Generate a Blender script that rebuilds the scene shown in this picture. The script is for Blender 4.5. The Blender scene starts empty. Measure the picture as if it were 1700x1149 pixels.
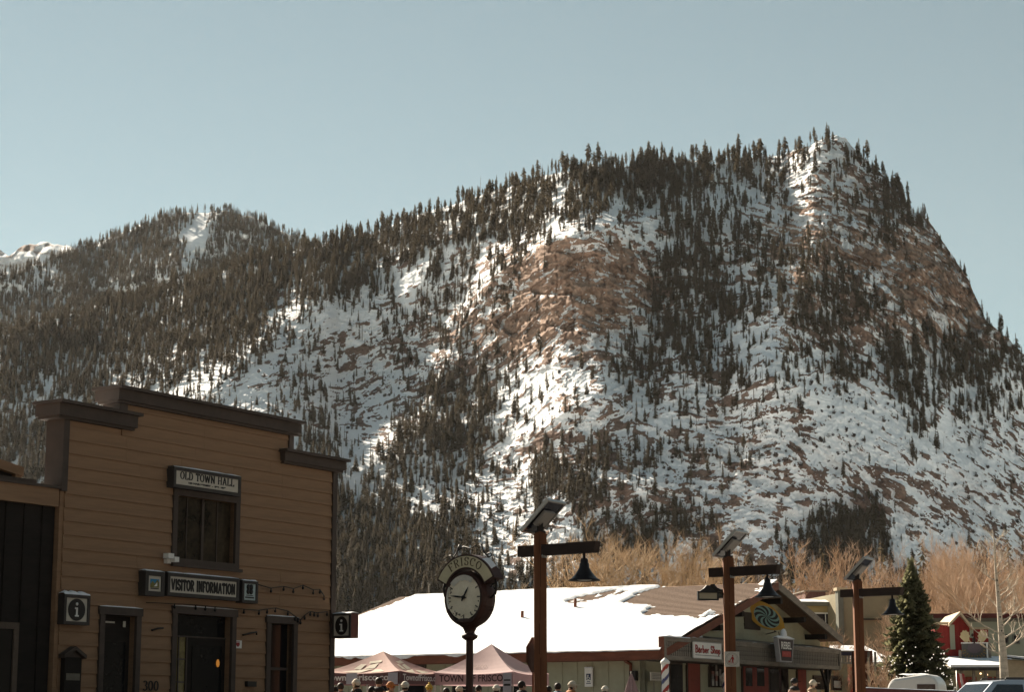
import bpy, math, random
import numpy as np
from math import sin, cos, tan, atan, atan2, pi, radians, sqrt, exp
from mathutils import Vector, Matrix
random.seed(7)
SC = bpy.context.scene
COL = SC.collection

# ---------------------------------------------------------------- camera
FPX, W0, H0, HORIZON, EYE = 3300.0, 1700.0, 1149.0, 1200.0, 1.65
PITCH = atan((HORIZON - H0 / 2) / FPX)
CP, SP = cos(PITCH), sin(PITCH)
cam_d = bpy.data.cameras.new('camera')
cam_d.sensor_width = 36.0
cam_d.lens = FPX / W0 * 36.0
cam_d.clip_start = 0.1
cam_d.clip_end = 30000
cam = bpy.data.objects.new('camera', cam_d)
COL.objects.link(cam)
cam.location = (0, 0, EYE)
cam.rotation_euler = (pi / 2 + PITCH, 0, 0)
SC.camera = cam

# ---------------------------------------------------------------- sky and sun
SUN_AZ, SUN_EL = radians(34.0), radians(34.2)      # azimuth to the left of the view axis
w = bpy.data.worlds.new('World'); SC.world = w; w.use_nodes = True
wn, wl = w.node_tree.nodes, w.node_tree.links
bg = wn['Background']
sky = wn.new('ShaderNodeTexSky'); sky.sky_type = 'NISHITA'; sky.sun_disc = False
sky.sun_elevation = SUN_EL
sky.sun_rotation = -SUN_AZ
sky.altitude = 2780; sky.air_density = 1.0; sky.dust_density = 0.0; sky.ozone_density = 1.0
hs = wn.new('ShaderNodeHueSaturation'); hs.inputs['Saturation'].default_value = 0.72; hs.inputs['Hue'].default_value = 0.48
tint = wn.new('ShaderNodeMix'); tint.data_type = 'RGBA'; tint.blend_type = 'MULTIPLY'; tint.inputs['Factor'].default_value = 1.0
tint.inputs[7].default_value = (0.72, 0.73, 0.62, 1)
wl.new(sky.outputs[0], hs.inputs['Color']); wl.new(hs.outputs[0], tint.inputs[6]); wl.new(tint.outputs[2], bg.inputs['Color'])
bg.inputs['Strength'].default_value = 0.053
sl = bpy.data.lights.new('sun', 'SUN'); sl.energy = 5.0; sl.angle = radians(0.5); sl.color = (1.0, 0.88, 0.71)
so = bpy.data.objects.new('sun', sl); COL.objects.link(so)
SUNV = Vector((-sin(SUN_AZ) * cos(SUN_EL), cos(SUN_AZ) * cos(SUN_EL), sin(SUN_EL)))
so.rotation_euler = (-SUNV).to_track_quat('-Z', 'Y').to_euler()
so.location = (-40, 60, 60)
SC.view_settings.view_transform = 'Standard'
SC.view_settings.look = 'None'
SC.view_settings.exposure = 1.4
SC.view_settings.gamma = 1.0
SC.view_settings.use_curve_mapping = False
SC.render.engine = 'CYCLES'
SC.cycles.max_bounces = 6
SC.cycles.use_denoising = True

# ---------------------------------------------------------------- projection of photograph points at real depths
def ray(px, py):
    a, b = (px - W0 / 2) / FPX, (H0 / 2 - py) / FPX
    return Vector((a, CP - b * SP, SP + b * CP))
def at(px, py, Y):
    d = ray(px, py)
    return Vector((0, 0, EYE)) + d * (Y / d.y)
def ground_z(x, y):
    return 0.95 * min(1, max(0, (y - 8) / 30.0)) + max(0, y - 38) * 0.0035
def gz(y): return ground_z(0, y)
def pix(v):                       # world -> photograph point (used to pick which trees are in view)
    d = v[1] * CP + (v[2] - EYE) * SP
    u = -v[1] * SP + (v[2] - EYE) * CP
    return W0 / 2 + FPX * v[0] / d, H0 / 2 - FPX * u / d

# ---------------------------------------------------------------- helpers
def tag(o, label=None, cat=None, group=None, kind=None):
    if label: o['label'] = label
    if cat: o['category'] = cat
    if group: o['group'] = group
    if kind: o['kind'] = kind
    return o
def empty(name, loc=(0, 0, 0), rz=0.0, label=None, cat=None, group=None):
    o = bpy.data.objects.new(name, None); COL.objects.link(o)
    o.empty_display_size = 0.2
    o.location = loc; o.rotation_euler = (0, 0, rz)
    return tag(o, label, cat, group)
def link(name, me, parent=None, loc=None):
    o = bpy.data.objects.new(name, me); COL.objects.link(o)
    if parent is not None: o.parent = parent
    if loc is not None: o.location = loc
    return o
def copy_tree(o, parent=None):
    c = o.copy(); COL.objects.link(c)
    if parent is not None: c.parent = parent
    for ch in list(o.children): copy_tree(ch, c)
    return c

class MB:
    """collects faces of one part, then links them as one mesh object"""
    def __init__(s): s.v = []; s.f = []; s.m = []; s.sm = []
    def face(s, pts, mat=0, smooth=False):
        b = len(s.v); s.v.extend([tuple(p) for p in pts]); s.f.append(tuple(range(b, b + len(pts)))); s.m.append(mat); s.sm.append(smooth)
    def box(s, x0, y0, z0, x1, y1, z1, mat=0, M=None):
        c = [(x0, y0, z0), (x1, y0, z0), (x1, y1, z0), (x0, y1, z0), (x0, y0, z1), (x1, y0, z1), (x1, y1, z1), (x0, y1, z1)]
        if M is not None: c = [tuple(M @ Vector(p)) for p in c]
        b = len(s.v); s.v.extend(c)
        for q in ((0, 3, 2, 1), (4, 5, 6, 7), (0, 1, 5, 4), (1, 2, 6, 5), (2, 3, 7, 6), (3, 0, 4, 7)):
            s.f.append(tuple(b + i for i in q)); s.m.append(mat); s.sm.append(False)
        return s
    def prism(s, poly, axis, a, b, mat=0):
        """poly: 2D points; axis 'x','y','z': extruded from a to b along it"""
        def P(p, t):
            return {'x': (t, p[0], p[1]), 'y': (p[0], t, p[1]), 'z': (p[0], p[1], t)}[axis]
        n = len(poly); o = len(s.v)
        s.v.extend([P(p, a) for p in poly]); s.v.extend([P(p, b) for p in poly])
        s.f.append(tuple(o + i for i in range(n))); s.f.append(tuple(o + n + i for i in reversed(range(n)))); s.m += [mat, mat]; s.sm += [False, False]
        for i in range(n):
            j = (i + 1) % n
            s.f.append((o + i, o + n + i, o + n + j, o + j)); s.m.append(mat); s.sm.append(False)
        return s
    def tube(s, pts, r, n=6, mat=0, caps=True, smooth=True):
        pts = [Vector(p) for p in pts]
        rs = r if isinstance(r, (list, tuple)) else [r] * len(pts)
        o = len(s.v); up = None
        for i, p in enumerate(pts):
            d = (pts[min(i + 1, len(pts) - 1)] - pts[max(i - 1, 0)]).normalized()
            a = d.orthogonal().normalized() if up is None else (up - d * up.dot(d))
            if a.length < 1e-6: a = d.orthogonal()
            a.normalize(); up = a; b = d.cross(a)
            for k in range(n):
                t = 2 * pi * k / n
                s.v.append(tuple(p + (a * cos(t) + b * sin(t)) * rs[i]))
        for i in range(len(pts) - 1):
            for k in range(n):
                k2 = (k + 1) % n
                s.f.append((o + i * n + k, o + i * n + k2, o + (i + 1) * n + k2, o + (i + 1) * n + k)); s.m.append(mat); s.sm.append(smooth)
        if caps:
            s.f.append(tuple(o + k for k in reversed(range(n)))); s.f.append(tuple(o + (len(pts) - 1) * n + k for k in range(n))); s.m += [mat, mat]; s.sm += [False, False]
        return s
    def lathe(s, prof, n=20, mat=0, M=None, smooth=True):
        """prof: (r, z) pairs turned about z"""
        o = len(s.v)
        for r, z in prof:
            for k in range(n):
                t = 2 * pi * k / n
                p = (r * cos(t), r * sin(t), z)
                s.v.append(tuple(M @ Vector(p)) if M is not None else p)
        for i in range(len(prof) - 1):
            for k in range(n):
                k2 = (k + 1) % n
                s.f.append((o + i * n + k, o + i * n + k2, o + (i + 1) * n + k2, o + (i + 1) * n + k)); s.m.append(mat); s.sm.append(smooth)
        return s
    def ball(s, c, r, n=10, mat=0, sq=(1, 1, 1)):
        M = Matrix.Translation(c) @ Matrix.Diagonal((sq[0], sq[1], sq[2], 1))
        k = max(4, n // 2 + 1)
        return s.lathe([(max(1e-4, r * sin(pi * i / k)), -r * cos(pi * i / k)) for i in range(k + 1)], n, mat, M)
    def mesh(s, name, mats):
        me = bpy.data.meshes.new(name)
        me.from_pydata(s.v, [], s.f)
        for m in (mats if isinstance(mats, (list, tuple)) else [mats]): me.materials.append(m)
        me.polygons.foreach_set('material_index', s.m)
        me.polygons.foreach_set('use_smooth', s.sm)
        me.update()
        return me
    def build(s, name, mats, parent=None, loc=None, label=None):
        o = link(name, s.mesh(name, mats), parent, loc)
        if label: o['label'] = label
        return o

# ---------------------------------------------------------------- materials
MATS = {}
def mat(name, col, rough=0.8, var=0.25, scale=3.0, stretch=(1, 1, 1), bump=0.0, metal=0.0, spec=0.3, col2=None, detail=5.0, trans=0.0):
    """procedural surface: base colour broken up by two scales of noise, with optional relief"""
    if name in MATS: return MATS[name]
    m = bpy.data.materials.new(name); m.use_nodes = True
    N, L = m.node_tree.nodes, m.node_tree.links
    p = N['Principled BSDF']
    p.inputs['Roughness'].default_value = rough; p.inputs['Metallic'].default_value = metal
    p.inputs['Specular IOR Level'].default_value = spec
    tc = N.new('ShaderNodeTexCoord'); mp = N.new('ShaderNodeMapping'); mp.inputs['Scale'].default_value = stretch
    L.new(tc.outputs['Object'], mp.inputs['Vector'])
    n1 = N.new('ShaderNodeTexNoise'); n1.inputs['Scale'].default_value = scale; n1.inputs['Detail'].default_value = detail; n1.inputs['Roughness'].default_value = 0.65
    n2 = N.new('ShaderNodeTexNoise'); n2.inputs['Scale'].default_value = scale * 6.3; n2.inputs['Detail'].default_value = 3
    L.new(mp.outputs[0], n1.inputs['Vector']); L.new(mp.outputs[0], n2.inputs['Vector'])
    r = N.new('ShaderNodeValToRGB')
    c = Vector(col)
    c2 = Vector(col2) if col2 else c * (1 + var * 0.8)
    r.color_ramp.elements[0].position = 0.3; r.color_ramp.elements[0].color = (*(c * (1 - var)), 1)
    r.color_ramp.elements[1].position = 0.7; r.color_ramp.elements[1].color = (*c2, 1)
    ad = N.new('ShaderNodeMath'); ad.operation = 'MULTIPLY_ADD'; ad.inputs[1].default_value = 0.35; 
    L.new(n2.outputs['Fac'], ad.inputs[0])
    sb = N.new('ShaderNodeMath'); sb.operation = 'SUBTRACT'; sb.inputs[1].default_value = 0.175
    L.new(n1.outputs['Fac'], sb.inputs[0]); L.new(sb.outputs[0], ad.inputs[2])
    L.new(ad.outputs[0], r.inputs['Fac']); L.new(r.outputs['Color'], p.inputs['Base Color'])
    if bump:
        b = N.new('ShaderNodeBump'); b.inputs['Strength'].default_value = bump; b.inputs['Distance'].default_value = 0.02
        L.new(ad.outputs[0], b.inputs['Height']); L.new(b.outputs[0], p.inputs['Normal'])
    if trans:
        t = N.new('ShaderNodeBsdfTranslucent'); L.new(r.outputs['Color'], t.inputs['Color'])
        mx = N.new('ShaderNodeMixShader'); mx.inputs[0].default_value = trans
        L.new(p.outputs[0], mx.inputs[1]); L.new(t.outputs[0], mx.inputs[2]); L.new(mx.outputs[0], N['Material Output'].inputs['Surface'])
    MATS[name] = m
    return m
# ================================================================ THE MOUNTAIN
def hsh(ix, iy, seed):
    h = (ix.astype(np.int64) * 374761393 + iy.astype(np.int64) * 668265263 + seed * 974634777) & 0x7fffffff
    h = ((h ^ (h >> 13)) * 1274126177) & 0x7fffffff
    h = h ^ (h >> 16)
    return (h & 0xffff) / 65535.0
def vn(x, y, seed=0):
    ix, iy = np.floor(x), np.floor(y); fx, fy = x - ix, y - iy
    fx = fx * fx * fx * (fx * (fx * 6 - 15) + 10); fy = fy * fy * fy * (fy * (fy * 6 - 15) + 10)
    a, b, c, d = hsh(ix, iy, seed), hsh(ix + 1, iy, seed), hsh(ix, iy + 1, seed), hsh(ix + 1, iy + 1, seed)
    return (a + (b - a) * fx) * (1 - fy) + (c + (d - c) * fx) * fy
def fbm(x, y, seed=0, oct=4, gain=0.5):
    s = np.zeros_like(x); a = 1.0; t = 0.0
    for i in range(oct):
        s += a * (vn(x, y, seed + i * 17) - 0.5) * 2; t += a; a *= gain; x = x * 2.03 + 3.1; y = y * 2.03 + 7.7
    return s / t
def facets(x, y, seed):
    """broken rock: jittered cells, each a flat tilted face; returns face height and nearness to a joint"""
    ix, iy = np.floor(x), np.floor(y); d1 = np.full(x.shape, 9.0); d2 = d1.copy(); val = np.zeros(x.shape)
    for i in (-1, 0, 1):
        for j in (-1, 0, 1):
            cx, cy = ix + i, iy + j; jx = cx + .1 + .8 * hsh(cx, cy, seed); jy = cy + .1 + .8 * hsh(cx, cy, seed + 1)
            dx, dy = x - jx, y - jy; d = dx * dx + dy * dy
            v = hsh(cx, cy, seed + 2) - .5 + dx * (hsh(cx, cy, seed + 3) - .5) * 1.6 + dy * (hsh(cx, cy, seed + 4) - .6) * 1.6
            m = d < d1; d2 = np.where(m, d1, np.minimum(d2, d)); val = np.where(m, v, val); d1 = np.where(m, d, d1)
    return val, np.exp(-(np.sqrt(d2) - np.sqrt(d1)) * 14)
def py2T(py): return np.tan(PITCH + np.arctan((H0 / 2 - py) / FPX))
def T2py(T): return H0 / 2 - FPX * (T * CP - SP) / (CP + T * SP)
def segdist(px, py, pts):
    """signed distance (+ right of the direction of travel) and distance to a polyline"""
    best = np.full(px.shape, 1e9); sg = np.zeros(px.shape); tt = np.zeros(px.shape)
    for k, ((x0, y0), (x1, y1)) in enumerate(zip(pts[:-1], pts[1:])):
        dx, dy = x1 - x0, y1 - y0; L = dx * dx + dy * dy
        t = np.clip(((px - x0) * dx + (py - y0) * dy) / L, 0, 1)
        ex, ey = px - x0 - t * dx, py - y0 - t * dy
        d = np.sqrt(ex * ex + ey * ey); c = np.sign(dx * ey - dy * ex)
        m = d < best; best[m] = d[m]; sg[m] = c[m]; tt[m] = (k + t[m])
    return best, sg, tt
def blob(px, py, cx, cy, rx, ry, rot=0.0):
    c, s = cos(radians(rot)), sin(radians(rot))
    dx, dy = px - cx, py - cy
    u, v = (dx * c + dy * s) / rx, (-dx * s + dy * c) / ry
    return np.exp(-(u * u + v * v))
def digits(txt, x0, y0, cell):
    rows = [r for r in txt.split()]
    return np.array([[int(c) for c in r] for r in rows], float), x0, y0, cell
def lookup(grid, px, py):
    g, x0, y0, cell = grid
    u = np.clip((px - x0) / cell - 0.5, 0, g.shape[1] - 1.001); v = np.clip((py - y0) / cell - 0.5, 0, g.shape[0] - 1.001)
    iu, iv = u.astype(int), v.astype(int); fu, fv = u - iu, v - iv
    return (g[iv, iu] * (1 - fu) + g[iv, iu + 1] * fu) * (1 - fv) + (g[iv + 1, iu] * (1 - fu) + g[iv + 1, iu + 1] * fu) * fv

# how thickly the conifers stand on the mountain (one digit per 50 x 50 patch of the photograph)
DENS = digits("""
0000000000000000000777777778743000
0000000000000000078888888643684320
0000000000000008887777776633488653
0000000000088888766654777323466754
0000000999998766544111887754442331
0009999999886455511116884466422216
9999999994433555521113688667642199
9999999985334444533344772254466656
7777775543322556644266377226667776
6666444333553386552222224411136655
8844444444723987532432111111123422
8844444444755777545654432111111111
8844444444886655457751111111111111
8844444444899885552256651119941111
8844444444999977333666222269942222
8844444444999999777555555555555555""", 0, 200, 50)
# how much bare rock shows (same patches)
ROCK = digits("""
1111111111111111111111111113667664
1111111111111111111111112365446775
1111111111111111111111112477745676
1111111111111122212343113677655677
1111111111111334566776122667766777
1111111111112345567788522466667787
1111111112343565788875522344667788
1111111114555566677764322233445576
1111111133455665444443332222233222
1111112233334345443443333332322222
1111112222223344445543344443333233
1111112222222222345543345545543333
1111111112222222333344455554555443
1111111111111222223456654443344333
1111111111111112223444332233322222
1111111111111111122222222222222222""", 0, 200, 50)
CREST = [(-330, 640), (-150, 590), (0, 560), (100, 528), (200, 500), (300, 470), (400, 442), (500, 415), (560, 398), (600, 388), (700, 358), (800, 322), (850, 308), (900, 294),
         (1000, 276), (1100, 270), (1200, 268), (1300, 252), (1345, 241), (1370, 231), (1385, 223), (1405, 231), (1425, 254), (1450, 277), (1464, 292), (1500, 326), (1544, 374),
         (1580, 420), (1610, 470), (1640, 536), (1700, 585), (1780, 612), (1900, 655), (2060, 720)]
NC, NR = 1500, 560
def sheet(name, cx, cy, T, Y, mats, extra=None):
    """links a grid of points (columns qx, tangents T, depths Y) as one terrain mesh"""
    pass

def grid_mesh(name, X, Yv, Z, mat_, attrs):
    nr, nc = X.shape
    me = bpy.data.meshes.new(name)
    me.vertices.add(nr * nc)
    co = np.stack([X, Yv, Z], -1).reshape(-1, 3).astype(np.float32)
    me.vertices.foreach_set('co', co.ravel())
    i = np.arange(nr * nc).reshape(nr, nc)
    q = np.stack([i[:-1, :-1], i[:-1, 1:], i[1:, 1:], i[1:, :-1]], -1).reshape(-1, 4).astype(np.int32)
    me.loops.add(q.size); me.loops.foreach_set('vertex_index', q.ravel())
    me.polygons.add(len(q)); me.polygons.foreach_set('loop_start', np.arange(0, q.size, 4, dtype=np.int32))
    me.polygons.foreach_set('use_smooth', np.ones(len(q), bool))
    for k, a in attrs.items():
        at_ = me.attributes.new(k, 'FLOAT', 'POINT'); at_.data.foreach_set('value', a.ravel().astype(np.float32))
    me.materials.append(mat_)
    me.update(calc_edges=True)
    me.validate()
    return me

def terrain_material(name, snow=(0.86, 0.87, 0.89), brown=(0.335, 0.225, 0.168), grey=(0.145, 0.095, 0.078)):
    m = bpy.data.materials.new(name); m.use_nodes = True
    N, L = m.node_tree.nodes, m.node_tree.links
    p = N['Principled BSDF']; p.inputs['Roughness'].default_value = 0.9; p.inputs['Specular IOR Level'].default_value = 0.1
    tc = N.new('ShaderNodeTexCoord')
    def noise(sc, det, strv=(1, 1, 1)):
        mp = N.new('ShaderNodeMapping'); mp.inputs['Scale'].default_value = strv
        L.new(tc.outputs['Object'], mp.inputs['Vector'])
        n = N.new('ShaderNodeTexNoise'); n.inputs['Scale'].default_value = sc; n.inputs['Detail'].default_value = det; n.inputs['Roughness'].default_value = 0.7
        L.new(mp.outputs[0], n.inputs['Vector']); return n
    ar = N.new('ShaderNodeAttribute'); ar.attribute_name = 'rock'
    ab = N.new('ShaderNodeAttribute'); ab.attribute_name = 'brown'
    n1 = noise(0.42, 8, (1, 1, 1.7)); n2 = noise(0.05, 5); n3 = noise(0.16, 7, (1, 1, 2.2))
    # snow line: the ledge geometry decides, fine noise frays the edge
    a = N.new('ShaderNodeMath'); a.operation = 'MULTIPLY_ADD'; a.inputs[1].default_value = 1.15; L.new(n1.outputs['Fac'], a.inputs[0]); L.new(ar.outputs['Fac'], a.inputs[2])
    st = N.new('ShaderNodeMapRange'); st.inputs['From Min'].default_value = 1.0; st.inputs['From Max'].default_value = 1.14; st.interpolation_type = 'SMOOTHSTEP'
    L.new(a.outputs[0], st.inputs['Value'])
    rk = N.new('ShaderNodeMix'); rk.data_type = 'RGBA'; rk.inputs[6].default_value = (*grey, 1); rk.inputs[7].default_value = (*brown, 1)  # grey rock darkened: shade under the ledges is put into its colour
    bm = N.new('ShaderNodeMath'); bm.operation = 'ADD'; bm.use_clamp = True
    mr = N.new('ShaderNodeMapRange'); mr.inputs['From Min'].default_value = 0.35; mr.inputs['From Max'].default_value = 0.7; mr.inputs['To Max'].default_value = 0.4; L.new(n2.outputs['Fac'], mr.inputs['Value'])
    L.new(ab.outputs['Fac'], bm.inputs[0]); L.new(mr.outputs[0], bm.inputs[1]); L.new(bm.outputs[0], rk.inputs['Factor'])
    mo = N.new('ShaderNodeMapRange'); mo.inputs['From Min'].default_value = 0.3; mo.inputs['From Max'].default_value = 0.7; mo.inputs['To Min'].default_value = 0.45; mo.inputs['To Max'].default_value = 1.45
    L.new(n3.outputs['Fac'], mo.inputs['Value'])
    rm = N.new('ShaderNodeVectorMath'); rm.operation = 'SCALE'; L.new(rk.outputs[2], rm.inputs[0]); L.new(mo.outputs[0], rm.inputs['Scale'])
    mx = N.new('ShaderNodeMix'); mx.data_type = 'RGBA'; mx.inputs[6].default_value = (*snow, 1)
    L.new(st.outputs[0], mx.inputs['Factor']); L.new(rm.outputs[0], mx.inputs[7])
    L.new(mx.outputs[2], p.inputs['Base Color'])
    b = N.new('ShaderNodeBump'); b.inputs['Strength'].default_value = 0.6; b.inputs['Distance'].default_value = 2.0
    L.new(n3.outputs['Fac'], b.inputs['Height']); L.new(b.outputs[0], p.inputs['Normal'])
    return m

def make_mountain():
    cx = np.array([c[0] for c in CREST], float); cy = np.array([c[1] for c in CREST], float)
    colx = np.linspace(-320, 2020, NC)
    ycrest = np.interp(colx, cx, cy) + 9 * fbm(colx / 20, colx * 0, 5, 5, .6) 
    Tc = py2T(ycrest)
    v = np.linspace(0, 1, NR)
    T0 = -0.004
    T = T0 + (Tc - T0)[None, :] * v[:, None]
    PX = np.repeat(colx[None, :], NR, 0); PY = T2py(T)
    Q = (PX - W0 / 2) / FPX * (CP + T * SP)                      # X / Y of each column
    # ---- slope along the line of sight, patch by patch
    s = np.full(T.shape, 0.95)
    left = 1 / (1 + np.exp((PX - (1010 - (PY - 300) * 1.55)) / 60))         # forested flank left of the first rib
    s = s * (1 - left) + left * 0.69
    s += 0.6 * blob(PX, PY, 960, 470, 110, 60, 12) + 0.4 * blob(PX, PY, 850, 545, 80, 35)          # brown cliff
    s += 0.6 * blob(PX, PY, 1560, 510, 90, 70, 35)
    s -= 0.22 * blob(PX, PY, 1290, 290, 60, 40) + 0.2 * blob(PX, PY, 1320, 390, 60, 60) + 0.16 * blob(PX, PY, 1300, 480, 60, 40)
    s += 0.35 * blob(PX, PY, 1230, 850, 140, 40)
    s += 0.3 * blob(PX, PY, 560, 560, 90, 60) 
    s -= 0.40 * blob(PX, PY, 740, 810, 170, 120) + 0.2 * blob(PX, PY, 560, 900, 140, 120)
    s -= 0.2 * blob(PX, PY, 230, 640, 120, 80)
    s += 0.16 * fbm(PX / 130, PY / 90, 31, 3)
    d_, _, _ = segdist(PX, PY, [(800, 900), (760, 850), (560, 690), (330, 520), (200, 430)])
    s -= 0.34 * np.exp(-(d_ / np.where(PY > 650, 120, 75)) ** 2)
    s -= 0.30 * blob(PX, PY, 1225, 320, 90, 70)
    s += 0.45 * blob(PX, PY, 950, 640, 130, 110) + 0.28 * blob(PX, PY, 760, 520, 110, 80)
    s = np.maximum(s, np.maximum(T + 0.22, 0.55))
    Y0 = np.interp(colx, [-320, 0, 500, 900, 1200, 1500, 1700, 2020], [1120, 1000, 880, 800, 775, 790, 830, 930])
    lnY = np.zeros_like(T)
    dT = np.diff(T, axis=0)
    lnY[1:] = np.cumsum(dT / (0.5 * (s[1:] + s[:-1]) - 0.5 * (T[1:] + T[:-1])), axis=0)
    Y = Y0[None, :] * np.exp(lnY)
    # ---- ribs that stand forward of the face, gullies that cut into it
    def rib(pts, A, wl_, wr_):
        d, sg, _ = segdist(PX, PY, pts)
        wd = np.where(sg > 0, wr_, wl_)
        return -A * np.exp(-(d / wd) ** 1.3)
    # signs: polylines run uphill (left to right), so the right of travel is below/right of the rib
    Y += rib([(330, 665), (400, 600), (480, 530), (600, 455), (690, 420), (770, 385)], 26, 42, 55)
    Y += rib([(745, 590), (790, 505), (840, 440), (930, 395), (1020, 372)], 34, 26, 90)
    Y += rib([(1280, 620), (1330, 480), (1358, 390), (1340, 300), (1360, 245)], 52, 105, 130)
    Y += rib([(880, 720), (930, 690), (1000, 655)], 16, 34, 60)
    Y += rib([(560, 790), (640, 745), (720, 720), (820, 700)], 14, 30, 40)
    Y += rib([(960, 830), (1030, 800), (1080, 800)], 12, 26, 40)
    Y -= rib([(1060, 640), (1090, 520), (1080, 420), (1060, 350)], 22, 60, 60)
    Y -= rib([(1200, 690), (1190, 560), (1230, 420)], 16, 50, 50)
    Y -= rib([(560, 700), (620, 640), (760, 560)], 14, 60, 60)
    X = Q * Y; Z = EYE + T * Y
    # ---- broad lumps, then ledges tilted like the strata
    Y += 13 * fbm(X / 95, Z / 70, 3, 4) 
    Y += 5.0 * fbm(X / 26, Z / 20, 11, 4)
    X = Q * Y; Z = EYE + T * Y
    rockm = np.clip(lookup(ROCK, PX, PY) / 9.0, 0, 1)
    rockm = np.clip(rockm + 0.45 * blob(PX, PY, 985, 470, 115, 62, 12) + 0.22 * blob(PX, PY, 1450, 430, 170, 130) + 0.35 * blob(PX, PY, 860, 545, 70, 28) + 0.3 * blob(PX, PY, 1560, 520, 70, 50, 30), 0, 1.1)
        # strata direction: down to the right on the big right face, roughly level elsewhere, turning from place to place
    wx = X + 4 * fbm(X / 17, Z / 12, 21, 3); wz = Z + 3 * fbm(X / 15, Z / 11, 25, 3)
    pick = np.where(PX > 1380, -0.9, np.where(PX > 1050, -0.15, 0.5)) + 1.5 * fbm(X / 50, Z / 40, 71, 3)
    ws = [np.exp(-((pick - c_) / 0.35) ** 2) + 1e-4 for c_ in (-0.8, 0.0, 0.8)]
    blk = 0
    for ang, w_, sd in ((-0.62, ws[0], 141), (-0.1, ws[1], 241), (0.45, ws[2], 341)):
        U = wx * cos(ang) + wz * sin(ang); V = -wx * sin(ang) + wz * cos(ang)
        blk = blk + w_ * fbm(U / 8.0, V / 2.3, sd, 5, 0.76)       # blocks of every size, long along the strata
    blk = blk / np.sqrt(sum(w_ * w_ for w_ in ws))
    blk2 = fbm(X / 3.6, Z / 5.0, 171, 4, 0.7)                   # and short upright ones
    led = -(6.2 * blk + 2.6 * blk2)
    Y += led * (0.20 + 0.80 * rockm)
    Uf = wx * cos(-.45) + wz * sin(-.45); Vf = -wx * sin(-.45) + wz * cos(-.45)
    f1, j1 = facets(Uf / 15, Vf / 8, 700); f2, j2 = facets(Uf / 5.5, Vf / 3.2, 720)
    hard = np.clip((rockm - .30) * 1.7, 0, 1)
    Y += hard * (7.5 * f1 + 2.8 * f2 + 1.6 * j1 + .8 * j2)
    cr = np.abs(fbm(X / 9, Z / 34, 95, 3))                   # upright cracks in the cliffs
    Y += 3.0 * np.exp(-cr * 9) * np.clip(rockm - 0.5, 0, 1) * 2
    Y += 1.2 * fbm(X / 3.5, Z / 2.6, 91, 3) * (0.3 + rockm)
    X = Q * Y; Z = EYE + T * Y
    # ---- bare where too steep to hold snow
    dZ = np.gradient(Z, axis=0); dY = np.gradient(Y, axis=0)
    st = dY / np.maximum(np.abs(dZ), 1e-3) * np.sign(dZ)       # run over rise going up: small = steep
    st = np.clip(st, -2, 6)
    mixn = blk + 0.45 * blk2
    rank = np.empty(mixn.size); rank[np.argsort(mixn.ravel())] = np.linspace(0, 1, mixn.size); rank = rank.reshape(mixn.shape)
    cov = np.clip(0.02 + 0.72 * rockm ** 1.45 + 0.34 * fbm(X / 55, Z / 34, 111, 4), 0.0, 0.93)   # share of bare rock
    rock = 0.5 + (rank - (1 - cov)) * 3.2 - 0.10 * (st - 1.2)
    rock = np.clip(rock, 0, 1.2)
    brown = -0.35 * hard * (j1 > .5) + 0.5 * hard * f1 + np.clip(1.5 * blob(PX, PY, 960, 470, 130, 80, 12) + 1.2 * blob(PX, PY, 850, 545, 90, 45) + 1.3 * blob(PX, PY, 1550, 510, 110, 80, 35) + 0.8 * blob(PX, PY, 1310, 400, 70, 120) + 0.6 * blob(PX, PY, 1450, 400, 120, 90) + 0.5 * blob(PX, PY, 970, 670, 70, 40), 0, 1)
    brown = np.clip(brown, 0, 1)
    # ---- the far side, so that the mountain is solid
    bx, by, bz = [], [], []
    for run, drop in ((6, 2), (60, 36), (300, 230), (700, 520)):
        Yb = Y[-1] + run; bx.append(Q[-1] * Yb); by.append(Yb); bz.append(np.maximum(Z[-1] - drop, 0))
    Xa = np.vstack([X, bx]); Ya = np.vstack([Y, by]); Za = np.vstack([Z, bz])
    pad = np.zeros((4, NC))
    me = grid_mesh('mountain', Xa, Ya, Za, terrain_material('mountain_snow_and_rock'), {'rock': np.vstack([rock, pad + 0.3]), 'brown': np.vstack([brown, pad])})
    tag(link('mountain', me), kind='structure')
    return dict(X=X, Y=Y, Z=Z, PX=PX, PY=PY, rock=rock, T=T, rockm=rockm)
MT = make_mountain()

def simple_hill(name, crest, Yf, s0, nx, ny, seed, amp, rockbase, mat_, x0, x1, ybot):
    cx = np.array([c[0] for c in crest], float); cy = np.array([c[1] for c in crest], float)
    colx = np.linspace(x0, x1, nx); yc = np.interp(colx, cx, cy) + 4 * fbm(colx / 18, colx * 0, seed, 4)
    Tc = py2T(yc); T0 = py2T(np.array([ybot], float))[0]
    T = T0 + (Tc - T0)[None, :] * np.linspace(0, 1, ny)[:, None]
    PX = np.repeat(colx[None, :], ny, 0); PY = T2py(T); Q = (PX - W0 / 2) / FPX * (CP + T * SP)
    s = s0 + 0.15 * fbm(PX / 60, PY / 45, seed + 3, 3); s = np.maximum(s, T + 0.2)
    lnY = np.zeros_like(T); lnY[1:] = np.cumsum(np.diff(T, axis=0) / (0.5 * (s[1:] + s[:-1]) - 0.5 * (T[1:] + T[:-1])), axis=0)
    Y = Yf * np.exp(lnY)
    return colx, T, PX, PY, Q, Y

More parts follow.
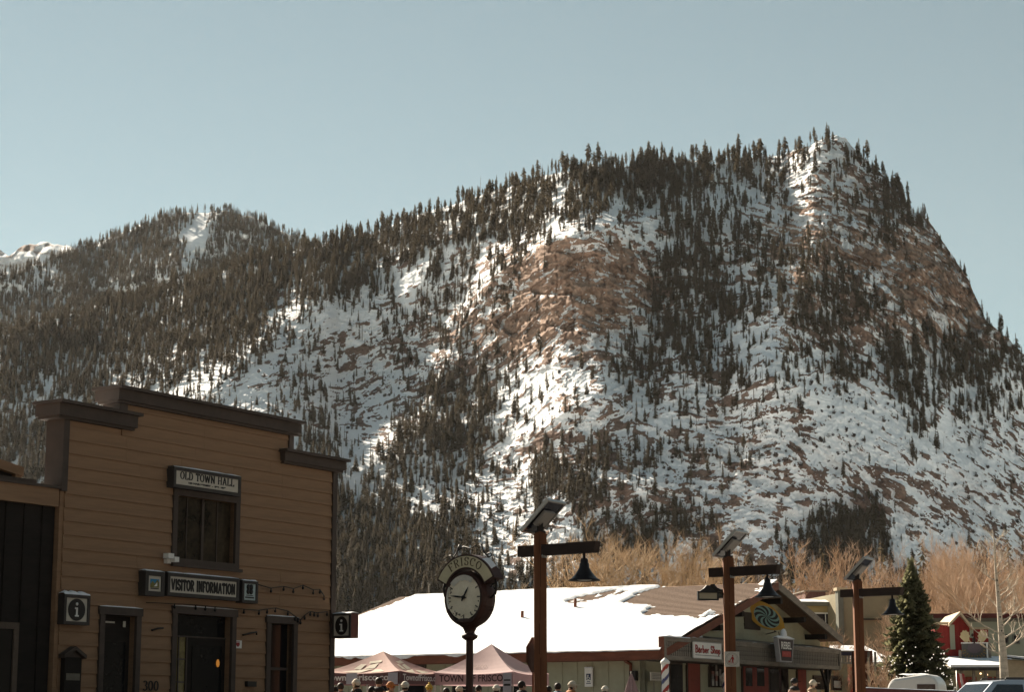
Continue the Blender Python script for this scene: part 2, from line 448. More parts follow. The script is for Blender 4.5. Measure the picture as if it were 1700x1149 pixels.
def make_hills():
    m = MATS.setdefault('hill', terrain_material('hill_snow'))
    # the round forested hill behind the left shoulder
    crest = [(-300, 480), (-100, 470), (0, 458), (60, 440), (120, 418), (200, 386), (270, 362), (320, 352), (375, 351), (420, 362), (470, 384), (505, 400), (560, 440), (640, 500), (760, 560)]
    colx, T, PX, PY, Q, Y = simple_hill('hill', crest, 1900, 0.72, 420, 150, 400, 20, 0.1, m, -300, 760, 620)
    Yr = np.zeros_like(Y)
    d, sg, _ = segdist(PX, PY, [(230, 470), (290, 430), (340, 380), (375, 345)])
    Y -= 60 * np.exp(-(d / np.where(sg > 0, 70, 60)) ** 1.4)
    Y += 30 * fbm(PX / 60, PY / 45, 420, 4) + 8 * fbm(PX / 12, PY / 10, 430, 3)
    X = Q * Y; Z = EYE + T * Y
    bx = [Q[-1] * (Y[-1] + r) for r in (20, 400, 900)]; by = [Y[-1] + r for r in (20, 400, 900)]; bz = [np.maximum(Z[-1] - r, 0) for r in (8, 260, 700)]
    pad = np.zeros((3, X.shape[1]))
    rk = np.clip(0.25 + 0.3 * fbm(PX / 14, PY / 10, 440, 3), 0, 1)
    me = grid_mesh('forested_hill', np.vstack([X, bx]), np.vstack([Y, by]), np.vstack([Z, bz]), m, {'rock': np.vstack([rk, pad]), 'brown': np.vstack([rk * 0, pad])})
    tag(link('forested_hill', me), kind='structure')
    hill = dict(X=X, Y=Y, Z=Z, PX=PX, PY=PY)
    # the white peak at the far left
    crest = [(-260, 470), (-120, 440), (-60, 420), (-30, 402), (0, 414), (14, 424), (30, 414), (50, 404), (80, 403), (115, 408), (150, 425), (220, 450), (300, 480)]
    colx, T, PX, PY, Q, Y = simple_hill('peak', crest, 4000, 0.62, 220, 70, 500, 20, 0.1, m, -260, 300, 520)
    Y += 90 * fbm(PX / 40, PY / 30, 520, 4) + 30 * fbm(PX / 9, PY / 8, 530, 3)
    X = Q * Y; Z = EYE + T * Y
    rk = np.clip(0.3 + 0.55 * blob(PX, PY, 40, 410, 22, 9) + 0.5 * blob(PX, PY, -25, 415, 30, 14) + 0.45 * fbm(PX / 16, PY / 7, 540, 4), 0, 1)
    bx = [Q[-1] * (Y[-1] + r) for r in (40, 900)]; by = [Y[-1] + r for r in (40, 900)]; bz = [np.maximum(Z[-1] - r, 0) for r in (16, 700)]
    pad = np.zeros((2, X.shape[1]))
    me = grid_mesh('snowy_peak', np.vstack([X, bx]), np.vstack([Y, by]), np.vstack([Z, bz]), m, {'rock': np.vstack([rk, pad]), 'brown': np.vstack([rk * 0, pad])})
    tag(link('snowy_peak', me), kind='structure')
    return hill
HL = make_hills()

# ================================================================ CONIFERS
bark = mat('conifer_bark', (0.075, 0.052, 0.038), 0.9, 0.3, 2.0)
needles = mat('conifer_needles', (0.090, 0.070, 0.040), 0.85, 0.35, 0.3, col2=(0.165, 0.122, 0.068), trans=0.42)
snag = mat('dead_wood', (0.16, 0.12, 0.09), 0.9, 0.3, 2.0)
def conifer(kind, seed):
    """unit-height conifer: returns (trunk, crown) meshes"""
    rnd = random.Random(seed)
    tr = MB(); cr = MB()
    lean = rnd.uniform(-.015, .015)
    tr.tube([(0, 0, -0.06), (lean * .5, 0, .5), (lean, 0, .97)], [0.017, 0.011, 0.002], 5)
    if kind == 'dead':
        for k in range(14):
            z = rnd.uniform(.3, .95); a = rnd.uniform(0, 2 * pi); l = (1 - z) * .16 + .02
            tr.tube([(lean * z, 0, z), (lean * z + cos(a) * l, sin(a) * l, z + rnd.uniform(-.04, .02))], [.004, .001], 3, caps=False)
        return tr, None
    n = {'spire': 90, 'wide': 110, 'pole': 80}[kind]
    for k in range(n):
        t = (k + rnd.random()) / n
        if kind == 'spire':
            z = .07 + .91 * t; R = .115 * (1 - t) ** .6 * (.55 + .75 * rnd.random()) + .010
        elif kind == 'wide':
            z = .04 + .94 * t; R = .185 * (1 - t) ** .7 * (.55 + .75 * rnd.random()) + .010
        else:                                     # bare pole below, tufted head
            z = .30 + .69 * t; u = t; R = (.13 * max(.15, 1 - abs(u - .45) / .75) * (.5 + .8 * rnd.random()) + .015)
        if rnd.random() < .10: continue
        a = k * 2.399 + rnd.uniform(-.5, .5)
        drop = R * rnd.uniform(.25, .6)
        w = R * rnd.uniform(.30, .55) + .004
        ox = lean * z
        c, s_ = cos(a), sin(a)
        b0 = Vector((ox, 0, z + R * .12)); tip = Vector((ox + c * R, s_ * R, z - drop))
        mid = Vector((ox + c * R * .62, s_ * R * .62, z - drop * .25)); side = Vector((-s_, c, 0)) * w
        cr.face([b0, mid - side - Vector((0, 0, w * .5)), tip, mid + side - Vector((0, 0, w * .5))])
        d2 = Vector((0, 0, -w * rnd.uniform(.7, 1.2)))
        cr.face([b0, mid + side * .3 + d2, tip])
    return tr, cr
VAR = []
for i, (kd) in enumerate(['spire', 'spire', 'spire', 'wide', 'pole', 'pole', 'dead', 'wide']):
    t, c = conifer(kd, 100 + i)
    VAR.append((t.mesh('trunk', snag if kd == 'dead' else bark), c.mesh('crown', needles) if c else None, kd))
src = bpy.data.collections.new('conifer_sources')
for i, (t, c, kd) in enumerate(VAR):
    me = bpy.data.meshes.new('conifer_source_%d' % i)
    v = []; f = []; mi = []
    for j, m_ in enumerate((t, c)):
        if m_ is None: continue
        b = len(v); v += [tuple(x.co) for x in m_.vertices]
        for p in m_.polygons: f.append(tuple(b + k for k in p.vertices)); mi.append(j)
    me.from_pydata(v, [], f); me.materials.append(snag if kd == 'dead' else bark); me.materials.append(needles); me.polygons.foreach_set('material_index', mi)
    src.objects.link(bpy.data.objects.new('conifer_source_%02d' % i, me))

def scatter_object(name, pts, rot, scl, var, collection):
    """one object that stands for the mass: geometry nodes put a plant on every point"""
    me = bpy.data.meshes.new(name); n = len(pts)
    me.vertices.add(n); me.vertices.foreach_set('co', np.asarray(pts, np.float32).ravel())
    a = me.attributes.new('turn', 'FLOAT', 'POINT'); a.data.foreach_set('value', np.asarray(rot, np.float32))
    a = me.attributes.new('size', 'FLOAT_VECTOR', 'POINT'); a.data.foreach_set('vector', np.asarray(scl, np.float32).ravel())
    a = me.attributes.new('pick', 'INT', 'POINT'); a.data.foreach_set('value', np.asarray(var, np.int32))
    me.update()
    o = link(name, me)
    g = bpy.data.node_groups.new(name, 'GeometryNodeTree')
    g.interface.new_socket('Geometry', in_out='INPUT', socket_type='NodeSocketGeometry')
    g.interface.new_socket('Geometry', in_out='OUTPUT', socket_type='NodeSocketGeometry')
    N, L = g.nodes, g.links
    gi, go = N.new('NodeGroupInput'), N.new('NodeGroupOutput')
    m2p = N.new('GeometryNodeMeshToPoints'); iop = N.new('GeometryNodeInstanceOnPoints'); ci = N.new('GeometryNodeCollectionInfo')
    ci.inputs['Collection'].default_value = collection; ci.inputs['Separate Children'].default_value = True; ci.inputs['Reset Children'].default_value = True
    def attr(nm, ty):
        x = N.new('GeometryNodeInputNamedAttribute'); x.data_type = ty; x.inputs['Name'].default_value = nm
        return [s for s in x.outputs if s.enabled][0]
    cx = N.new('ShaderNodeCombineXYZ'); L.new(attr('turn', 'FLOAT'), cx.inputs['Z'])
    L.new(gi.outputs[0], m2p.inputs[0]); L.new(m2p.outputs[0], iop.inputs['Points']); L.new(ci.outputs[0], iop.inputs['Instance'])
    iop.inputs['Pick Instance'].default_value = True
    L.new(attr('pick', 'INT'), iop.inputs['Instance Index']); L.new(cx.outputs[0], iop.inputs['Rotation']); L.new(attr('size', 'FLOAT_VECTOR'), iop.inputs['Scale'])
    L.new(iop.outputs[0], go.inputs[0])
    md = o.modifiers.new('scatter', 'NODES'); md.node_group = g
    return o

def plant_forest():
    rng = np.random.default_rng(11)
    # ---- main mountain: one candidate per grid cell, kept by density and clumping
    X, Y, Z, PX, PY = (MT[k] for k in ('X', 'Y', 'Z', 'PX', 'PY'))
    sub = (slice(2, None, 1), slice(None, None, 1))
    x, y, z, px, py, rk = (a[sub].ravel() for a in (X, Y, Z, PX, PY, MT['rockm']))
    dens = lookup(DENS, px, py) / 9.0
    inside = (px > -300) & (px < 2000) & (py < 1300)
    cl = fbm(x / 16, z / 30, 201, 4, 0.6)
    wgt = np.clip(dens * 1.0 + 0.9 * cl * np.clip(dens * 3, 0, 1) * (1 - dens * 0.85) , 0, 1.2) ** 2.0
    wgt *= np.where(rk > 0.95, 0.15, 1) * np.where((px > 1378) & (py < 262), .12, 1)
    cell = (2340 / NC) * (np.abs(np.gradient(PY, axis=0))[sub].ravel())
    keep = inside & (rng.random(len(x)) < wgt * cell * np.where(px < np.interp(py, [250, 400, 560, 700], [1280, 850, 430, 250]), 0.052, 0.034))
    idx = np.nonzero(keep)[0]
    h = np.clip(rng.normal(0.85, 0.24, len(idx)), .35, 1.5) * 0.86 * (8.0 + 4.0 * np.clip(dens[idx] * 1.3, 0, 1) + 1.2 * (py[idx] < np.interp(px[idx], [0, 1500], [600, 330])))
    small = rng.random(len(idx)) < (0.45 - 0.42 * dens[idx]); h[small] *= rng.uniform(0.3, 0.6, small.sum())
    r = rng.random(len(idx)); upper = py[idx] < 420
    var = np.where(r < .50, rng.integers(0, 3, len(idx)), np.where(r < .66, 3, np.where(r < .72, 7, np.where(r < .90, rng.integers(4, 6, len(idx)), 6))))
    var = np.where(upper & (rng.random(len(idx)) < .6) & (var != 6), rng.integers(4, 6, len(idx)), var)
    P = np.stack([x[idx], y[idx] + 0.4, z[idx] - 0.2], 1)
    wid = h * rng.uniform(.7, 1.3, len(idx))
    # the 300 that show largest become trees of their own
    hp = h / P[:, 1] * FPX; qx, qy = px[idx], py[idx]
    hidden = (qx < 575) & (qy > np.interp(qx, [0, 70, 170, 500, 560], [760, 680, 650, 715, 770])) | (qy - hp * 0.9 > np.interp(qx, [560, 668, 1290, 1400, 1480, 1700], [1020, 985, 965, 985, 985, 1010]))
    inview = (qx > 4) & (qx < 1696) & (qy < 985) & ~hidden & (var != 6)
    order = np.argsort(np.where(inview, -hp, 1e9))
    own = order[:296]
    rest = np.setdiff1d(np.arange(len(idx)), own)
    # ---- the hill behind
    X2, Y2, Z2, PX2, PY2 = (HL[k].ravel() for k in ('X', 'Y', 'Z', 'PX', 'PY'))
    open_ = 1.0 * blob(PX2, PY2, 325, 400, 22, 42, 25) + 0.5 * blob(PX2, PY2, 60, 475, 45, 18, -20) + .5 * blob(PX2, PY2, 290, 460, 30, 14, -30)
    cell2 = (1060 / 420) * (np.abs(np.gradient(HL['PY'], axis=0)).ravel())
    w2 = np.clip(1.0 - open_ * 1.2 + .4 * fbm(X2 / 40, Z2 / 40, 303, 3), 0, 1) ** 1.5
    k2 = np.nonzero((PX2 > -280) & (PY2 < 560) & (rng.random(len(X2)) < w2 * cell2 * 0.075))[0]
    h2 = rng.uniform(.6, 1.15, len(k2)) * 12
    P2 = np.stack([X2[k2], Y2[k2] + .4, Z2[k2] - .2], 1)
    v2 = rng.choice([0, 1, 2, 3, 4, 5, 6], len(k2), p=[.2, .2, .2, .1, .13, .12, .05])
    PP = np.vstack([P[rest], P2]); hh = np.concatenate([h[rest], h2]); ww = np.concatenate([wid[rest], h2 * rng.uniform(.8, 1.2, len(h2))])
    vv = np.concatenate([var[rest], v2])
    o = scatter_object('conifer_forest', PP, rng.uniform(0, 6.28, len(PP)), np.stack([ww, ww, hh], 1), vv, src)
    tag(o, kind='stuff')
    print('forest', len(PP))
    # ---- own trees
    GR = [(lambda a, b: a < 700, 'dark conifer in the dense stand on the lower slope between the hall and the clock', 'conifers of the lower slope left of the clock'),
          (lambda a, b: a < 960, 'conifer on the lower slope above the clock and the first lamp', 'conifers of the lower slope above the clock'),
          (lambda a, b: a < 1290, 'conifer at the mountain foot above the ridge of the long snowy roof', 'conifers at the foot above the snowy roof'),
          (lambda a, b: True, 'conifer on the shaded snow slope above the shops at the right', 'conifers of the slope above the right-hand shops')]
    for i in own:
        t, c, kd = VAR[var[i]]
        for fn, lab, gr in GR:
            if fn(qx[i], qy[i]): break
        e = empty('conifer_tree', P[i], rng.uniform(0, 6.28), lab, 'tree', gr)
        e.scale = (wid[i], wid[i], h[i])
        link('trunk', t, e)
        if c: link('crown', c, e)
plant_forest()
# ================================================================ GROUND
def make_ground():
    mb = MB(); ys = [-400, -60, 0, 8, 23, 38, 70, 130, 300, 640, 1100]; xs = [-1500, -300, -60, 0, 60, 300, 1500]
    for j in range(len(ys) - 1):
        for i in range(len(xs) - 1):
            mb.face([(xs[i], ys[j], gz(ys[j])), (xs[i + 1], ys[j], gz(ys[j])), (xs[i + 1], ys[j + 1], gz(ys[j + 1])), (xs[i], ys[j + 1], gz(ys[j + 1]))])
    tag(mb.build('ground', mat('trodden_ground', (0.12, 0.105, 0.095), 0.9, 0.35, 0.25, bump=0.3, col2=(0.30, 0.29, 0.28))), kind='structure')
    st = MB()
    for (y0, y1) in ((-60, 8), (8, 23), (23, 38), (38, 64)):
        st.face([(-5 + .0 * y0, y0, gz(y0) + .004), (9, y0, gz(y0) + .004), (9, y1, gz(y1) + .004), (-3, y1, gz(y1) + .004)])
    tag(st.build('street', mat('asphalt', (0.05, 0.048, 0.046), 0.85, 0.3, 1.5, bump=0.3)), kind='structure')
    # valley floor under snow: beyond the shops, and out to the sides and behind
    sf = MB()
    for (x0, y0, x1, y1) in ((-1500, 135, 1500, 1100), (-1500, -400, -60, 135), (60, -400, 1500, 135)):
        n = 12
        for i in range(n):
            a, b = y0 + (y1 - y0) * i / n, y0 + (y1 - y0) * (i + 1) / n
            sf.face([(x0, a, gz(a) + .05), (x1, a, gz(a) + .05), (x1, b, gz(b) + .05), (x0, b, gz(b) + .05)])
    tag(sf.build('snowfield', mat('snow_ground', (0.76, 0.77, 0.79), 0.8, 0.06, .4)), kind='structure')
    # unseen wooded ridge, added to darken the hall front and its glass reflections
    rb = MB(); r_ = random.Random(3); n = 40; prev = None
    for i in range(n + 1):
        t = pi + (pi + 1.0) * (i / n); x, y = 520 * cos(t), 420 * sin(t) - 40; h = 150 + 40 * sin(i * .7) + 25 * sin(i * 1.9)
        row = [(x * .62, y * .62, 0), (x * .8, y * .8, h * .5 + r_.uniform(-8, 8)), (x, y, h), (x * 1.4, y * 1.4, 0)]
        if prev:
            for k in range(3): rb.face([prev[k], prev[k + 1], row[k + 1], row[k]], 0, True)
        prev = row
    tag(rb.build('unseen_ridge', mat('unseen_ridge_dark', (0.025, 0.024, 0.016), .9, .4, .02, col2=(.06, .055, .045))), kind='structure')
make_ground()

# ================================================================ frames and lettering
class Frame:
    """local frame of a building front: x along the front, y inwards, z up"""
    def __init__(s, x, y, ang, z=None):
        s.z = gz(y) if z is None else z; s.ang = ang; s.loc = (x, y, s.z)
        s.M = Matrix.Translation(s.loc) @ Matrix.Rotation(ang, 4, 'Z'); s.I = s.M.inverted()
        s.o = s.I @ Vector((0, 0, EYE)); s.R = s.I.to_3x3()
    def hit(s, px, py, axis=1, val=0.0):
        d = s.R @ ray(px, py); t = (val - s.o[axis]) / d[axis]
        return s.o + d * t
    def rect(s, x0, y0, x1, y1, val=0.0):
        """local x0,z0,x1,z1 of a photographed rectangle given by two opposite corners' mid lines"""
        a = s.hit(x0, (y0 + y1) / 2, 1, val); b = s.hit(x1, (y0 + y1) / 2, 1, val)
        xm = (x0 + x1) / 2
        return a.x, s.hit(xm, y1, 1, val).z, b.x, s.hit(xm, y0, 1, val).z
    def w(s, p): return s.M @ Vector(p)

def arcp(cx, cy, rx, ry, a0, a1, n=14):
    return [(cx + rx * cos(radians(a0 + (a1 - a0) * i / n)), cy + ry * sin(radians(a0 + (a1 - a0) * i / n))) for i in range(n + 1)]
def bar(x0, x1, y): return [(x0, y), (x1, y)]
GL = {  # stroke letters with slab serifs: (width, strokes)
 'A': (.78, [[(.10, 0), (.39, 1), (.68, 0)], bar(.22, .57, .34), bar(0, .22, .02), bar(.56, .78, .02)]),
 'B': (.66, [[(.14, 0), (.14, 1)], [(.02, .98), (.34, .98)] , arcp(.32, .75, .24, .23, 90, -90), bar(.14, .36, .52), arcp(.34, .27, .27, .25, 90, -90), bar(.02, .34, .02)]),
 'C': (.70, [arcp(.37, .5, .32, .48, 48, 312), [(.60, .72), (.60, .98)]]),
 'D': (.72, [[(.14, 0), (.14, 1)], bar(.02, .32, .98), arcp(.32, .5, .33, .48, 90, -90, 18), bar(.02, .32, .02)]),
 'E': (.62, [[(.14, 0), (.14, 1)], bar(.02, .58, .98), bar(.14, .44, .5), bar(.02, .58, .02), [(.56, .98), (.56, .8)], [(.56, .02), (.56, .2)]]),
 'F': (.60, [[(.14, 0), (.14, 1)], bar(.02, .58, .98), bar(.14, .44, .5), bar(.02, .28, .02), [(.56, .98), (.56, .8)]]),
 'H': (.78, [[(.15, 0), (.15, 1)], [(.63, 0), (.63, 1)], bar(.15, .63, .5), bar(.02, .28, .02), bar(.02, .28, .98), bar(.5, .76, .02), bar(.5, .76, .98)]),
 'I': (.34, [[(.17, 0), (.17, 1)], bar(.03, .31, .02), bar(.03, .31, .98)]),
 'L': (.60, [[(.14, 0), (.14, 1)], bar(.02, .56, .02), bar(.02, .28, .98), [(.55, .02), (.55, .24)]]),
 'M': (.90, [[(.14, 0), (.14, 1), (.45, .1), (.76, 1), (.76, 0)], bar(.02, .26, .02), bar(.64, .88, .02), bar(.02, .2, .98), bar(.7, .88, .98)]),
 'N': (.78, [[(.14, 0), (.14, 1), (.64, 0), (.64, 1)], bar(.02, .27, .02), bar(.02, .2, .98), bar(.52, .76, .98)]),
 'O': (.74, [arcp(.37, .5, .31, .48, 0, 360, 24)]),
 'R': (.72, [[(.14, 0), (.14, 1)], bar(.02, .36, .98), arcp(.34, .75, .24, .23, 90, -90), bar(.14, .36, .52), [(.34, .52), (.62, .02)], bar(.02, .27, .02), bar(.54, .72, .02)]),
 'S': (.60, [arcp(.30, .74, .22, .24, 25, 270) + arcp(.30, .26, .24, .25, 90, -155), [(.52, .74), (.52, .96)], [(.07, .04), (.07, .28)]]),
 'T': (.66, [[(.33, 0), (.33, 1)], bar(.03, .63, .98), bar(.2, .46, .02), [(.05, .98), (.05, .78)], [(.61, .98), (.61, .78)]]),
 'V': (.76, [[(.08, 1), (.38, 0), (.68, 1)], bar(0, .2, .98), bar(.56, .76, .98)]),
 'W': (1.02, [[(.08, 1), (.28, 0), (.51, .9), (.74, 0), (.94, 1)], bar(0, .2, .98), bar(.82, 1.02, .98)]),
 'a': (.52, [arcp(.25, .22, .18, .22, 0, 360, 14), [(.44, 0), (.44, .48)], arcp(.26, .45, .18, .15, 0, 150, 8)]),
 'b': (.54, [[(.10, 0), (.10, 1)], arcp(.29, .25, .19, .25, 0, 360, 14)]),
 'e': (.50, [arcp(.26, .26, .19, .26, 0, 320, 14), bar(.08, .45, .27)]),
 'h': (.56, [[(.10, 0), (.10, 1)], arcp(.28, .34, .18, .2, 180, 0, 8), [(.46, .34), (.46, 0)]]),
 'o': (.52, [arcp(.26, .26, .19, .26, 0, 360, 14)]),
 'p': (.54, [[(.10, -.3), (.10, .52)], arcp(.29, .25, .19, .25, 0, 360, 14)]),
 'r': (.40, [[(.12, 0), (.12, .52)], arcp(.3, .3, .18, .2, 180, 60, 7)]),
 'y': (.50, [[(.06, .52), (.26, .05)], [(.46, .52), (.14, -.3)]]),
 '1': (.44, [[(.22, 0), (.22, 1), (.08, .84)], bar(.06, .38, .02)]),
 '0': (.60, [arcp(.30, .5, .23, .48, 0, 360, 20)]),
 '3': (.56, [arcp(.27, .75, .2, .23, 150, -90), arcp(.27, .26, .23, .25, 90, -150)]),
 ' ': (.34, []), '.': (.24, [[(.12, 0), (.12, .1)]]), '-': (.4, [bar(.06, .34, .42)]),
}
def lettering(mb, text, P, wv=.16, wh=.07, mat_=0, sx=1.0, gap=.10, total=None):
    """adds stroke letters; P maps (advance, height) in letter units to 3D; returns advance"""
    adv = sum(GL[c][0] * sx + gap for c in text) - gap
    k = 1.0 if total is None else total / adv
    x = 0.0
    for ch in text:
        wd, strokes = GL[ch]
        for st in strokes:
            for (ax, ay), (bx, by) in zip(st[:-1], st[1:]):
                dx, dy = (bx - ax) * sx, by - ay; l = sqrt(dx * dx + dy * dy) or 1
                nx, ny = -dy / l * wv / 2 , dx / l * wh / 2
                ex, ey = dx / l * .02, dy / l * .02
                q = [(x + ax * sx - ex + nx, ay - ey + ny), (x + ax * sx - ex - nx, ay - ey - ny), (x + bx * sx + ex - nx, by + ey - ny), (x + bx * sx + ex + nx, by + ey + ny)]
                mb.face([P(a * k, b) for a, b in q][::-1], mat_)
        x += wd * sx + gap
    return x
def plain_text(body, size, bold=0.0):
    """flat sans letters as (verts, faces), origin at the left end of the base line"""
    cu = bpy.data.curves.new('lettering', 'FONT'); cu.body = body; cu.size = size; cu.offset = bold; cu.fill_mode = 'FRONT'; cu.resolution_u = 3
    ob = bpy.data.objects.new('lettering', cu); COL.objects.link(ob)
    dg = bpy.context.evaluated_depsgraph_get(); me = ob.evaluated_get(dg).to_mesh()
    v = [tuple(x.co) for x in me.vertices]; f = [tuple(p.vertices) for p in me.polygons]
    ob.evaluated_get(dg).to_mesh_clear(); bpy.data.objects.remove(ob); bpy.data.curves.remove(cu)
    return v, f
def put_text(mb, body, size, P, mat_=0, width=None, bold=0.0):
    v, f = plain_text(body, size, bold)
    x0 = min(p[0] for p in v); x1 = max(p[0] for p in v); k = 1 if width is None else width / (x1 - x0)
    for q in f: mb.face([P((v[i][0] - x0) * k, v[i][1]) for i in q], mat_)
def snow_cap(mb, x0, y0, x1, y1, z, h=.05, mat_=0, n=8, seed=0):
    """uneven pad of snow lying on a ledge"""
    r = random.Random(seed); hs = [h * r.uniform(.55, 1.2) for _ in range(n + 1)]; hs[0] *= .4; hs[-1] *= .4
    for i in range(n):
        xa, xb = x0 + (x1 - x0) * i / n, x0 + (x1 - x0) * (i + 1) / n
        ym = (y0 + y1) / 2
        A = [(xa, y0, z), (xa, y0 + .15 * (y1 - y0), z + hs[i] * .8), (xa, ym, z + hs[i]), (xa, y1, z + hs[i] * .7), (xa, y1, z)]
        B = [(xb, y0, z), (xb, y0 + .15 * (y1 - y0), z + hs[i + 1] * .8), (xb, ym, z + hs[i + 1]), (xb, y1, z + hs[i + 1] * .7), (xb, y1, z)]
        for k in range(4): mb.face([A[k], B[k], B[k + 1], A[k + 1]], mat_, True)

snow = mat('snow', (0.80, 0.82, 0.85), 0.7, 0.05, 1.2, bump=0.25)
# ================================================================ OLD TOWN HALL
tan_paint = mat('tan_clapboard_paint', (0.285, 0.170, 0.098), 0.75, 0.25, 0.5, (0.5, 1, 6), bump=0.25)
brown_trim = mat('brown_trim_paint', (0.075, 0.055, 0.045), 0.7, 0.25, 1.2)
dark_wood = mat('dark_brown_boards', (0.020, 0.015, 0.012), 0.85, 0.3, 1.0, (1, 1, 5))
glass_dark = mat('dark_glass', (0.012, 0.012, 0.013), 0.06, 0.1, 1.0, spec=0.3)
glass_hall = mat('mottled_reflection_glass', (0.012, 0.010, 0.008), 0.06, 0.3, 2.2, (1, 1, .8), spec=0.4, col2=(.075, .055, .035), bump=0.02)  # tan mottling in the colour stands in for reflections and the room behind
sign_cream = mat('sign_cream_board', (0.55, 0.50, 0.42), 0.6, 0.08, 2)
ink = mat('sign_black_paint', (0.015, 0.013, 0.012), 0.5, 0.1, 2)
white_paint = mat('white_paint', (0.78, 0.76, 0.72), 0.5, 0.06, 2)
black_iron = mat('black_iron', (0.022, 0.018, 0.016), 0.5, 0.2, 5, metal=0.0)
HF = Frame(-8.44, 37.0, atan2(.843, .537))
HL_U = HF.hit(553, 950).x                                       # length of the front
def make_hall():
    F = HF
    e = empty('old_town_hall', F.loc, F.ang, 'old two-storey tan clapboard hall with a stepped false front at the left', 'building')
    zt = lambda px, py: F.hit(px, py).z
    xl = lambda px, py: F.hit(px, py).x
    z_left, z_mid, z_right = zt(150, 700), zt(340, 693), zt(520, 775)      # undersides of the three cornices
    xa, xb = xl(196, 690), xl(480, 735)                                     # the raised middle
    th = .38
    # openings: x0,z0,x1,z1
    W = F.rect(291, 829, 388, 932); D = F.rect(287, 1022, 379, 1300); RN = F.rect(444, 1036, 482, 1300); LD = F.rect(166, 1022, 219, 1300)
    D = (D[0], 0.15, D[2], D[3]); RN = (RN[0], .9, RN[2], RN[3]); LD = (LD[0], .15, LD[2], LD[3])
    ops = [W, D, RN, LD]
    def top_at(x): return z_left if x < xa else (z_mid if x < xb else z_right)
    # the wall core, pierced by the openings (columns between all edges)
    core = MB(); xs = sorted({0, HL_U, xa, xb, *[o[0] for o in ops], *[o[2] for o in ops]})
    for a, b in zip(xs[:-1], xs[1:]):
        m = (a + b) / 2; z = 0; cuts = sorted([(o[1], o[3]) for o in ops if o[0] < m < o[2]])
        for c0, c1 in cuts: core.box(a, .0, z, b, th, c0); z = c1
        core.box(a, .0, z, b, th, top_at(m) + .2)
    core.build('wall', tan_paint, e)
    # clapboards, one by one
    pitch = .255; cache = {}
    k = 0; z = .1
    while z < max(z_left, z_mid):
        z1 = z + pitch
        spans = [(0.10, HL_U - .10)]
        if z1 > z_right + .05: spans = [(s0, min(s1, xb - .06)) for s0, s1 in spans]
        if z1 > z_left + .05: spans = [(max(s0, xa + .1), s1) for s0, s1 in spans]
        for o in ops:
            if o[1] - .1 < z + pitch / 2 < o[3] + .12:
                n = []
                for s0, s1 in spans:
                    if o[2] < s0 or o[0] > s1: n.append((s0, s1)); continue
                    if o[0] - .1 > s0: n.append((s0, o[0] - .1))
                    if o[2] + .1 < s1: n.append((o[2] + .1, s1))
                spans = n
        cut = []
        for s0, s1 in spans:                       # long runs are butted from shorter boards
            while s1 - s0 > 3.2:
                j = s0 + random.choice((1.6, 2.0, 2.4)); cut.append((s0, j - .003)); s0 = j
            cut.append((s0, s1))
        for s0, s1 in cut:
            L_ = s1 - s0
            if L_ < .1: continue
            zz1 = min(z1, (z_mid if s0 > xa - .2 and s1 < xb + .2 else 99)) - z
            key = (round(L_, 3), round(zz1, 3))
            if key not in cache:
                b_ = MB(); j = random.uniform(-.002, .002)
                b_.prism([(-.034 + j, 0), (-.034 + j, .012), (-.008, zz1), (-.002, zz1), (-.002, 0)], 'x', 0, L_)
                cache[key] = b_.mesh('siding_board', tan_paint)
            link('siding_board', cache[key], e, (s0, 0, z + random.uniform(-.003, .003)))
        z = z1; k += 1
    # corner boards
    for x0, x1, zz in ((-.03, .12, z_left), (HL_U - .12, HL_U + .03, z_right)):
        MB().box(x0, -.06, 0 if x0 > 1 else zt(97, 815), x1, th + .02, zz).build('corner_board', brown_trim, e)
    MB().box(xa - .02, -.06, z_left + .22, xa + .2, th + .02, z_mid).build('corner_board', brown_trim, e)
    MB().box(xb - .06, -.06, z_right + .2, xb + .09, th + .02, z_mid).build('corner_board', brown_trim, e)
    # cornices, each a board with a projecting cap and a bed mould
    def cornice(x0, x1, z0, z1, s):
        c = MB(); c.box(x0, -.16, z0, x1, th + .10, z1 - .06); c.box(x0 - .05, -.26, z1 - .06, x1 + .05, th + .14, z1); c.box(x0 + .03, -.11, z0 - .05, x1 - .03, th + .05, z0)
        o = c.build('cornice', brown_trim, e); sn = MB(); snow_cap(sn, x0 - .04, -.25, x1 + .04, th + .12, z1, .018, 0, 12, s); sn.build('snow_cap', snow, o)
    cornice(-.26, xl(219, 705), z_left, zt(150, 675), 1)
    cornice(xa - .16, xb + .22, z_mid, zt(340, 671), 2)
    cornice(xl(464, 755), HL_U + .2, z_right, zt(520, 756), 3)
    # window
    wx0, wz0, wx1, wz1 = W
    fr = MB(); t = .13
    fr.box(wx0 - t, -.065, wz0 - .14, wx1 + t, .0, wz0); fr.box(wx0 - t, -.065, wz1, wx1 + t, .0, wz1 + .15); fr.box(wx0 - t, -.06, wz0, wx0, .1, wz1); fr.box(wx1, -.06, wz0, wx1 + t, .1, wz1)
    wo = fr.build('window', brown_trim, e)
    MB().box(wx0 - t - .04, -.13, wz0 - .17, wx1 + t + .04, -.06, wz0 - .11).build('sill', brown_trim, wo)
    xm = (wx0 + wx1) / 2
    for x0, x1 in ((wx0, xm - .035), (xm + .035, wx1)):
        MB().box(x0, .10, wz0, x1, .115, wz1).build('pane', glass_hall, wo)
        MB().box((x0 + x1) / 2 - .012, .08, wz0, (x0 + x1) / 2 + .012, .10, wz1).build('muntin', brown_trim, wo)
    MB().box(xm - .035, .06, wz0, xm + .035, .1, wz1).build('mullion', brown_trim, wo)
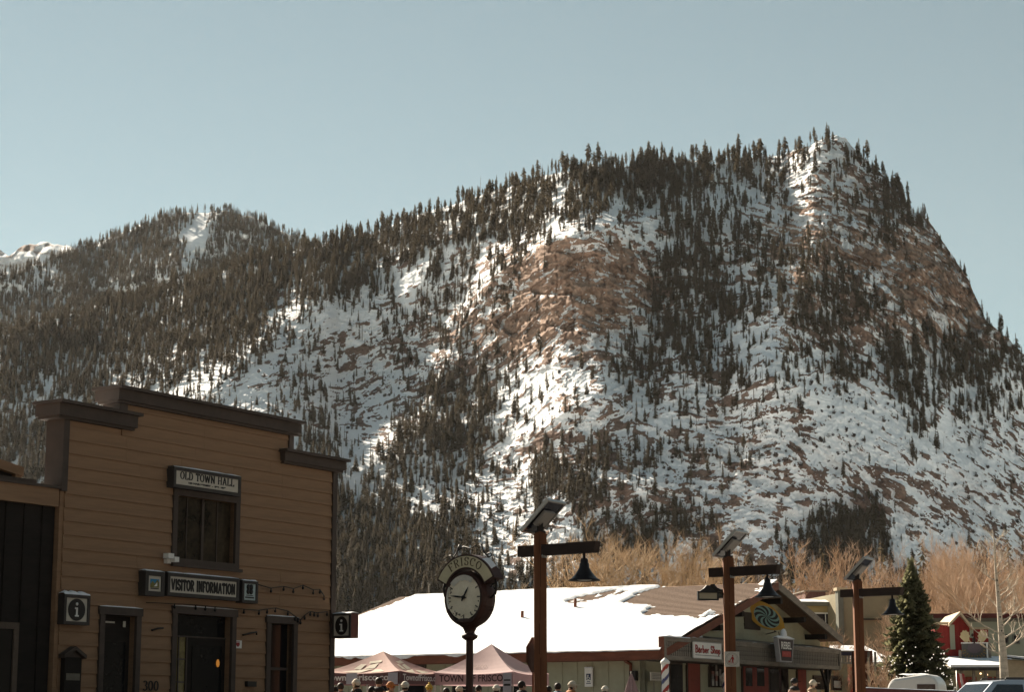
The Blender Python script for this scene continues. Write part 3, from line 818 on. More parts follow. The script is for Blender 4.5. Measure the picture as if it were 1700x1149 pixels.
    MB().box(wx0, th - .02, wz0, wx1, th, wz1).build('dark_backing', dark_wood, wo)  # dark backing added behind the panes so no sky shows through
    # doors
    def door(o, name, light=False):
        x0, z0, x1, z1 = o; t = .13
        f = MB(); f.box(x0 - t, -.065, z0 - .1, x0, .08, z1); f.box(x1, -.065, z0 - .1, x1 + t, .08, z1); f.box(x0 - t - .03, -.075, z1, x1 + t + .03, .08, z1 + .15)
        d = f.build(name, brown_trim, e)
        sn = MB(); snow_cap(sn, x0 - t - .03, -.07, x1 + t + .03, .0, z1 + .15, .02, 0, 6, 5); sn.build('snow_cap', snow, d)
        return d
    d = door(D, 'door'); x0, z0, x1, z1 = D
    s1 = x0 + (x1 - x0) * .30
    MB().box(s1, .12, z0, x1, .16, z1 - .45).build('door_leaf', dark_wood, d)
    MB().box(x0, .14, z1 - .42, x1, .15, z1).build('transom_pane', glass_dark, d)
    MB().box(x0, .10, z1 - .45, x1, .15, z1 - .42).build('transom_bar', brown_trim, d)
    MB().box(s1 + .15, .105, 1.0, x1 - .12, .118, z1 - .6).build('door_pane', glass_dark, d)
    MB().box(x1 - .12, .05, 1.05, x1 - .07, .12, 1.25).build('handle', mat('brass', (.35, .22, .08), .35, .1, 3, metal=.8), d)
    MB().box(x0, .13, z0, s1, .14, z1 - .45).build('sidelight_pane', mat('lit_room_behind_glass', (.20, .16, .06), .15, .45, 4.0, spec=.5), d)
    mu = MB(); zm = z1 - .45
    for i in range(1, 5): mu.box(x0, .11, z0 + (zm - z0) * i / 5, s1, .13, z0 + (zm - z0) * i / 5 + .03)
    mu.box((x0 + s1) / 2 - .015, .108, z0, (x0 + s1) / 2 + .015, .128, zm); mu.box(s1 - .04, .1, z0, s1, .14, zm)
    mu.build('sidelight_muntin', brown_trim, d)
    # the small lamp that glows behind the door glass
    lm = bpy.data.materials.new('amber_lamp'); lm.use_nodes = True; pb = lm.node_tree.nodes['Principled BSDF']
    pb.inputs['Base Color'].default_value = (.5, .2, .03, 1); pb.inputs['Emission Color'].default_value = (1, .38, .06, 1); pb.inputs['Emission Strength'].default_value = .12
    q = F.hit(361, 1102, 1, .1); b_ = MB(); b_.ball((q.x, .09, q.z), .055, 8, 0, (1, .3, 1.5)); b_.build('door_lamp', lm, d)
    d = door(LD, 'side_door'); x0, z0, x1, z1 = LD
    MB().box(x0, .12, z0, x1, .16, z1).build('door_leaf', dark_wood, d); MB().box(x0 + .12, .105, 1.2, x1 - .12, .118, z1 - .5).build('door_pane', glass_dark, d)
    n_ = MB(); a = F.rect(170, 1032, 190, 1035, .1); n_.box(a[0], .09, a[1], a[2], .10, a[3]); a = F.rect(204, 1032, 208, 1042, .1); n_.box(a[0], .09, a[1], a[2], .10, a[3]); n_.build('door_notice', sign_cream, d)
    d = door(RN, 'tall_window'); x0, z0, x1, z1 = RN
    MB().box(x0, .12, z0, x1, .135, z1).build('pane', glass_dark, d); MB().box(x0, .09, (z0 + z1) / 2 - .03, x1, .12, (z0 + z1) / 2 + .03).build('meeting_rail', brown_trim, d)
    MB().box(x0 - .18, -.1, z0 - .1, x1 + .18, -.01, z0).build('sill', brown_trim, d)
    # house number, vent box, conduit stubs
    nb = MB(); p0 = F.hit(237, 1147, 1, -.045); ph = F.hit(237, 1131, 1, -.045).z - p0.z; pw = F.hit(263, 1147, 1, -.045).x - p0.x
    lettering(nb, '300', lambda a, b: (p0.x + a * ph, -.045, p0.z + b * ph), .2, .09, total=pw / ph); nb.build('house_number', ink, e)
    a = F.rect(410, 1132, 425, 1141, -.08); MB().box(a[0], -.10, a[1], a[2], -.02, a[3]).build('vent_box', black_iron, e)
    for pts in ([(403, 1055), (415, 1052), (426, 1050), (426, 1055)], [(252, 1047), (262, 1044), (271, 1043)]):
        MB().tube([F.hit(x, y, 1, -.07) for x, y in pts], .02, 5).build('conduit', black_iron, e)
    # ---- low body behind the false front, with the porch at the left
    zs1, zs0 = zt(50, 806), zt(50, 836)
    MB().box(-9, 0, zs0, -.03, .12, zs1).build('porch_fascia', tan_paint, e)
    MB().box(-9, -.05, zs1, -.03, .2, zs1 + .05).build('porch_cap', brown_trim, e)
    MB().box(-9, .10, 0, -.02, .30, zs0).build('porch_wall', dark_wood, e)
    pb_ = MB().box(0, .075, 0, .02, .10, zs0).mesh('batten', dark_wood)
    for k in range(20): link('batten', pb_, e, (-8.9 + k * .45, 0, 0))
    pass
    wn_ = F.rect(-30, 1044, 15, 1200, .1)
    f = MB(); f.box(wn_[0], .05, 1.0, wn_[2], .09, wn_[3]); o = f.build('porch_window', glass_dark, e)
    f = MB(); f.box(wn_[0], .02, wn_[3], wn_[2] + .12, .09, wn_[3] + .12); f.box(wn_[2], .02, .9, wn_[2] + .12, .09, wn_[3]); f.build('frame', mat('worn_brown_trim', (.11, .08, .06), .7, .2, 2), o)
    MB().box(-9, 1.9, 0, HL_U - .2, 12, zs1 - .35).build('rear_wall', tan_paint, e)
    rf = MB(); zr = zs1 - .3
    rf.prism([(.15, zr), (5.5, zr + .62), (12.3, zr - .2), (12.3, zr - .4), (.15, zr - .12)], 'x', -9, HL_U - .1); r_ = rf.build('roof', dark_wood, e)
    sn = MB(); sn.prism([(.3, zr + .05), (.35, zr + .12), (5.5, zr + .74), (12.2, zr - .1), (12.2, zr - .18), (5.5, zr + .64)], 'x', -8.9, HL_U - .2); sn.build('roof_snow', snow, r_)
    # little gable that looks over the porch at the left edge
    gx = F.hit(28, 785, 1, .5).x; gz0 = F.hit(28, 806, 1, .5).z; gz1 = F.hit(28, 781, 1, .5).z; gt = F.hit(-2, 756, 1, .5).z
    g = MB(); g.prism([(gx - 4.2, gz0), (gx, gz0), (gx, gz1), (gx - 2.1, gt + (gt - gz1) * .1), (gx - 4.2, gz1)], 'y', .5, 5.0); go = g.build('porch_gable', dark_wood, e)
    g = MB(); g.prism([(gx + .06, gz1 - .12), (gx + .06, gz1 + .05), (gx - 2.1, gt + .16), (gx - 2.1, gt - .02)], 'y', .38, 5.1); g.prism([(gx - .12, gz0), (gx + .02, gz0), (gx + .02, gz1 - .1), (gx - .12, gz1 - .1)], 'y', .40, .5); g.build('rake_board', tan_paint, go)
    a = F.rect(-10, 794, 50, 806, .3); MB().box(a[0], .14, a[1], a[2], .45, a[3]).build('porch_parapet', brown_trim, e)
make_hall()

# ---------------------------------------------------------------- signs on the hall
sign_frame = mat('sign_frame_brown', (0.05, 0.042, 0.038), 0.65, 0.2, 3)
def board_sign(name, px, label, F=HF, depth=.20, off=0.0, border=.07, board=None, cap=.035):
    x0, z0, x1, z1 = F.rect(*px, val=-depth - off)
    o = F.w((x0, -off, z0)); e = empty(name, o, F.ang, label, 'sign')
    w_, h_ = x1 - x0, z1 - z0; y = -depth
    MB().box(0, y + .03, 0, w_, 0, h_).build('sign_box', sign_frame, e)
    f = MB(); f.box(0, y - .01, 0, w_, y + .03, border); f.box(0, y - .01, h_ - border, w_, y + .03, h_); f.box(0, y - .01, border, border, y + .03, h_ - border); f.box(w_ - border, y - .01, border, w_, y + .03, h_ - border)
    f.build('frame', sign_frame, e)
    MB().box(border, y + .012, border, w_ - border, y + .03, h_ - border).build('board', board or sign_cream, e)
    if cap: sn = MB(); snow_cap(sn, 0, y - .01, w_, 0, h_, cap, 0, 9, int(px[0])); sn.build('snow_cap', snow, e)
    return e, w_, h_, y + .008
def hall_signs():
    e, w_, h_, y = board_sign('hall_name_sign', (288, 783, 400, 817), 'wide white sign with black OLD TOWN HALL lettering above the upper window')
    m = MB(); k = h_ * .36; lettering(m, 'OLD TOWN HALL', lambda a, b: (w_ * .10 + a * k, y, h_ * .45 + b * k), .24, .10, total=w_ * .80 / k); m.build('lettering', ink, e)
    m = MB(); k = h_ * .105; put_text(m, '120 MAIN STREET  -  EST. 1879', k, lambda a, b: (w_ * .22 + a, y, h_ * .27 + b), width=w_ * .56, bold=.004); m.build('small_lettering', ink, e)
    e, w_, h_, y = board_sign('visitor_information_sign', (278, 956, 397, 994), 'long framed sign with black VISITOR INFORMATION lettering over the hall door')
    m = MB(); k = h_ * .44; lettering(m, 'VISITOR INFORMATION', lambda a, b: (w_ * .055 + a * k, y, h_ * .28 + b * k), .36, .20, total=w_ * .89 / k); m.build('lettering', ink, e)
    e, w_, h_, y = board_sign('mountain_emblem_sign', (241, 949, 273, 990), 'small framed sign with a blue and green mountain picture left of the visitor sign', border=.09)
    blue = mat('emblem_blue', (.03, .22, .42), .5, .08, 2); green = mat('emblem_olive', (.16, .15, .04), .5, .1, 2)
    b = MB(); i0, i1, j0, j1 = .12, w_ - .12, .12, h_ - .12; L_ = i1 - i0; H_ = j1 - j0
    b.box(i0 + .03, y - .004, j0 + H_ * .45, i1 - .03, y, j1 - .03); b.build('picture_sky', blue, e)
    b = MB(); b.prism([(i0 + .03, j0 + H_ * .18), (i1 - .03, j0 + H_ * .18), (i1 - .03, j0 + H_ * .62), (i0 + L_ * .74, j0 + H_ * .85), (i0 + L_ * .5, j0 + H_ * .5), (i0 + L_ * .3, j0 + H_ * .72), (i0 + .03, j0 + H_ * .45)], 'y', y - .008, y - .004); b.build('picture_mountain', green, e)
    b = MB(); b.prism([(i0 + L_ * .42, j0 + H_ * .26), (i0 + L_ * .72, j0 + H_ * .3), (i0 + L_ * .70, j0 + H_ * .62)], 'y', y - .012, y - .008); b.build('picture_sail', white_paint, e)
    b = MB(); b.box(i0 + .04, y - .012, j0 + H_ * .06, i1 - .04, y - .004, j0 + H_ * .14); b.build('picture_caption', ink, e)
    e, w_, h_, y = board_sign('pale_blue_emblem_sign', (402, 965, 428, 1002), 'small framed pale blue sign with a dark flower emblem right of the visitor sign', border=.06, board=mat('sign_pale_blue', (.42, .50, .50), .6, .08, 2))
    b = MB()
    for i in range(4):
        t = pi / 4 + i * pi / 2; b.lathe([(.0001, 0), (.06, 0), (.06, .004), (.0001, .004)], 10, 0, Matrix.Translation((w_ * .5 + cos(t) * .065, y, h_ * .62 + sin(t) * .065)) @ Matrix.Rotation(pi / 2, 4, 'X'))
    b.box(w_ * .28, y - .004, h_ * .33, w_ * .72, y, h_ * .36); b.box(w_ * .22, y - .004, h_ * .22, w_ * .78, y, h_ * .28); b.build('emblem', ink, e)
    def i_mark(e, cx, cz, rx, rz, y, fy):
        d = MB(); n = 28; d.prism([(cx + rx * cos(2 * pi * i / n), cz + rz * sin(2 * pi * i / n)) for i in range(n)], 'y', y - .006, y); d.build('disc', ink, e)
        m = MB(); yy = y - .010; s = rz
        for q in ((-.22, -.62, .26, -.48), (-.09, -.5, .12, .12), (-.24, .06, .12, .2)): m.box(cx + q[0] * s, yy, cz + q[1] * s, cx + q[2] * s, y - .006, cz + q[3] * s)
        m.lathe([(.0001, 0), (.145 * s, 0), (.145 * s, .004), (.0001, .004)], 14, 0, Matrix.Translation((cx, y - .006, cz + .52 * s)) @ Matrix.Rotation(pi / 2, 4, 'X')); m.build('letter', white_paint, e)
    e, w_, h_, y = board_sign('information_sign', (106, 988, 149, 1038), 'square sign with a white i in a black oval, over the notice case', border=.06, depth=.16, cap=.07)
    i_mark(e, w_ / 2, h_ / 2, w_ * .33, h_ * .37, y, 1)
    # the same kind of box, hung out from the right-hand corner, square to the front
    X = HL_U - .15; z0 = HF.hit(568, 1060, 0, X).z; z1 = HF.hit(568, 1019, 0, X).z; y0 = HF.hit(552, 1040, 0, X).y; y1 = HF.hit(583, 1040, 0, X).y
    # local: x runs outwards from the wall, y away from the viewer
    e = empty('information_sign', HF.w((X, y0, z0)), HF.ang - pi / 2, 'box sign with a white i hung out from the right corner of the hall', 'sign')
    w_ = abs(y1 - y0); h_ = z1 - z0; red_side = mat('sign_box_reddish', (.16, .05, .035), .6, .25, 3)  # whole box in one reddish brown
    MB().box(0, .0, 0, w_, .26, h_).build('sign_box', red_side, e)
    f = MB()
    for q in ((0, 0, w_, .05), (0, h_ - .05, w_, h_), (0, .05, .05, h_ - .05), (w_ - .05, .05, w_, h_ - .05)): f.box(q[0], -.025, q[1], q[2], -.002, q[3])
    f.build('frame', sign_frame, e); MB().box(.05, -.012, .05, w_ - .05, -.002, h_ - .05).build('board', sign_cream, e)
    i_mark(e, w_ / 2, h_ / 2, w_ * .33, h_ * .38, -.013, 1)
    sn = MB(); snow_cap(sn, 0, -.02, w_, .26, h_, .05, 0, 6, 4); sn.build('snow_cap', snow, e)
    MB().box(-.12, .08, h_ * .75, 0, .16, h_ * .82).build('bracket', black_iron, e); MB().box(-.12, .08, h_ * .18, 0, .16, h_ * .25).build('bracket', black_iron, e)
    # notice case shaped like a little house
    x0, z0, x1, z1 = HF.rect(104, 1092, 137, 1200, -.15); z0 = z1 - 1.05; zp = HF.hit(120.7, 1080, 1, -.15).z
    e = empty('notice_case', HF.w((x0, 0, z0)), HF.ang, 'dark house-shaped notice case on the wall beneath the i sign', 'notice board'); w_ = x1 - x0; h_ = z1 - z0
    MB().box(.04, -.14, 0, w_ - .04, -.036, h_).build('case', dark_wood, e)
    r_ = MB(); r_.prism([(-.03, h_ - .02), (w_ / 2, zp - z0), (w_ + .03, h_ - .02), (w_ + .03, h_ + .05), (w_ / 2, zp - z0 + .07), (-.03, h_ + .05)], 'y', -.2, -.036); r_.prism([(.04, h_), (w_ - .04, h_), (w_ / 2, zp - z0)], 'y', -.13, -.04); r_.build('roof', brown_trim, e)
    MB().box(.08, -.148, h_ * .60, w_ - .08, -.141, h_ * .72).build('notice', mat('faded_paper', (.16, .14, .11), .8, .2, 6), e); MB().box(.08, -.148, h_ * .28, w_ - .08, -.141, h_ * .36).build('notice', MATS['faded_paper'], e)
    # twin flood lamp, sticker, light strings
    e = empty('floodlight', HF.w(HF.hit(277, 931, 1, -.06)), HF.ang, 'white twin floodlight under the left corner of the upper window', 'light')
    M1 = Matrix.Rotation(.5, 4, 'Y'); MB().box(-.14, -.17, .03, .02, -.03, .13).build('lamp_head', white_paint, e); MB().box(.03, -.18, -.03, .16, -.04, .07).build('lamp_head', white_paint, e); MB().box(-.04, -.05, -.06, .07, .05, .03).build('mount', white_paint, e)
    x0, z0, x1, z1 = HF.rect(388, 1064, 401, 1077, -.04); e = empty('shield_sticker', HF.w((x0, -.034, z0)), HF.ang, 'small white square sticker with a red shield right of the hall door', 'sticker')
    w_ = x1 - x0; h_ = z1 - z0; MB().box(0, -.012, 0, w_, .0, h_).build('plate', white_paint, e)
    b = MB(); b.prism([(w_ * .28, h_ * .72), (w_ * .28, h_ * .4), (w_ * .5, h_ * .15), (w_ * .72, h_ * .4), (w_ * .72, h_ * .72)], 'y', -.016, -.012); b.box(w_ * .25, -.016, h_ * .78, w_ * .75, -.012, h_ * .86); b.build('shield', mat('dark_red_print', (.3, .03, .03), .5, .1, 3), e)
    for pts, lab in (([(428, 971), (450, 977), (471, 974), (487, 978), (503, 972), (520, 980), (531, 979), (538, 990)], 'upper dark string of bulbs sagging from the visitor sign towards the corner'),
                     ([(243, 1001), (290, 1003), (325, 1005), (357, 1008), (405, 1012), (430, 1014), (457, 1010), (478, 1015), (490, 1024), (499, 1030), (506, 1022), (515, 1016), (528, 1018), (543, 1016)], 'lower dark string of bulbs running above the hall doors')):
        P = [HF.hit(x, y, 1, -.09) for x, y in pts]; o = P[0]; e = empty('light_string', HF.w(o), HF.ang, lab, 'string lights')
        Q = [p - o for p in P]; MB().tube(Q, .011, 4).build('wire', black_iron, e)
        bm_ = MB(); bm_.tube([(0, 0, 0), (0, 0, -.04)], .014, 6); bm_.ball((0, 0, -.065), .027, 8, 0, (1, 1, 1.3)); me = bm_.mesh('bulb', glass_dark)
        for i in range(1, len(Q)):
            link('bulb', me, e, Q[i])
            if len(Q) > 9 and i % 3 == 0: link('bulb', me, e, (Q[i] + Q[i - 1]) / 2)
hall_signs()
# ================================================================ THE LONG SHOP BUILDING WITH THE SNOWY ROOF
SF = Frame(6.06, 80.0, radians(59.0))
sage = mat('sage_board_paint', (0.36, 0.35, 0.25), 0.8, 0.15, 0.6, (1, 1, 1), bump=0.15)
grey_wood = mat('weathered_grey_wood', (0.23, 0.20, 0.165), 0.85, 0.3, 1.5, (1, 1, 4), bump=0.2)
red_brown = mat('red_brown_wood', (0.17, 0.06, 0.035), 0.75, 0.3, 1.5, (1, 1, 4))
door_red = mat('door_red_paint', (0.26, 0.045, 0.03), 0.6, 0.2, 2)
shingle = mat('asphalt_shingle', (0.15, 0.092, 0.062), 0.9, 0.4, 4.0, (1, 6, 6), bump=0.5, col2=(.25, .16, .11))
rust_metal = mat('rusty_vent', (.25, .09, .05), .7, .3, 4)
def make_shop():
    F = SF; YL, GA, WX = 20.6, 1.2, .6           # length, depth of the porch, wall behind the eave
    e = empty('shop_building', F.loc, F.ang, 'long low sage-green shop building with a snow-covered roof and gabled front', 'building')
    za = F.hit(1290, 968, 1, .1).z; xa = F.hit(1290, 968, 1, .1).x                    # apex
    ze = F.hit(1100, 1081, 0, 0).z                                                     # eave
    xr = F.hit(1397, 1063, 1, .1).x; zr = za - (za - ze) / xa * (xr - xa)             # cut right eave
    sl = (za - ze) / xa
    # roof slab
    r = MB(); t = .16
    r.prism([(0, ze), (xa, za), (xr, zr), (xr, zr - t), (xa, za - t), (0, ze - t)], 'y', .1, YL); ro = r.build('roof', shingle, e)
    for a, b, nm in (((0, ze), (xa, za), 'rake_board'), ((xa, za), (xr, zr), 'rake_board')):
        rb = MB(); rb.prism([(a[0], a[1] + .03), (b[0], b[1] + .03), (b[0], b[1] - .30), (a[0], a[1] - .30)], 'y', .02, .1); rb.build(nm, grey_wood if a[0] else red_brown, e)
    ef = MB(); ef.box(-.06, .1, ze - .34, 0.0, YL, ze + .0); ef.build('eave_fascia', red_brown, e)
    MB().box(0, .1, ze - .36, WX, YL, ze - .32).build('soffit', red_brown, e)
    # shingle courses on the bare patch, laid one row over the next
    sh = MB(); n = 48
    for i in range(n):
        x0 = xa * (i / n); x1 = xa * ((i + 1) / n)
        sh.prism([(x0, ze + sl * x0 + .03), (x1, ze + sl * x1 + .008), (x1, ze + sl * x1 - .02), (x0, ze + sl * x0 - .02)], 'y', .1, YL)
    o = sh.build('shingle_courses', shingle, ro); tag(o, kind='stuff')
    # the snow sheet, with the melted patch left bare
    bare = [(1030, 1001), (1072, 984), (1105, 975), (1180, 968), (1296, 960), (1262, 980), (1205, 1014), (1160, 1030), (1110, 1030), (1078, 1018), (1100, 1010), (1046, 1002)]
    bare2 = [(935, 1001), (965, 992), (1010, 984), (1052, 978), (1030, 985), (985, 996), (945, 1004)]
    left_rake = [(400, 1120), (470, 1090), (560, 1044), (610, 1020), (668, 998), (700, 985), (640, 975), (380, 1090)]
    def inside(p, poly):
        c = False
        for i in range(len(poly)):
            (x0, y0), (x1, y1) = poly[i], poly[i - 1]
            if (y0 > p[1]) != (y1 > p[1]) and p[0] < (x1 - x0) * (p[1] - y0) / (y1 - y0) + x0: c = not c
        return c
    nx, ny = 70, 150; g = np.zeros((nx + 1, ny + 1))
    rr = np.random.default_rng(4); nz = fbm(np.repeat(np.arange(nx + 1)[:, None], ny + 1, 1) / 9.0, np.repeat(np.arange(ny + 1)[None, :], nx + 1, 0) / 7.0, 77, 4, .6)
    for i in range(nx + 1):
        for j in range(ny + 1):
            x = -.12 + (xa + .12) * i / nx; y = .08 + (YL - .08) * j / ny
            q = pix(F.w((x, y, ze + sl * x))); q = (q[0] + nz[i, j] * 30, q[1] + nz[j % (nx + 1), i] * 8)
            g[i, j] = 0 if (inside(q, bare) or inside(q, bare2) or inside(q, left_rake)) else 1
    sm = MB(); idx = {}
    hgt = lambda i, j: (.13 + .05 * nz[i, j]) * (1 if 0 < i else .45) + (.06 if i < 4 else 0)
    def corner(i, j):
        if (i, j) not in idx:
            x = -.12 + (xa + .12) * i / nx; y = .08 + (YL - .08) * j / ny
            edge = min(g[max(0, a), max(0, b)] if a < nx + 1 and b < ny + 1 else 1 for a in (i - 1, i) for b in (j - 1, j))
            h = hgt(i, j) if edge else .035
            if i == 0: x -= .10 + .22 * max(0, nz[i, j] + .1)
            idx[(i, j)] = len(sm.v); sm.v.append((x, y, ze + sl * x + h))
        return idx[(i, j)]
    for i in range(nx):
        for j in range(ny):
            if g[i, j]: sm.f.append((corner(i, j), corner(i + 1, j), corner(i + 1, j + 1), corner(i, j + 1))); sm.m.append(0); sm.sm.append(True)
    # drooping lip of snow over the eave
    for j in range(ny):
        a, b = sm.v[corner(0, j)], sm.v[corner(0, j + 1)]
        lip = lambda q: .03 + .02 * min(1, max(0, (q - 60) / 12)) + .38 * max(0, nz[5, q] - .02) * (1 if q > 66 else .15); d0 = lip(j); d1 = lip(j + 1)
        sm.face([a, b, (b[0] + .02, b[1], b[2] - d1), (a[0] + .02, a[1], a[2] - d0)], 0, True); sm.face([(a[0] + .02, a[1], a[2] - d0), (b[0] + .02, b[1], b[2] - d1), (b[0] + .16, b[1], b[2] - d1), (a[0] + .16, a[1], a[2] - d0)], 0, True)
    sn = sm.build('roof_snow', snow, ro)
    rs = MB(); snow_cap(rs, xr, .1, xr + .02, YL, zr, .05)
    b2 = MB(); b2.prism([(xa + .3, za - sl * .3 + .01), (xa + .3, za - sl * .3 + .1), (xr - .1, zr + .1), (xr - .1, zr + .02)], 'y', 1.4, YL - .2); b2.build('rear_roof_snow', snow, ro)
    # vent pipes
    for px, y0, y1 in ((867, 1031, 1015), (955, 1013, 995)):
        # where the line of sight meets the roof plane
        d = F.R @ ray(px, y0); s0 = (ze + sl * 0 - F.o.z + sl * F.o.x) / (d.z - sl * d.x); p = F.o + d * s0
        h = (y0 - y1) / FPX * (d * s0).length
        MB().tube([(p.x, p.y, p.z - .1), (p.x, p.y, p.z + h)], .075, 8).build('vent_pipe', rust_metal, ro)
    p = F.I @ at(712, 995, 106); MB().tube([p, (p.x, p.y, p.z + .75)], .045, 6).tube([(p.x, p.y, p.z + .72), (p.x, p.y, p.z + .85)], .07, 8).build('vent_pipe', MATS['weathered_grey_wood'], ro)
    # long wall: boards and battens
    w_ = MB(); w_.box(WX, GA, -.1, WX + .2, YL, ze + .05); w_.build('long_wall', sage, e)
    bt = MB().box(WX - .025, 0, -.1, WX, .05, ze - .35).mesh('batten', sage)
    for k in range(26): link('batten', bt, e, (0, GA + .2 + k * .72, 0))
    MB().box(WX, YL - .2, 0, xr, YL, ze).build('rear_wall', sage, e); MB().box(xr - .2, GA, 0, xr, YL, zr - .1).build('side_wall', sage, e)
    # windows of the long wall, behind the tents
    for px in (632, 690, 770, 850):
        a = F.hit(px, 1110, 0, WX); f = MB(); f.box(WX - .06, a.y - .55, a.z - 1.3, WX, a.y + .55, a.z + .15); o = f.build('window', brown_trim, e)
        MB().box(WX - .075, a.y - .47, a.z - 1.2, WX - .06, a.y + .47, a.z + .05).build('pane', glass_dark, o)
    # downpipe and meter box
    P = [F.hit(1037, 1091, 0, WX - .1), F.hit(1038, 1098, 0, WX - .1), F.hit(1047, 1104, 0, WX - .1), F.hit(1047, 1118, 0, WX - .1)]; P.append(Vector((WX - .1, P[-1].y, .1)))
    MB().tube(P, .07, 6).build('downpipe', red_brown, e)
    a = F.hit(1053, 1123, 0, WX - .05); MB().box(WX - .22, a.y - .14, a.z - .2, WX, a.y + .14, a.z + .2).build('meter_box', black_iron, e)
    # gable wall with horizontal clapboards
    g_ = MB(); zg = ze - .25
    g_.prism([(WX, -.1), (xr - .05, -.1), (xr - .05, zr - .1), (xa, za - .15), (WX, ze + .05)], 'y', GA, GA + .2); g_.build('gable_wall', sage, e)
    z = zg - .2; cache = {}
    while z < za - .4:
        x0 = max(WX, (z + .25 - ze) / sl + .1) if z + .25 > ze else WX; x1 = min(xr - .06, xa + (za - z - .25) / sl - .1)
        if x1 - x0 > .4: MB().prism([(GA - .03, 0), (GA - .03, .01), (GA - .005, .25), (GA, .25), (GA, 0)], 'x', x0, x1).build('clapboard', sage, e, (0, 0, z))
        z += .25
    # roof outriggers that carry the overhang
    for px, py in ((1286, 999), (1325, 1030), (1360, 1058), (1222, 1020), (1186, 1043)):
        q = F.hit(px, py, 1, .5); MB().box(q.x - .13, .16, q.z - .12, q.x + .13, GA + .1, q.z + .12).build('outrigger', dark_wood, e)
    a = F.rect(1236, 1018, 1262, 1046, GA - .05); MB().box(a[0], GA - .06, a[1], a[2], GA, a[3]).build('gable_panel', mat('dark_panel_brown', (.055, .04, .03), .8, .2, 3), e)  # plain dark brown panel on the gable wall
    a = F.rect(1178, 1043, 1190, 1048, GA - .1); MB().box(a[0], GA - .2, a[1], a[2], GA, a[3]).build('flood_lamp', white_paint, e)
    # porch with its fretted fascia
    zt = F.hit(1247, 1069, 1, 0).z; zb = F.hit(1247, 1104, 1, 0).z; X1 = F.hit(1395, 1085, 1, 0).x
    MB().box(0, .06, zb, X1, .14, zt).build('fascia_back', dark_wood, e)
    MB().box(-.02, -.02, zt - .16, X1, .06, zt).build('fascia_rail', grey_wood, e); MB().box(-.02, -.02, zb, X1, .06, zb + .17).build('fascia_rail', grey_wood, e)
    MB().box(-.06, -.02, zb, 0, .22, zt).build('fascia_end', red_brown, e)
    pl = MB(); h = zt - zb - .33
    pl.prism([(0, 0), (.13, 0), (.13, h * .30), (.10, h * .36), (.13, h * .44), (.13, h * .62), (.10, h * .68), (.13, h * .75), (.13, h), (0, h), (0, h * .75), (.03, h * .68), (0, h * .62), (0, h * .44), (.03, h * .36), (0, h * .30)], 'y', 0, .03)
    pm = pl.mesh('fret_board', grey_wood); n = int((X1 - .3) / .195)
    for k in range(n): link('fret_board', pm, e, (.12 + k * .195, .025, zb + .165))
    for xp in (0.05, F.hit(1213, 1085, 1, 0).x, F.hit(1290, 1085, 1, 0).x + .2, X1 - .1): MB().box(xp - .09, -.04, zb, xp + .09, .05, zt).build('fascia_post', grey_wood, e)
    pr = MB(); pr.prism([(-.05, zt), (-.05, zt + .05), (GA, zt + .26), (GA, zt + .16)], 'x', 2.3, X1); o = pr.build('porch_roof', grey_wood, e)
    s_ = MB(); snow_cap(s_, 0, -.05, X1, .16, zt + .0, .07, 0, 40, 8); s_.build('porch_snow', snow, o)
    s_ = MB(); s_.ball((F.hit(1155, 1058, 1, .5).x, .6, zt + .12), .5, 10, 0, (1.4, .6, .4)); s_.build('snow_heap', snow, o)
    MB().box(0, .06, zb - .03, X1, GA, zb + .02).build('porch_ceiling', mat('dark_soffit', (.10, .085, .07), .9, .2, 2), e)  # porch ceiling in an even dark brown
    px_ = F.hit(1372, 1120, 1, .08).x
    for xp in (.1, px_): 
        MB().box(xp - .1, 0, -.1, xp + .1, .16, zb).build('porch_post', dark_wood, e)
    br = MB(); br.prism([(px_ - .1, zb - .9), (px_ - .75, zb), (px_ - .55, zb), (px_ - .1, zb - .65)], 'y', .03, .12); br.prism([(px_ + .1, zb - .9), (px_ + .6, zb), (px_ + .42, zb), (px_ + .1, zb - .65)], 'y', .03, .12); br.build('post_bracket', dark_wood, e)
    # openings of the shop front
    V = GA - .03
    def opening(x0, y0, x1, y1, name, m, frame=brown_trim, panes=(), leaf=None):
        a = F.rect(x0, y0, x1, y1, V); z0 = a[1] if y1 < 1149 else .05
        f = MB(); f.box(a[0] - .08, V - .05, z0, a[2] + .08, V + .03, a[3] + .1); o = f.build(name, frame, e)
        MB().box(a[0], V - .07, z0 + .02, a[2], V - .05, a[3]).build('leaf' if 'door' in name else 'pane', m, o)
        for p in panes:
            b = F.rect(*p, V - .08); MB().box(b[0], V - .085, b[1], b[2], V - .07, b[3]).build('pane', glass_shop, o)
        return o, a
    glass_shop = mat('shop_glass', (.018, .016, .016), .08, .5, 1.0, spec=.35, col2=(.05, .042, .04))
    opening(1112, 1104, 1131, 1200, 'window', glass_shop); opening(1141, 1100, 1160, 1200, 'door', door_red)
    o, a = opening(1178, 1105, 1199, 1142, 'poster_window', glass_shop)
    rp = random.Random(5); paper = [mat('poster_grey', (.22, .20, .19), .7, .2, 4), mat('poster_red', (.28, .12, .10), .7, .2, 4), mat('poster_white', (.45, .42, .38), .7, .1, 4)]
    for i in range(3):
        for j in range(4):
            if rp.random() < .85:
                x0 = a[0] + .06 + i * (a[2] - a[0] - .1) / 3; z0 = a[1] + .06 + j * (a[3] - a[1] - .1) / 4
                MB().box(x0, V - .078, z0, x0 + .26 * rp.uniform(.6, 1), V - .072, z0 + .3 * rp.uniform(.6, 1)).build('poster', paper[rp.randrange(3)], o)
    opening(1233, 1106, 1274, 1200, 'double_door', door_red, panes=((1238, 1109, 1249, 1140), (1257, 1109, 1269, 1140)))
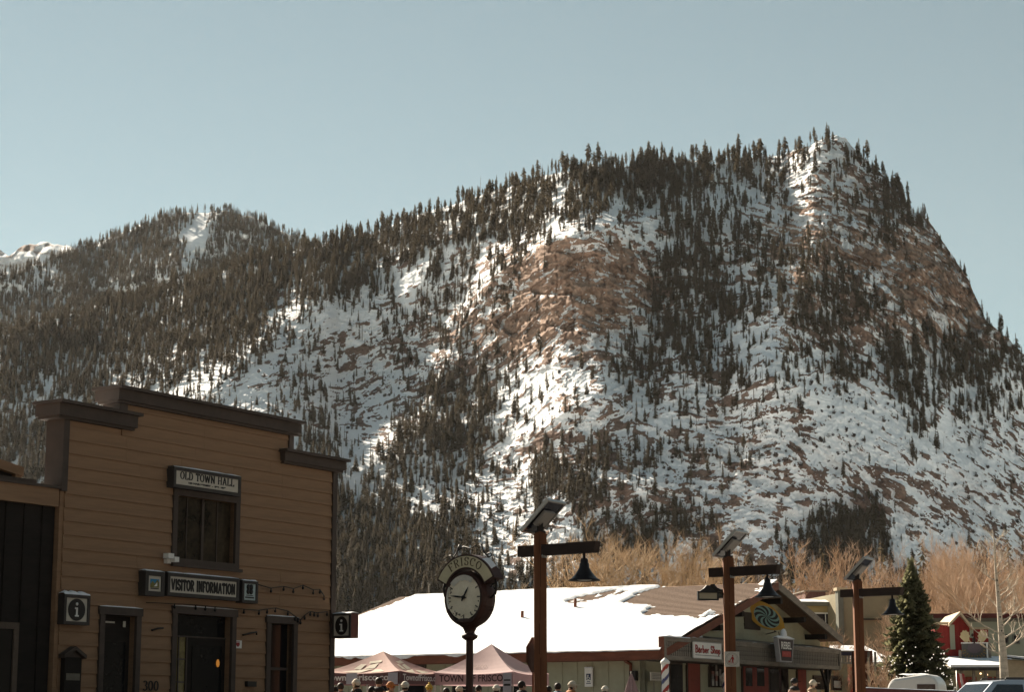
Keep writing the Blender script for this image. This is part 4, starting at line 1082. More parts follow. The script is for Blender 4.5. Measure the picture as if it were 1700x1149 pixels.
    opening(1277, 1107, 1291, 1200, 'window', glass_shop); opening(1296, 1107, 1307, 1200, 'window', glass_shop, frame=mat('plum_paint', (.09, .05, .055), .7, .2, 2))
    opening(1324, 1113, 1337, 1200, 'door', door_red); opening(1351, 1126, 1370, 1146, 'window', glass_shop)
    o, a = opening(1381, 1126, 1395, 1147, 'framed_picture', glass_dark); MB().box(a[0] + .1, V - .075, a[1] + .12, a[2] - .12, V - .072, a[3] - .15).build('picture', paper[2], o)
make_shop()

def shop_signs():
    F = SF
    # Barber Shop board
    x0, z0, x1, z1 = F.rect(1152, 1068, 1198, 1094, -.12); w_, h_ = x1 - x0, z1 - z0
    e = empty('barber_shop_sign', F.w((x0, -.05, z0)), F.ang, 'white board with red Barber Shop lettering on the porch fascia', 'sign')
    MB().box(0, -.06, 0, w_, 0, h_).build('board', white_paint, e)
    f = MB(); f.box(-.03, -.07, h_, w_ + .03, .01, h_ + .04); f.box(-.03, -.07, -.03, w_ + .03, .01, 0); f.build('edge', mat('sign_edge_grey', (.3, .29, .27), .6, .1, 3), e)
    red = mat('sign_red', (.42, .035, .03), .5, .1, 3); k = h_ * .46
    m = MB(); lettering(m, 'Barber Shop', lambda a, b: (w_ * .05 + a * k + .02, -.064, h_ * .36 + b * k - .015), .26, .15, total=w_ * .90 / k); m.build('lettering_shadow', ink, e)
    m = MB(); lettering(m, 'Barber Shop', lambda a, b: (w_ * .05 + a * k, -.068, h_ * .36 + b * k), .22, .12, total=w_ * .90 / k); m.build('lettering', red, e)
    MB().box(w_ * .06, -.064, h_ * .17, w_ * .94, -.06, h_ * .20).build('underline', ink, e)
    # second white notice inside the corner window
    x0, z0, x1, z1 = F.rect(1090, 1117, 1116, 1131, .6); e = empty('window_sign', F.w((x0, .9, z0)), F.ang, 'small white notice half hidden behind the nearer barber pole', 'sign')
    w_, h_ = x1 - x0, z1 - z0; MB().box(0, -.04, 0, w_, 0, h_).build('board', sign_cream, e); b = MB()
    for i in range(4): b.box(w_ * .1, -.045, h_ * (.2 + .18 * i), w_ * (.75 + .1 * (i % 2)), -.04, h_ * (.29 + .18 * i))
    b.build('print', mat('grey_print', (.2, .19, .18), .6, .2, 4), e); MB().box(w_ * .2, -.03, -3.2, w_ * .24, -.01, 0).build('stake', grey_wood, e)
    # barber poles
    cr, cw, cb = mat('pole_red', (.35, .04, .03), .4, .1, 3), white_paint, mat('pole_blue', (.06, .07, .18), .4, .1, 3)
    def pole(px, ytop, val, label, r=.15):
        q = F.hit(px, ytop, 1, val); e = empty('barber_pole', F.w((q.x, q.y, 0)), F.ang, label, 'barber pole'); e['group'] = 'barber poles at the shop front'
        top = q.z; b = MB(); n, m_ = 24, 60; v0 = len(b.v); zb = .35
        for j in range(m_ + 1):
            for k in range(n):
                t = 2 * pi * k / n; b.v.append((r * cos(t), r * sin(t), zb + (top - .25 - zb) * j / m_))
        for j in range(m_):
            for k in range(n):
                k2 = (k + 1) % n; b.f.append((j * n + k, j * n + k2, (j + 1) * n + k2, (j + 1) * n + k)); b.sm.append(True)
                ph = ((top - zb) * (j + .5) / m_ / .95 - (k + .5) / n) % 1; b.m.append(1 if ph < .2 else (0 if ph < .5 else (2 if ph < .7 else 0)))
        b.build('striped_shaft', [cw, cr, cb], e)
        c = MB(); c.lathe([(0, .0), (r * 1.3, 0), (r * 1.3, .3), (r, .38)], 16); c.build('base', white_paint, e)
        c = MB(); c.lathe([(r, top - .27), (r * 1.25, top - .24), (r * 1.25, top - .17), (r * .8, top - .1), (0, top)], 16); c.build('cap', white_paint, e)
    pole(1104, 1092, -.35, 'red white and blue striped barber pole at the corner of the porch'); pole(1203, 1115, .3, 'second barber pole half hidden behind the middle lamp post', .12)
    # pinwheel eye sign
    c = F.hit(1268, 1022, 1, .75); e = empty('pinwheel_sign', F.w(c), radians(12), 'yellow leaf-shaped sign with a teal and black pinwheel in the gable', 'sign')
    L = 38.0 * F.w(c).y / FPX * 1.02; rot = -radians(31)
    yel = mat('sign_yellow', (.48, .26, .03), .55, .12, 2); teal = mat('sign_teal', (.22, .36, .32), .55, .08, 2)
    H = .47 * L
    def lens(s, n=16): 
        pts = [(-L * s + 2 * L * s * i / n, H * s * (1 - (2 * i / n - 1) ** 2) ** .8) for i in range(n + 1)]
        return pts + [(x, -y) for x, y in pts[-2:0:-1]]
    R2 = lambda p: (p[0] * cos(rot) - p[1] * sin(rot), p[0] * sin(rot) + p[1] * cos(rot))
    b = MB(); b.prism([R2(p) for p in lens(1.06)], 'y', -.06, .06); b.build('board', yel, e)
    cx, rx, ry = L * .13, L * .62, H * .86; n = 48
    dk = MB(); dk.prism([R2((cx + rx * cos(2 * pi * i / n), ry * sin(2 * pi * i / n))) for i in range(n)], 'y', -.068, -.06); dk.build('pinwheel_disc', teal, e)
    bl = MB(); nb = 9
    for k in range(nb):
        a0 = 2 * pi * k / nb; pts = []; st = 7
        for i in range(st + 1): rr = i / st; a = a0 + .8 * rr * rr; pts.append((cx + rx * .985 * rr * cos(a), ry * .985 * rr * sin(a)))
        for i in range(st, -1, -1): rr = i / st; a = a0 + .8 * rr * rr + .38; pts.append((cx + rx * .985 * rr * cos(a), ry * .985 * rr * sin(a)))
        for i in range(st):
            q = [pts[i], pts[i + 1], pts[2 * st - i], pts[2 * st + 1 - i]]; bl.face([(R2(p)[0], -.072, R2(p)[1]) for p in q])
    bl.build('pinwheel_blades', ink, e)
    MB().box(-.08, .06, -.06, .08, .44, .06).build('bracket', black_iron, e)
    # Rebel sign
    x0, z0, x1, z1 = F.rect(1288, 1061, 1315, 1100, -.5); w_, h_ = x1 - x0, z1 - z0
    e = empty('rebel_sign', F.w((x0, -.5, z0)), F.ang, 'tapered dark hanging sign with white REBEL lettering capped with snow', 'sign')
    sh = [(w_ * .14, 0), (w_ * .86, 0), (w_ * 1.0, h_), (0, h_)]; ins = [(w_ * .20, h_ * .05), (w_ * .82, h_ * .05), (w_ * .95, h_ * .96), (w_ * .06, h_ * .96)]
    b = MB(); b.prism(sh, 'y', -.1, .1); b.build('edge', mat('sign_light_grey', (.42, .41, .42), .6, .1, 3), e)
    b = MB(); b.prism(ins, 'y', -.108, -.1); b.build('face', mat('sign_plum_black', (.045, .028, .03), .6, .15, 3), e)
    m = MB(); k = h_ * .30; put_text(m, 'REBEL', k * 1.38, lambda a, b: (w_ * .2 + a, -.113, h_ * .56 + b), width=w_ * .62, bold=.012); m.build('lettering', white_paint, e)
    b = MB(); b.box(w_ * .24, -.112, h_ * .22, w_ * .78, -.108, h_ * .46); b.build('red_band', MATS['sign_red'], e)
    m = MB(); put_text(m, 'SPORTS', h_ * .2, lambda a, b: (w_ * .28 + a, -.116, h_ * .27 + b), width=w_ * .46); m.build('band_lettering', mat('band_print', (.55, .12, .10), .5, .1, 3), e)
    s_ = MB(); snow_cap(s_, -.05, -.13, w_ + .05, .12, h_, .14, 0, 6, 3); s_.ball((w_ * .5, 0, h_ + .18), .26, 10, 0, (.9, .5, 1)); s_.build('snow_cap', snow, e)
    i_ = MB(); i_.tube([(-.1, 0, h_ + .3), (w_ * .5, .35, h_ + .32), (w_ + .9, 1.65, h_ + .3)], .025, 5); i_.tube([(w_ * .3, 0, h_), (w_ * .3, .1, h_ + .3)], .015, 4); i_.tube([(w_ * .7, 0, h_), (w_ * .7, .2, h_ + .3)], .015, 4); i_.build('bracket', black_iron, e)
    # accessible parking panel on the long wall
    q = F.hit(977, 1125, 0, .45); a = F.hit(971, 1125, 0, .45).y; b_ = F.hit(984, 1125, 0, .45).y; w_ = abs(a - b_); zt = F.hit(977, 1110, 0, .45).z; zb = F.hit(977, 1141, 0, .45).z; h_ = zt - zb
    e = empty('parking_sign', F.w((.45, q.y + w_ / 2, zb)), F.ang - pi / 2, 'tall white panel with a dark square wheelchair symbol on the long green wall', 'sign')
    MB().box(0, 0, 0, w_, .06, h_).build('panel', white_paint, e); d = MB(); d.box(w_ * .22, -.006, h_ * .36, w_ * .78, 0, h_ * .70); d.build('symbol_field', mat('sign_navy', (.03, .04, .09), .5, .1, 2), e)
    s = MB(); cx, cz, u = w_ * .5, h_ * .5, w_ * .22
    s.tube([(cx + u * .75 * cos(radians(t)), -.012, cz - u * .35 + u * .75 * sin(radians(t))) for t in range(120, 400, 20)], .018, 4); s.tube([(cx - u * .2, -.012, cz + u * .75), (cx - u * .1, -.012, cz), (cx + u * .5, -.012, cz), (cx + u * .75, -.012, cz - u * .7)], .02, 4); s.ball((cx - u * .2, -.012, cz + u * 1.0), .03, 8, 0); s.build('symbol', white_paint, e)
    b = MB(); b.box(w_ * .2, -.005, h_ * .16, w_ * .8, 0, h_ * .2); b.box(w_ * .3, -.005, h_ * .25, w_ * .7, 0, h_ * .29); b.build('print', MATS['sign_navy'], e)
    s_ = MB(); snow_cap(s_, -.02, -.02, w_ + .02, .08, h_, .06); s_.build('snow_cap', snow, e)
    # folded parasol by the wall
    q = F.hit(1048, 1119, 0, -1.6); e = empty('folded_parasol', F.w((q.x, q.y, 0)), F.ang, 'folded pinkish grey parasol standing by the long green wall', 'parasol')
    z = q.z; c = MB(); n = 12
    ring = lambda r, zz, ph: [((r * (1 if k % 2 else .55)) * cos(2 * pi * k / n + ph), (r * (1 if k % 2 else .55)) * sin(2 * pi * k / n + ph), zz) for k in range(n)]
    rows = [ring(.03, z, 0), ring(.14, z - .25, 0), ring(.30, z - .7, .05), ring(.42, z - 1.2, .1), ring(.46, z - 1.5, .1)]
    for a, b in zip(rows[:-1], rows[1:]):
        for k in range(n): k2 = (k + 1) % n; c.face([b[k], b[k2], a[k2], a[k]], 0, False)
    c.build('canopy', mat('parasol_cloth', (.30, .20, .20), .8, .15, 3), e); MB().tube([(0, 0, 0), (0, 0, z + .08)], .03, 6).build('pole', grey_wood, e)
shop_signs()
# ================================================================ STREET CLOCK
clock_paint = mat('clock_maroon_black', (0.050, 0.022, 0.017), 0.5, 0.25, 3)
post_wood = mat('stained_timber', (0.20, 0.075, 0.032), 0.75, 0.35, 1.0, (3, 3, .35), bump=0.3)
beam_wood = mat('dark_stained_timber', (0.04, 0.024, 0.018), 0.8, 0.3, 1.0, (.4, 3, 3))
def make_clock():
    Y = 34.0; s = Y / FPX                                    # metres per photo pixel at the clock
    c = at(780, 993, Y); z0 = gz(Y); Z = lambda py: at(780, py, Y).z - z0
    e = empty('street_clock', (c.x, Y, z0), -radians(39), 'dark iron street clock on a post with a FRISCO arch over its snow-caked dial', 'clock')
    zc = Z(993); R = .43; T = .30
    # post with base and collars
    p = MB(); p.lathe([(.20, 0), (.20, .25), (.14, .32), (.14, .9), (.085, 1.0), (.064, 1.2), (.062, Z(1062))], 16); p.build('post', clock_paint, e)
    n = MB(); n.lathe([(.07, Z(1064)), (.13, Z(1060)), (.14, Z(1056)), (.09, Z(1053)), (.085, Z(1050)), (.12, Z(1043)), (.19, Z(1038)), (.24, Z(1035)), (.245, Z(1031)), (.18, Z(1028))], 20); n.build('neck', clock_paint, e)
    sh_ = MB(); sh_.lathe([(.17, Z(1033)), (.25, Z(1028)), (.33, Z(1019)), (.385, Z(1008)), (.40, Z(998))], 24, 0, Matrix.Diagonal((1, .33, 1, 1))); sh_.build('shoulder', clock_paint, e)
    # drum: tapered towards the neck, open ring in front
    d = MB(); N_ = 40
    def outline(r, k): t = 2 * pi * k / N_; x, z = r * sin(t), r * cos(t); return (x * (1 - .0 * z), z - (.05 * max(0, -z / r)))
    rows = [(R * .86, -T / 2 - .02), (R * .97, -T / 2 - .03), (R, -T / 2), (R * 1.03, -T / 4), (R * 1.03, T / 4), (R, T / 2), (R * .97, T / 2 + .03), (R * .86, T / 2 + .02)]
    V = [[(outline(r, k)[0], y, zc + outline(r, k)[1]) for k in range(N_)] for r, y in rows]
    for a, b in zip(V[:-1], V[1:]):
        for k in range(N_): k2 = (k + 1) % N_; d.face([a[k], b[k], b[k2], a[k2]], 0, True)
    d.build('case', clock_paint, e)
    dial_m = mat('frosted_dial', (.82, .71, .52), .55, .12, 5.0, col2=(.90, .80, .63))
    for sgn, nm in ((-1, 'dial'), (1, 'rear_dial')):
        f = MB(); yy = sgn * (T / 2 + .005); r = R * .87
        f.face([(r * sin(2 * pi * k / N_) * (-sgn), yy, zc + r * cos(2 * pi * k / N_)) for k in range(N_)]); dl = f.build(nm, dial_m, e)
        if sgn < 0:
            t = MB()
            for h in range(12):
                a = 2 * pi * h / 12; ca, sa = cos(a), sin(a)
                for (r0, r1, w_) in ((.29, .355, .012),): t.face([(sa * r0 - ca * w_, yy - .004, zc + ca * r0 + sa * w_), (sa * r0 + ca * w_, yy - .004, zc + ca * r0 - sa * w_), (sa * r1 + ca * w_, yy - .004, zc + ca * r1 - sa * w_), (sa * r1 - ca * w_, yy - .004, zc + ca * r1 + sa * w_)][::-1])
            t.build('hour_mark', mat('dial_print', (.10, .08, .06), .6, .2, 4), dl)
            # frost and rime caked along the lower and left rim
            rr = random.Random(9); fr = MB(); sn = MB()
            for i in range(30):
                a = rr.uniform(radians(95), radians(300)); q = r * rr.uniform(.80, 1.0); w_ = rr.uniform(.005, .016)
                x, z = sin(a) * q, cos(a) * q; fr.prism([(x + w_ * rr.uniform(.6, 1.3) * cos(b), zc + z + w_ * 1.2 * rr.uniform(.6, 1.3) * sin(b)) for b in (0, 1.1, 2.1, 3.2, 4.2, 5.3)], 'y', yy - .008, yy - .001)
            fr.build('dark_ice', mat('grubby_ice', (.13, .11, .085), .5, .4, 8), dl)
            for a0, a1, q0, q1 in ((-50, 35, .70, 1.02), (-120, -60, .86, 1.03)):
                P = [(sin(radians(a0 + (a1 - a0) * i / 12)) * r * 1.01, zc + cos(radians(a0 + (a1 - a0) * i / 12)) * r * 1.01) for i in range(13)]
                Q = [(sin(radians(a1 + (a0 - a1) * i / 12)) * r * (q0 + .1 * rr.random()), zc + cos(radians(a1 + (a0 - a1) * i / 12)) * r * (q0 + .1 * rr.random())) for i in range(13)]
                m_ = MB()
                for i in range(12): m_.face([(P[i][0], yy - .02, P[i][1]), (P[i + 1][0], yy - .02, P[i + 1][1]), (Q[11 - i][0], yy - .01, Q[11 - i][1]), (Q[12 - i][0], yy - .01, Q[12 - i][1])][::-1], 0, True)
                m_.build('snow_crust', mat('clinging_snow', (.66, .62, .54), .8, .12, 9, bump=.5), dl)
            def hand(nm, ang, L_, w_, y):
                ca, sa = cos(ang), sin(ang); h = MB(); P = [(-.07, -w_ * .8), (-.07, w_ * .8), (L_ * .55, w_), (L_, 0), (L_ * .55, -w_)]
                h.prism([(sa * a + ca * b, zc + ca * a - sa * b) for a, b in P], 'y', y - .006, y); h.build(nm, ink, dl)
            hand('hour_hand', radians(32), .21, .016, yy - .016); hand('minute_hand', radians(-83), .30, .014, yy - .026)
            h = MB(); h.lathe([(0, 0), (.03, 0), (.03, .03), (0, .03)], 12, 0, Matrix.Translation((0, yy - .005, zc)) @ Matrix.Rotation(pi / 2, 4, 'X')); h.build('hub', ink, dl)
    # arch header
    r0, r1, a0, a1, n_ = .47, .665, 27, 153, 28
    for nm, q0, q1, b0, b1, y0, y1, m_ in (('header_frame', r0 - .02, r1 + .035, a0 - 3, a1 + 3, -.12, .12, clock_paint), ('header_panel', r0 + .012, r1 + .005, a0, a1, -.13, .13, mat('header_cream', (.62, .54, .35), .6, .1, 3))):
        h = MB(); P = arcp(0, zc + .03, q1, q1, b0, b1, n_) + arcp(0, zc + .03, q0, q0, b1, b0, n_)
        M2 = len(P); v0 = len(h.v)
        for y in (y0, y1):
            for i in range(n_): A = [P[i], P[i + 1], P[M2 - 2 - i], P[M2 - 1 - i]]; A = A if y == y1 else A[::-1]; h.face([(p[0], y, p[1]) for p in A])
        for i in range(M2): j = (i + 1) % M2; h.face([(P[i][0], y0, P[i][1]), (P[j][0], y0, P[j][1]), (P[j][0], y1, P[j][1]), (P[i][0], y1, P[i][1])])
        ho = h.build(nm, m_, e)
    k = .135; rb = r0 + .045; tot = radians(74) * (rb + k * .3) / k
    l = MB()
    def PP(a, b): th = pi / 2 + radians(37) - a * k / (rb + k * .3); rad = rb + b * k; return (rad * cos(th), -.134, zc + .03 + rad * sin(th))
    lettering(l, 'FRISCO', PP, .17, .08, gap=.24, total=tot); l.build('lettering', mat('header_ink', (.09, .06, .03), .6, .1, 3), ho)
    for sx in (-1, 1): # side brackets under the arch ends
        b = MB(); x0 = sx * .56; b.tube([(x0, 0, zc + .30), (x0 + sx * .03, 0, zc + .18), (x0 - sx * .0, 0, zc + .05), (x0 - sx * .10, 0, zc - .02)], .022, 6)
        sp = [(x0 - sx * (.02 + .075 * (1 - t / 14) * cos(t * .55)), 0, zc + .16 + .075 * (1 - t / 14) * sin(t * .55)) for t in range(14)]; b.tube(sp, .014, 5); b.build('scroll', black_iron, e)
        b = MB(); sp = [(sx * (.42 - .03 * t), 0, zc + .66 + .028 * t) for t in range(5)] + [(sx * .27, 0, zc + .86), (sx * .23, 0, zc + .92)]
        b.tube(sp, .014, 5); b.tube([(sx * (.43 + .05 * cos(t * .6)), 0, zc + .70 + .05 * sin(t * .6) * (1 - t / 16)) for t in range(11)], .011, 5); b.build('scroll', black_iron, e)
        b = MB(); b.tube([(sx * (R + .03), 0, zc - .19), (sx * (R + .09), 0, zc - .16), (sx * (R + .08), 0, zc - .23), (sx * (R + .02), 0, zc - .22)], .012, 5); b.build('lug', clock_paint, e)
    t = MB(); t.tube([(-.3, 0, zc + .80), (-.14, 0, zc + .88), (0, 0, zc + .84), (.14, 0, zc + .88)], .012, 5); t.build('scroll', black_iron, e)
    s_ = MB()
    P = arcp(0, zc + .03, r1 + .04, r1 + .04, 38, 60, 8); Q = arcp(0, zc + .03, r1 + .09, r1 + .09, 40, 57, 8)
    for i in range(8): s_.face([(P[i][0], -.1, P[i][1]), (P[i + 1][0], -.1, P[i + 1][1]), (Q[i + 1][0], 0, Q[i + 1][1]), (Q[i][0], 0, Q[i][1])][::-1], 0, True); s_.face([(Q[i][0], 0, Q[i][1]), (Q[i + 1][0], 0, Q[i + 1][1]), (P[i + 1][0], .1, P[i + 1][1]), (P[i][0], .1, P[i][1])][::-1], 0, True)
    s_.build('snow_cap', snow, e)
make_clock()

# ================================================================ LAMP POSTS
shade_m = mat('bell_shade_black', (.03, .024, .024), .38, .2, 3, metal=.5)
alu = mat('panel_aluminium', (.45, .43, .40), .4, .1, 3, metal=.6); cell = mat('solar_cells', (.02, .022, .035), .15, .15, 4, spec=.6)
def make_lamp():
    e = empty('street_lamp', (0, 0, 0), 0, 'nearest timber lamp post, with the octagonal sign back on its left side', 'street lamp', 'timber solar lamp posts along the street')
    H = 3.92; hw = .105
    p = MB(); p.box(-hw, -hw, 0, hw, hw, H); p.prism([(-hw - .01, H), (hw + .01, H), (0, H + .05)], 'y', -hw - .01, hw + .01); p.build('post', post_wood, e)
    cr = MB()
    for k in range(7): a = .3 + .55 * k; cr.box(-.02 + .01 * (k % 3), -hw - .003, a, -.012 + .01 * (k % 3), -hw + .01, a + .5)
    cr.build('drying_crack', mat('crack_dark', (.05, .02, .012), .9, .2, 4), e)
    M = Matrix.Rotation(-radians(38), 4, 'Z'); zb = H - .26
    b = MB(); c_ = [(-.42, zb - .09), (1.14, zb - .09), (1.18, zb + .09), (-.42, zb + .09)]
    b.prism(c_, 'y', -.075, .075); b.v = [tuple(M @ Vector(q)) for q in b.v]; b.build('crossbeam', beam_wood, e)
    bo = MB(); bo.lathe([(0, 0), (.03, 0), (.03, .02), (0, .02)], 8, 0, Matrix.Translation((.05, -hw, zb - .1)) @ Matrix.Rotation(pi / 2, 4, 'X')); bo.box(.03, -hw - .02, zb - .13, .12, -hw + .02, zb - .10); bo.build('bolt', alu, e)
    c = M @ Vector((.90, 0, 0)); z1 = zb - .09
    s = MB(); prof = [(.022, z1), (.022, z1 - .08), (.05, z1 - .085), (.065, z1 - .12), (.062, z1 - .16), (.075, z1 - .165), (.085, z1 - .24), (.12, z1 - .30), (.165, z1 - .36), (.21, z1 - .41), (.26, z1 - .435), (.265, z1 - .45), (.20, z1 - .42), (.09, z1 - .28)]
    s.lathe(prof, 24, 0, Matrix.Translation((c.x, c.y, 0))); sh = s.build('bell_shade', shade_m, e)
    g = MB(); g.lathe([(.0, z1 - .44), (.10, z1 - .445), (.13, z1 - .43), (.0, z1 - .42)], 16, 0, Matrix.Translation((c.x, c.y, 0))); g.build('lens', mat('lamp_lens', (.5, .48, .44), .3, .05, 3), sh)
    # solar panel, tipped towards the noon sun
    up = Vector((.62, -.36, .70)).normalized(); side = Vector((.5, .86, 0)).normalized(); nrm = up.cross(side); nrm = nrm if nrm.z > 0 else -nrm
    o = Vector((.05, -.0, H + .30)); L, Wd = .72, .62
    def slab(mb, u0, u1, s0, s1, n0, n1):
        q = [o + up * a + side * b + nrm * c2 for c2 in (n0, n1) for a, b in ((u0, s0), (u1, s0), (u1, s1), (u0, s1))]
        v0 = len(mb.v); mb.v += [tuple(x) for x in q]
        for f in ((0, 3, 2, 1), (4, 5, 6, 7), (0, 1, 5, 4), (1, 2, 6, 5), (2, 3, 7, 6), (3, 0, 4, 7)): mb.f.append(tuple(v0 + i for i in f)); mb.m.append(0); mb.sm.append(False)
    f = MB(); slab(f, -L / 2, L / 2, -Wd / 2, -Wd / 2 + .03, -.03, .03); slab(f, -L / 2, L / 2, Wd / 2 - .03, Wd / 2, -.03, .03); slab(f, -L / 2, -L / 2 + .03, -Wd / 2 + .03, Wd / 2 - .03, -.03, .03); slab(f, L / 2 - .03, L / 2, -Wd / 2 + .03, Wd / 2 - .03, -.03, .03)
    po = f.build('solar_panel', alu, e); m = MB(); slab(m, -L / 2 + .03, L / 2 - .03, -Wd / 2 + .03, Wd / 2 - .03, -.012, .012); m.build('cell_sheet', cell, po)
    m = MB(); slab(m, -.14, .16, -.22, .12, -.09, -.035); m.build('battery_box', mat('battery_grey', (.30, .27, .24), .5, .1, 3), po)
    k = MB(); k.box(-.05, -.05, H + .02, .05, .05, H + .28); k.box(-.09, -.09, H + .02, .09, .09, H + .06); k.build('bracket', black_iron, po)
    return e
LAMPS = [make_lamp()]
LAMP_AT = [(897, 33.0), (1210, 40.0), (1424, 47.0)]
for px, Y in LAMP_AT[1:]:
    LAMPS.append(copy_tree(LAMPS[0]))
for L_, (px, Y), lab in zip(LAMPS, LAMP_AT, ('nearest timber lamp post, right of the street clock', 'middle timber lamp post, with street name blades and the white dog-walker sign', 'farthest timber lamp post, left of the big spruce')):
    p = at(px, 1000, Y); L_.location = (p.x, Y, gz(Y)); L_['label'] = lab
def lamp_signs():
    # octagonal sign seen from behind
    Y = 33.25; q = at(884, 1088, Y); e = empty('octagonal_sign', (q.x + .05, Y, gz(Y)), radians(58), 'brown octagonal sign back showing at the left edge of the nearest lamp post', 'road sign')
    z = q.z - gz(Y); r = .31; b = MB(); b.prism([(r * cos(pi / 8 + k * pi / 4) , z + r * sin(pi / 8 + k * pi / 4)) for k in range(8)], 'y', -.008, .008); b.build('plate', mat('sign_back_brown', (.14, .055, .03), .6, .2, 3), e); MB().box(-.03, .012, 0, .03, .05, z + .2).build('post', rust_metal, e)
    # street name blades
    Y = 40.0; L_ = LAMPS[1]; x0 = L_.location.x; zz = lambda py: at(1200, py, Y).z - gz(Y)
    e = empty('street_name_sign', (x0, Y, gz(Y)), 0, 'pair of framed street name blades with crested tops on the middle lamp post', 'sign')
    def blade(M, x1, x2, zt, zb, m_, txt):
        f = MB(); T_ = lambda mb: setattr(mb, 'v', [tuple(M @ Vector(v)) for v in mb.v])
        for a in ((x1, zb, x2, zb + .03), (x1, zt - .03, x2, zt), (x1, zb + .03, x1 + .03, zt - .03), (x2 - .03, zb + .03, x2, zt - .03)): f.box(a[0], -.03, a[1], a[2], .03, a[3])
        xm = (x1 + x2) / 2; f.prism([(x1 + .04, zt), (x2 - .04, zt), (xm + .10, zt + .05), (xm + .03, zt + .12), (xm - .03, zt + .12), (xm - .10, zt + .05)], 'y', -.02, .02); T_(f); fo = f.build('frame', black_iron, e)
        p = MB(); p.box(x1 + .03, -.012, zb + .03, x2 - .03, .012, zt - .03); T_(p); p.build('blade', m_, fo)
        if txt: t = MB(); put_text(t, txt, (zt - zb) * .55, lambda a, b: tuple(M @ Vector((x1 + .06 + a, -.016, zb + .09 + b))), width=(x2 - x1) * .7); t.build('lettering', white_paint, fo)
        c = MB(); c.tube([(x2 - .04, 0, zt - .02), (-.1, 0, zt - .03)], .015, 5); T_(c); c.build('arm', black_iron, fo)
    blade(Matrix.Rotation(radians(14), 4, 'Z'), -.66, -.22, zz(983), zz(998), mat('blade_pale', (.42, .35, .24), .5, .1, 3), None)
    blade(Matrix.Rotation(-radians(42), 4, 'Z'), -.66, -.12, zz(979), zz(993), mat('blade_green', (.08, .085, .07), .5, .1, 3), 'MAIN ST')
    # dog walker sign
    s = 40.0 / FPX; z0 = zz(1108); z1 = zz(1083); w_ = z1 - z0
    e = empty('dog_walking_sign', (x0 - .10 - w_ * .25 + .05, Y - .13, gz(Y) + z0), 0, 'square cream sign with a red walker and dog on the middle lamp post', 'sign')
    MB().box(0, -.012, 0, w_, .0, w_).build('plate', mat('sign_warm_white', (.66, .60, .52), .5, .06, 3), e)
    c = w_ / 2; rd = MATS['sign_red']; ring = MB()
    for r0, r1 in ((.40, .425), (.325, .34)):
        P = arcp(c, c, w_ * r1, w_ * r1, 0, 360, 32); Q = arcp(c, c, w_ * r0, w_ * r0, 0, 360, 32)
        for i in range(32): ring.face([(P[i][0], -.015, P[i][1]), (P[i + 1][0], -.015, P[i + 1][1]), (Q[i + 1][0], -.015, Q[i + 1][1]), (Q[i][0], -.015, Q[i][1])][::-1])
    ring.build('ring', mat('sign_grey_brown', (.30, .24, .19), .5, .1, 3), e)
    g = MB(); u = w_
    g.prism([(c + u * a, c + u * b) for a, b in ((.0, .16), (.09, .16), (.13, .05), (.15, -.08), (.12, -.08), (.09, .03), (.08, -.10), (.10, -.28), (.06, -.28), (.035, -.12), (.0, -.28), (-.04, -.28), (-.0, -.10), (-.005, .05), (-.09, -.04), (-.11, -.01))], 'y', -.018, -.012)
    g.lathe([(0, 0), (u * .045, 0), (u * .045, .006), (0, .006)], 12, 0, Matrix.Translation((c + u * .045, -.012, c + u * .225)) @ Matrix.Rotation(pi / 2, 4, 'X')); g.build('walker', rd, e)
    d = MB(); d.prism([(c + u * a, c + u * b) for a, b in ((-.22, -.27), (-.2, -.27), (-.19, -.18), (-.14, -.18), (-.13, -.27), (-.11, -.27), (-.11, -.12), (-.09, -.06), (-.14, -.05), (-.15, -.11), (-.21, -.11), (-.25, -.05))], 'y', -.018, -.012); d.build('dog', rd, e)
    d = MB(); d.tube([(c - u * .1, -.016, c - u * .02), (c - u * .13, -.016, c - u * .06)], .004, 4); d.build('leash', rd, e)
lamp_signs()

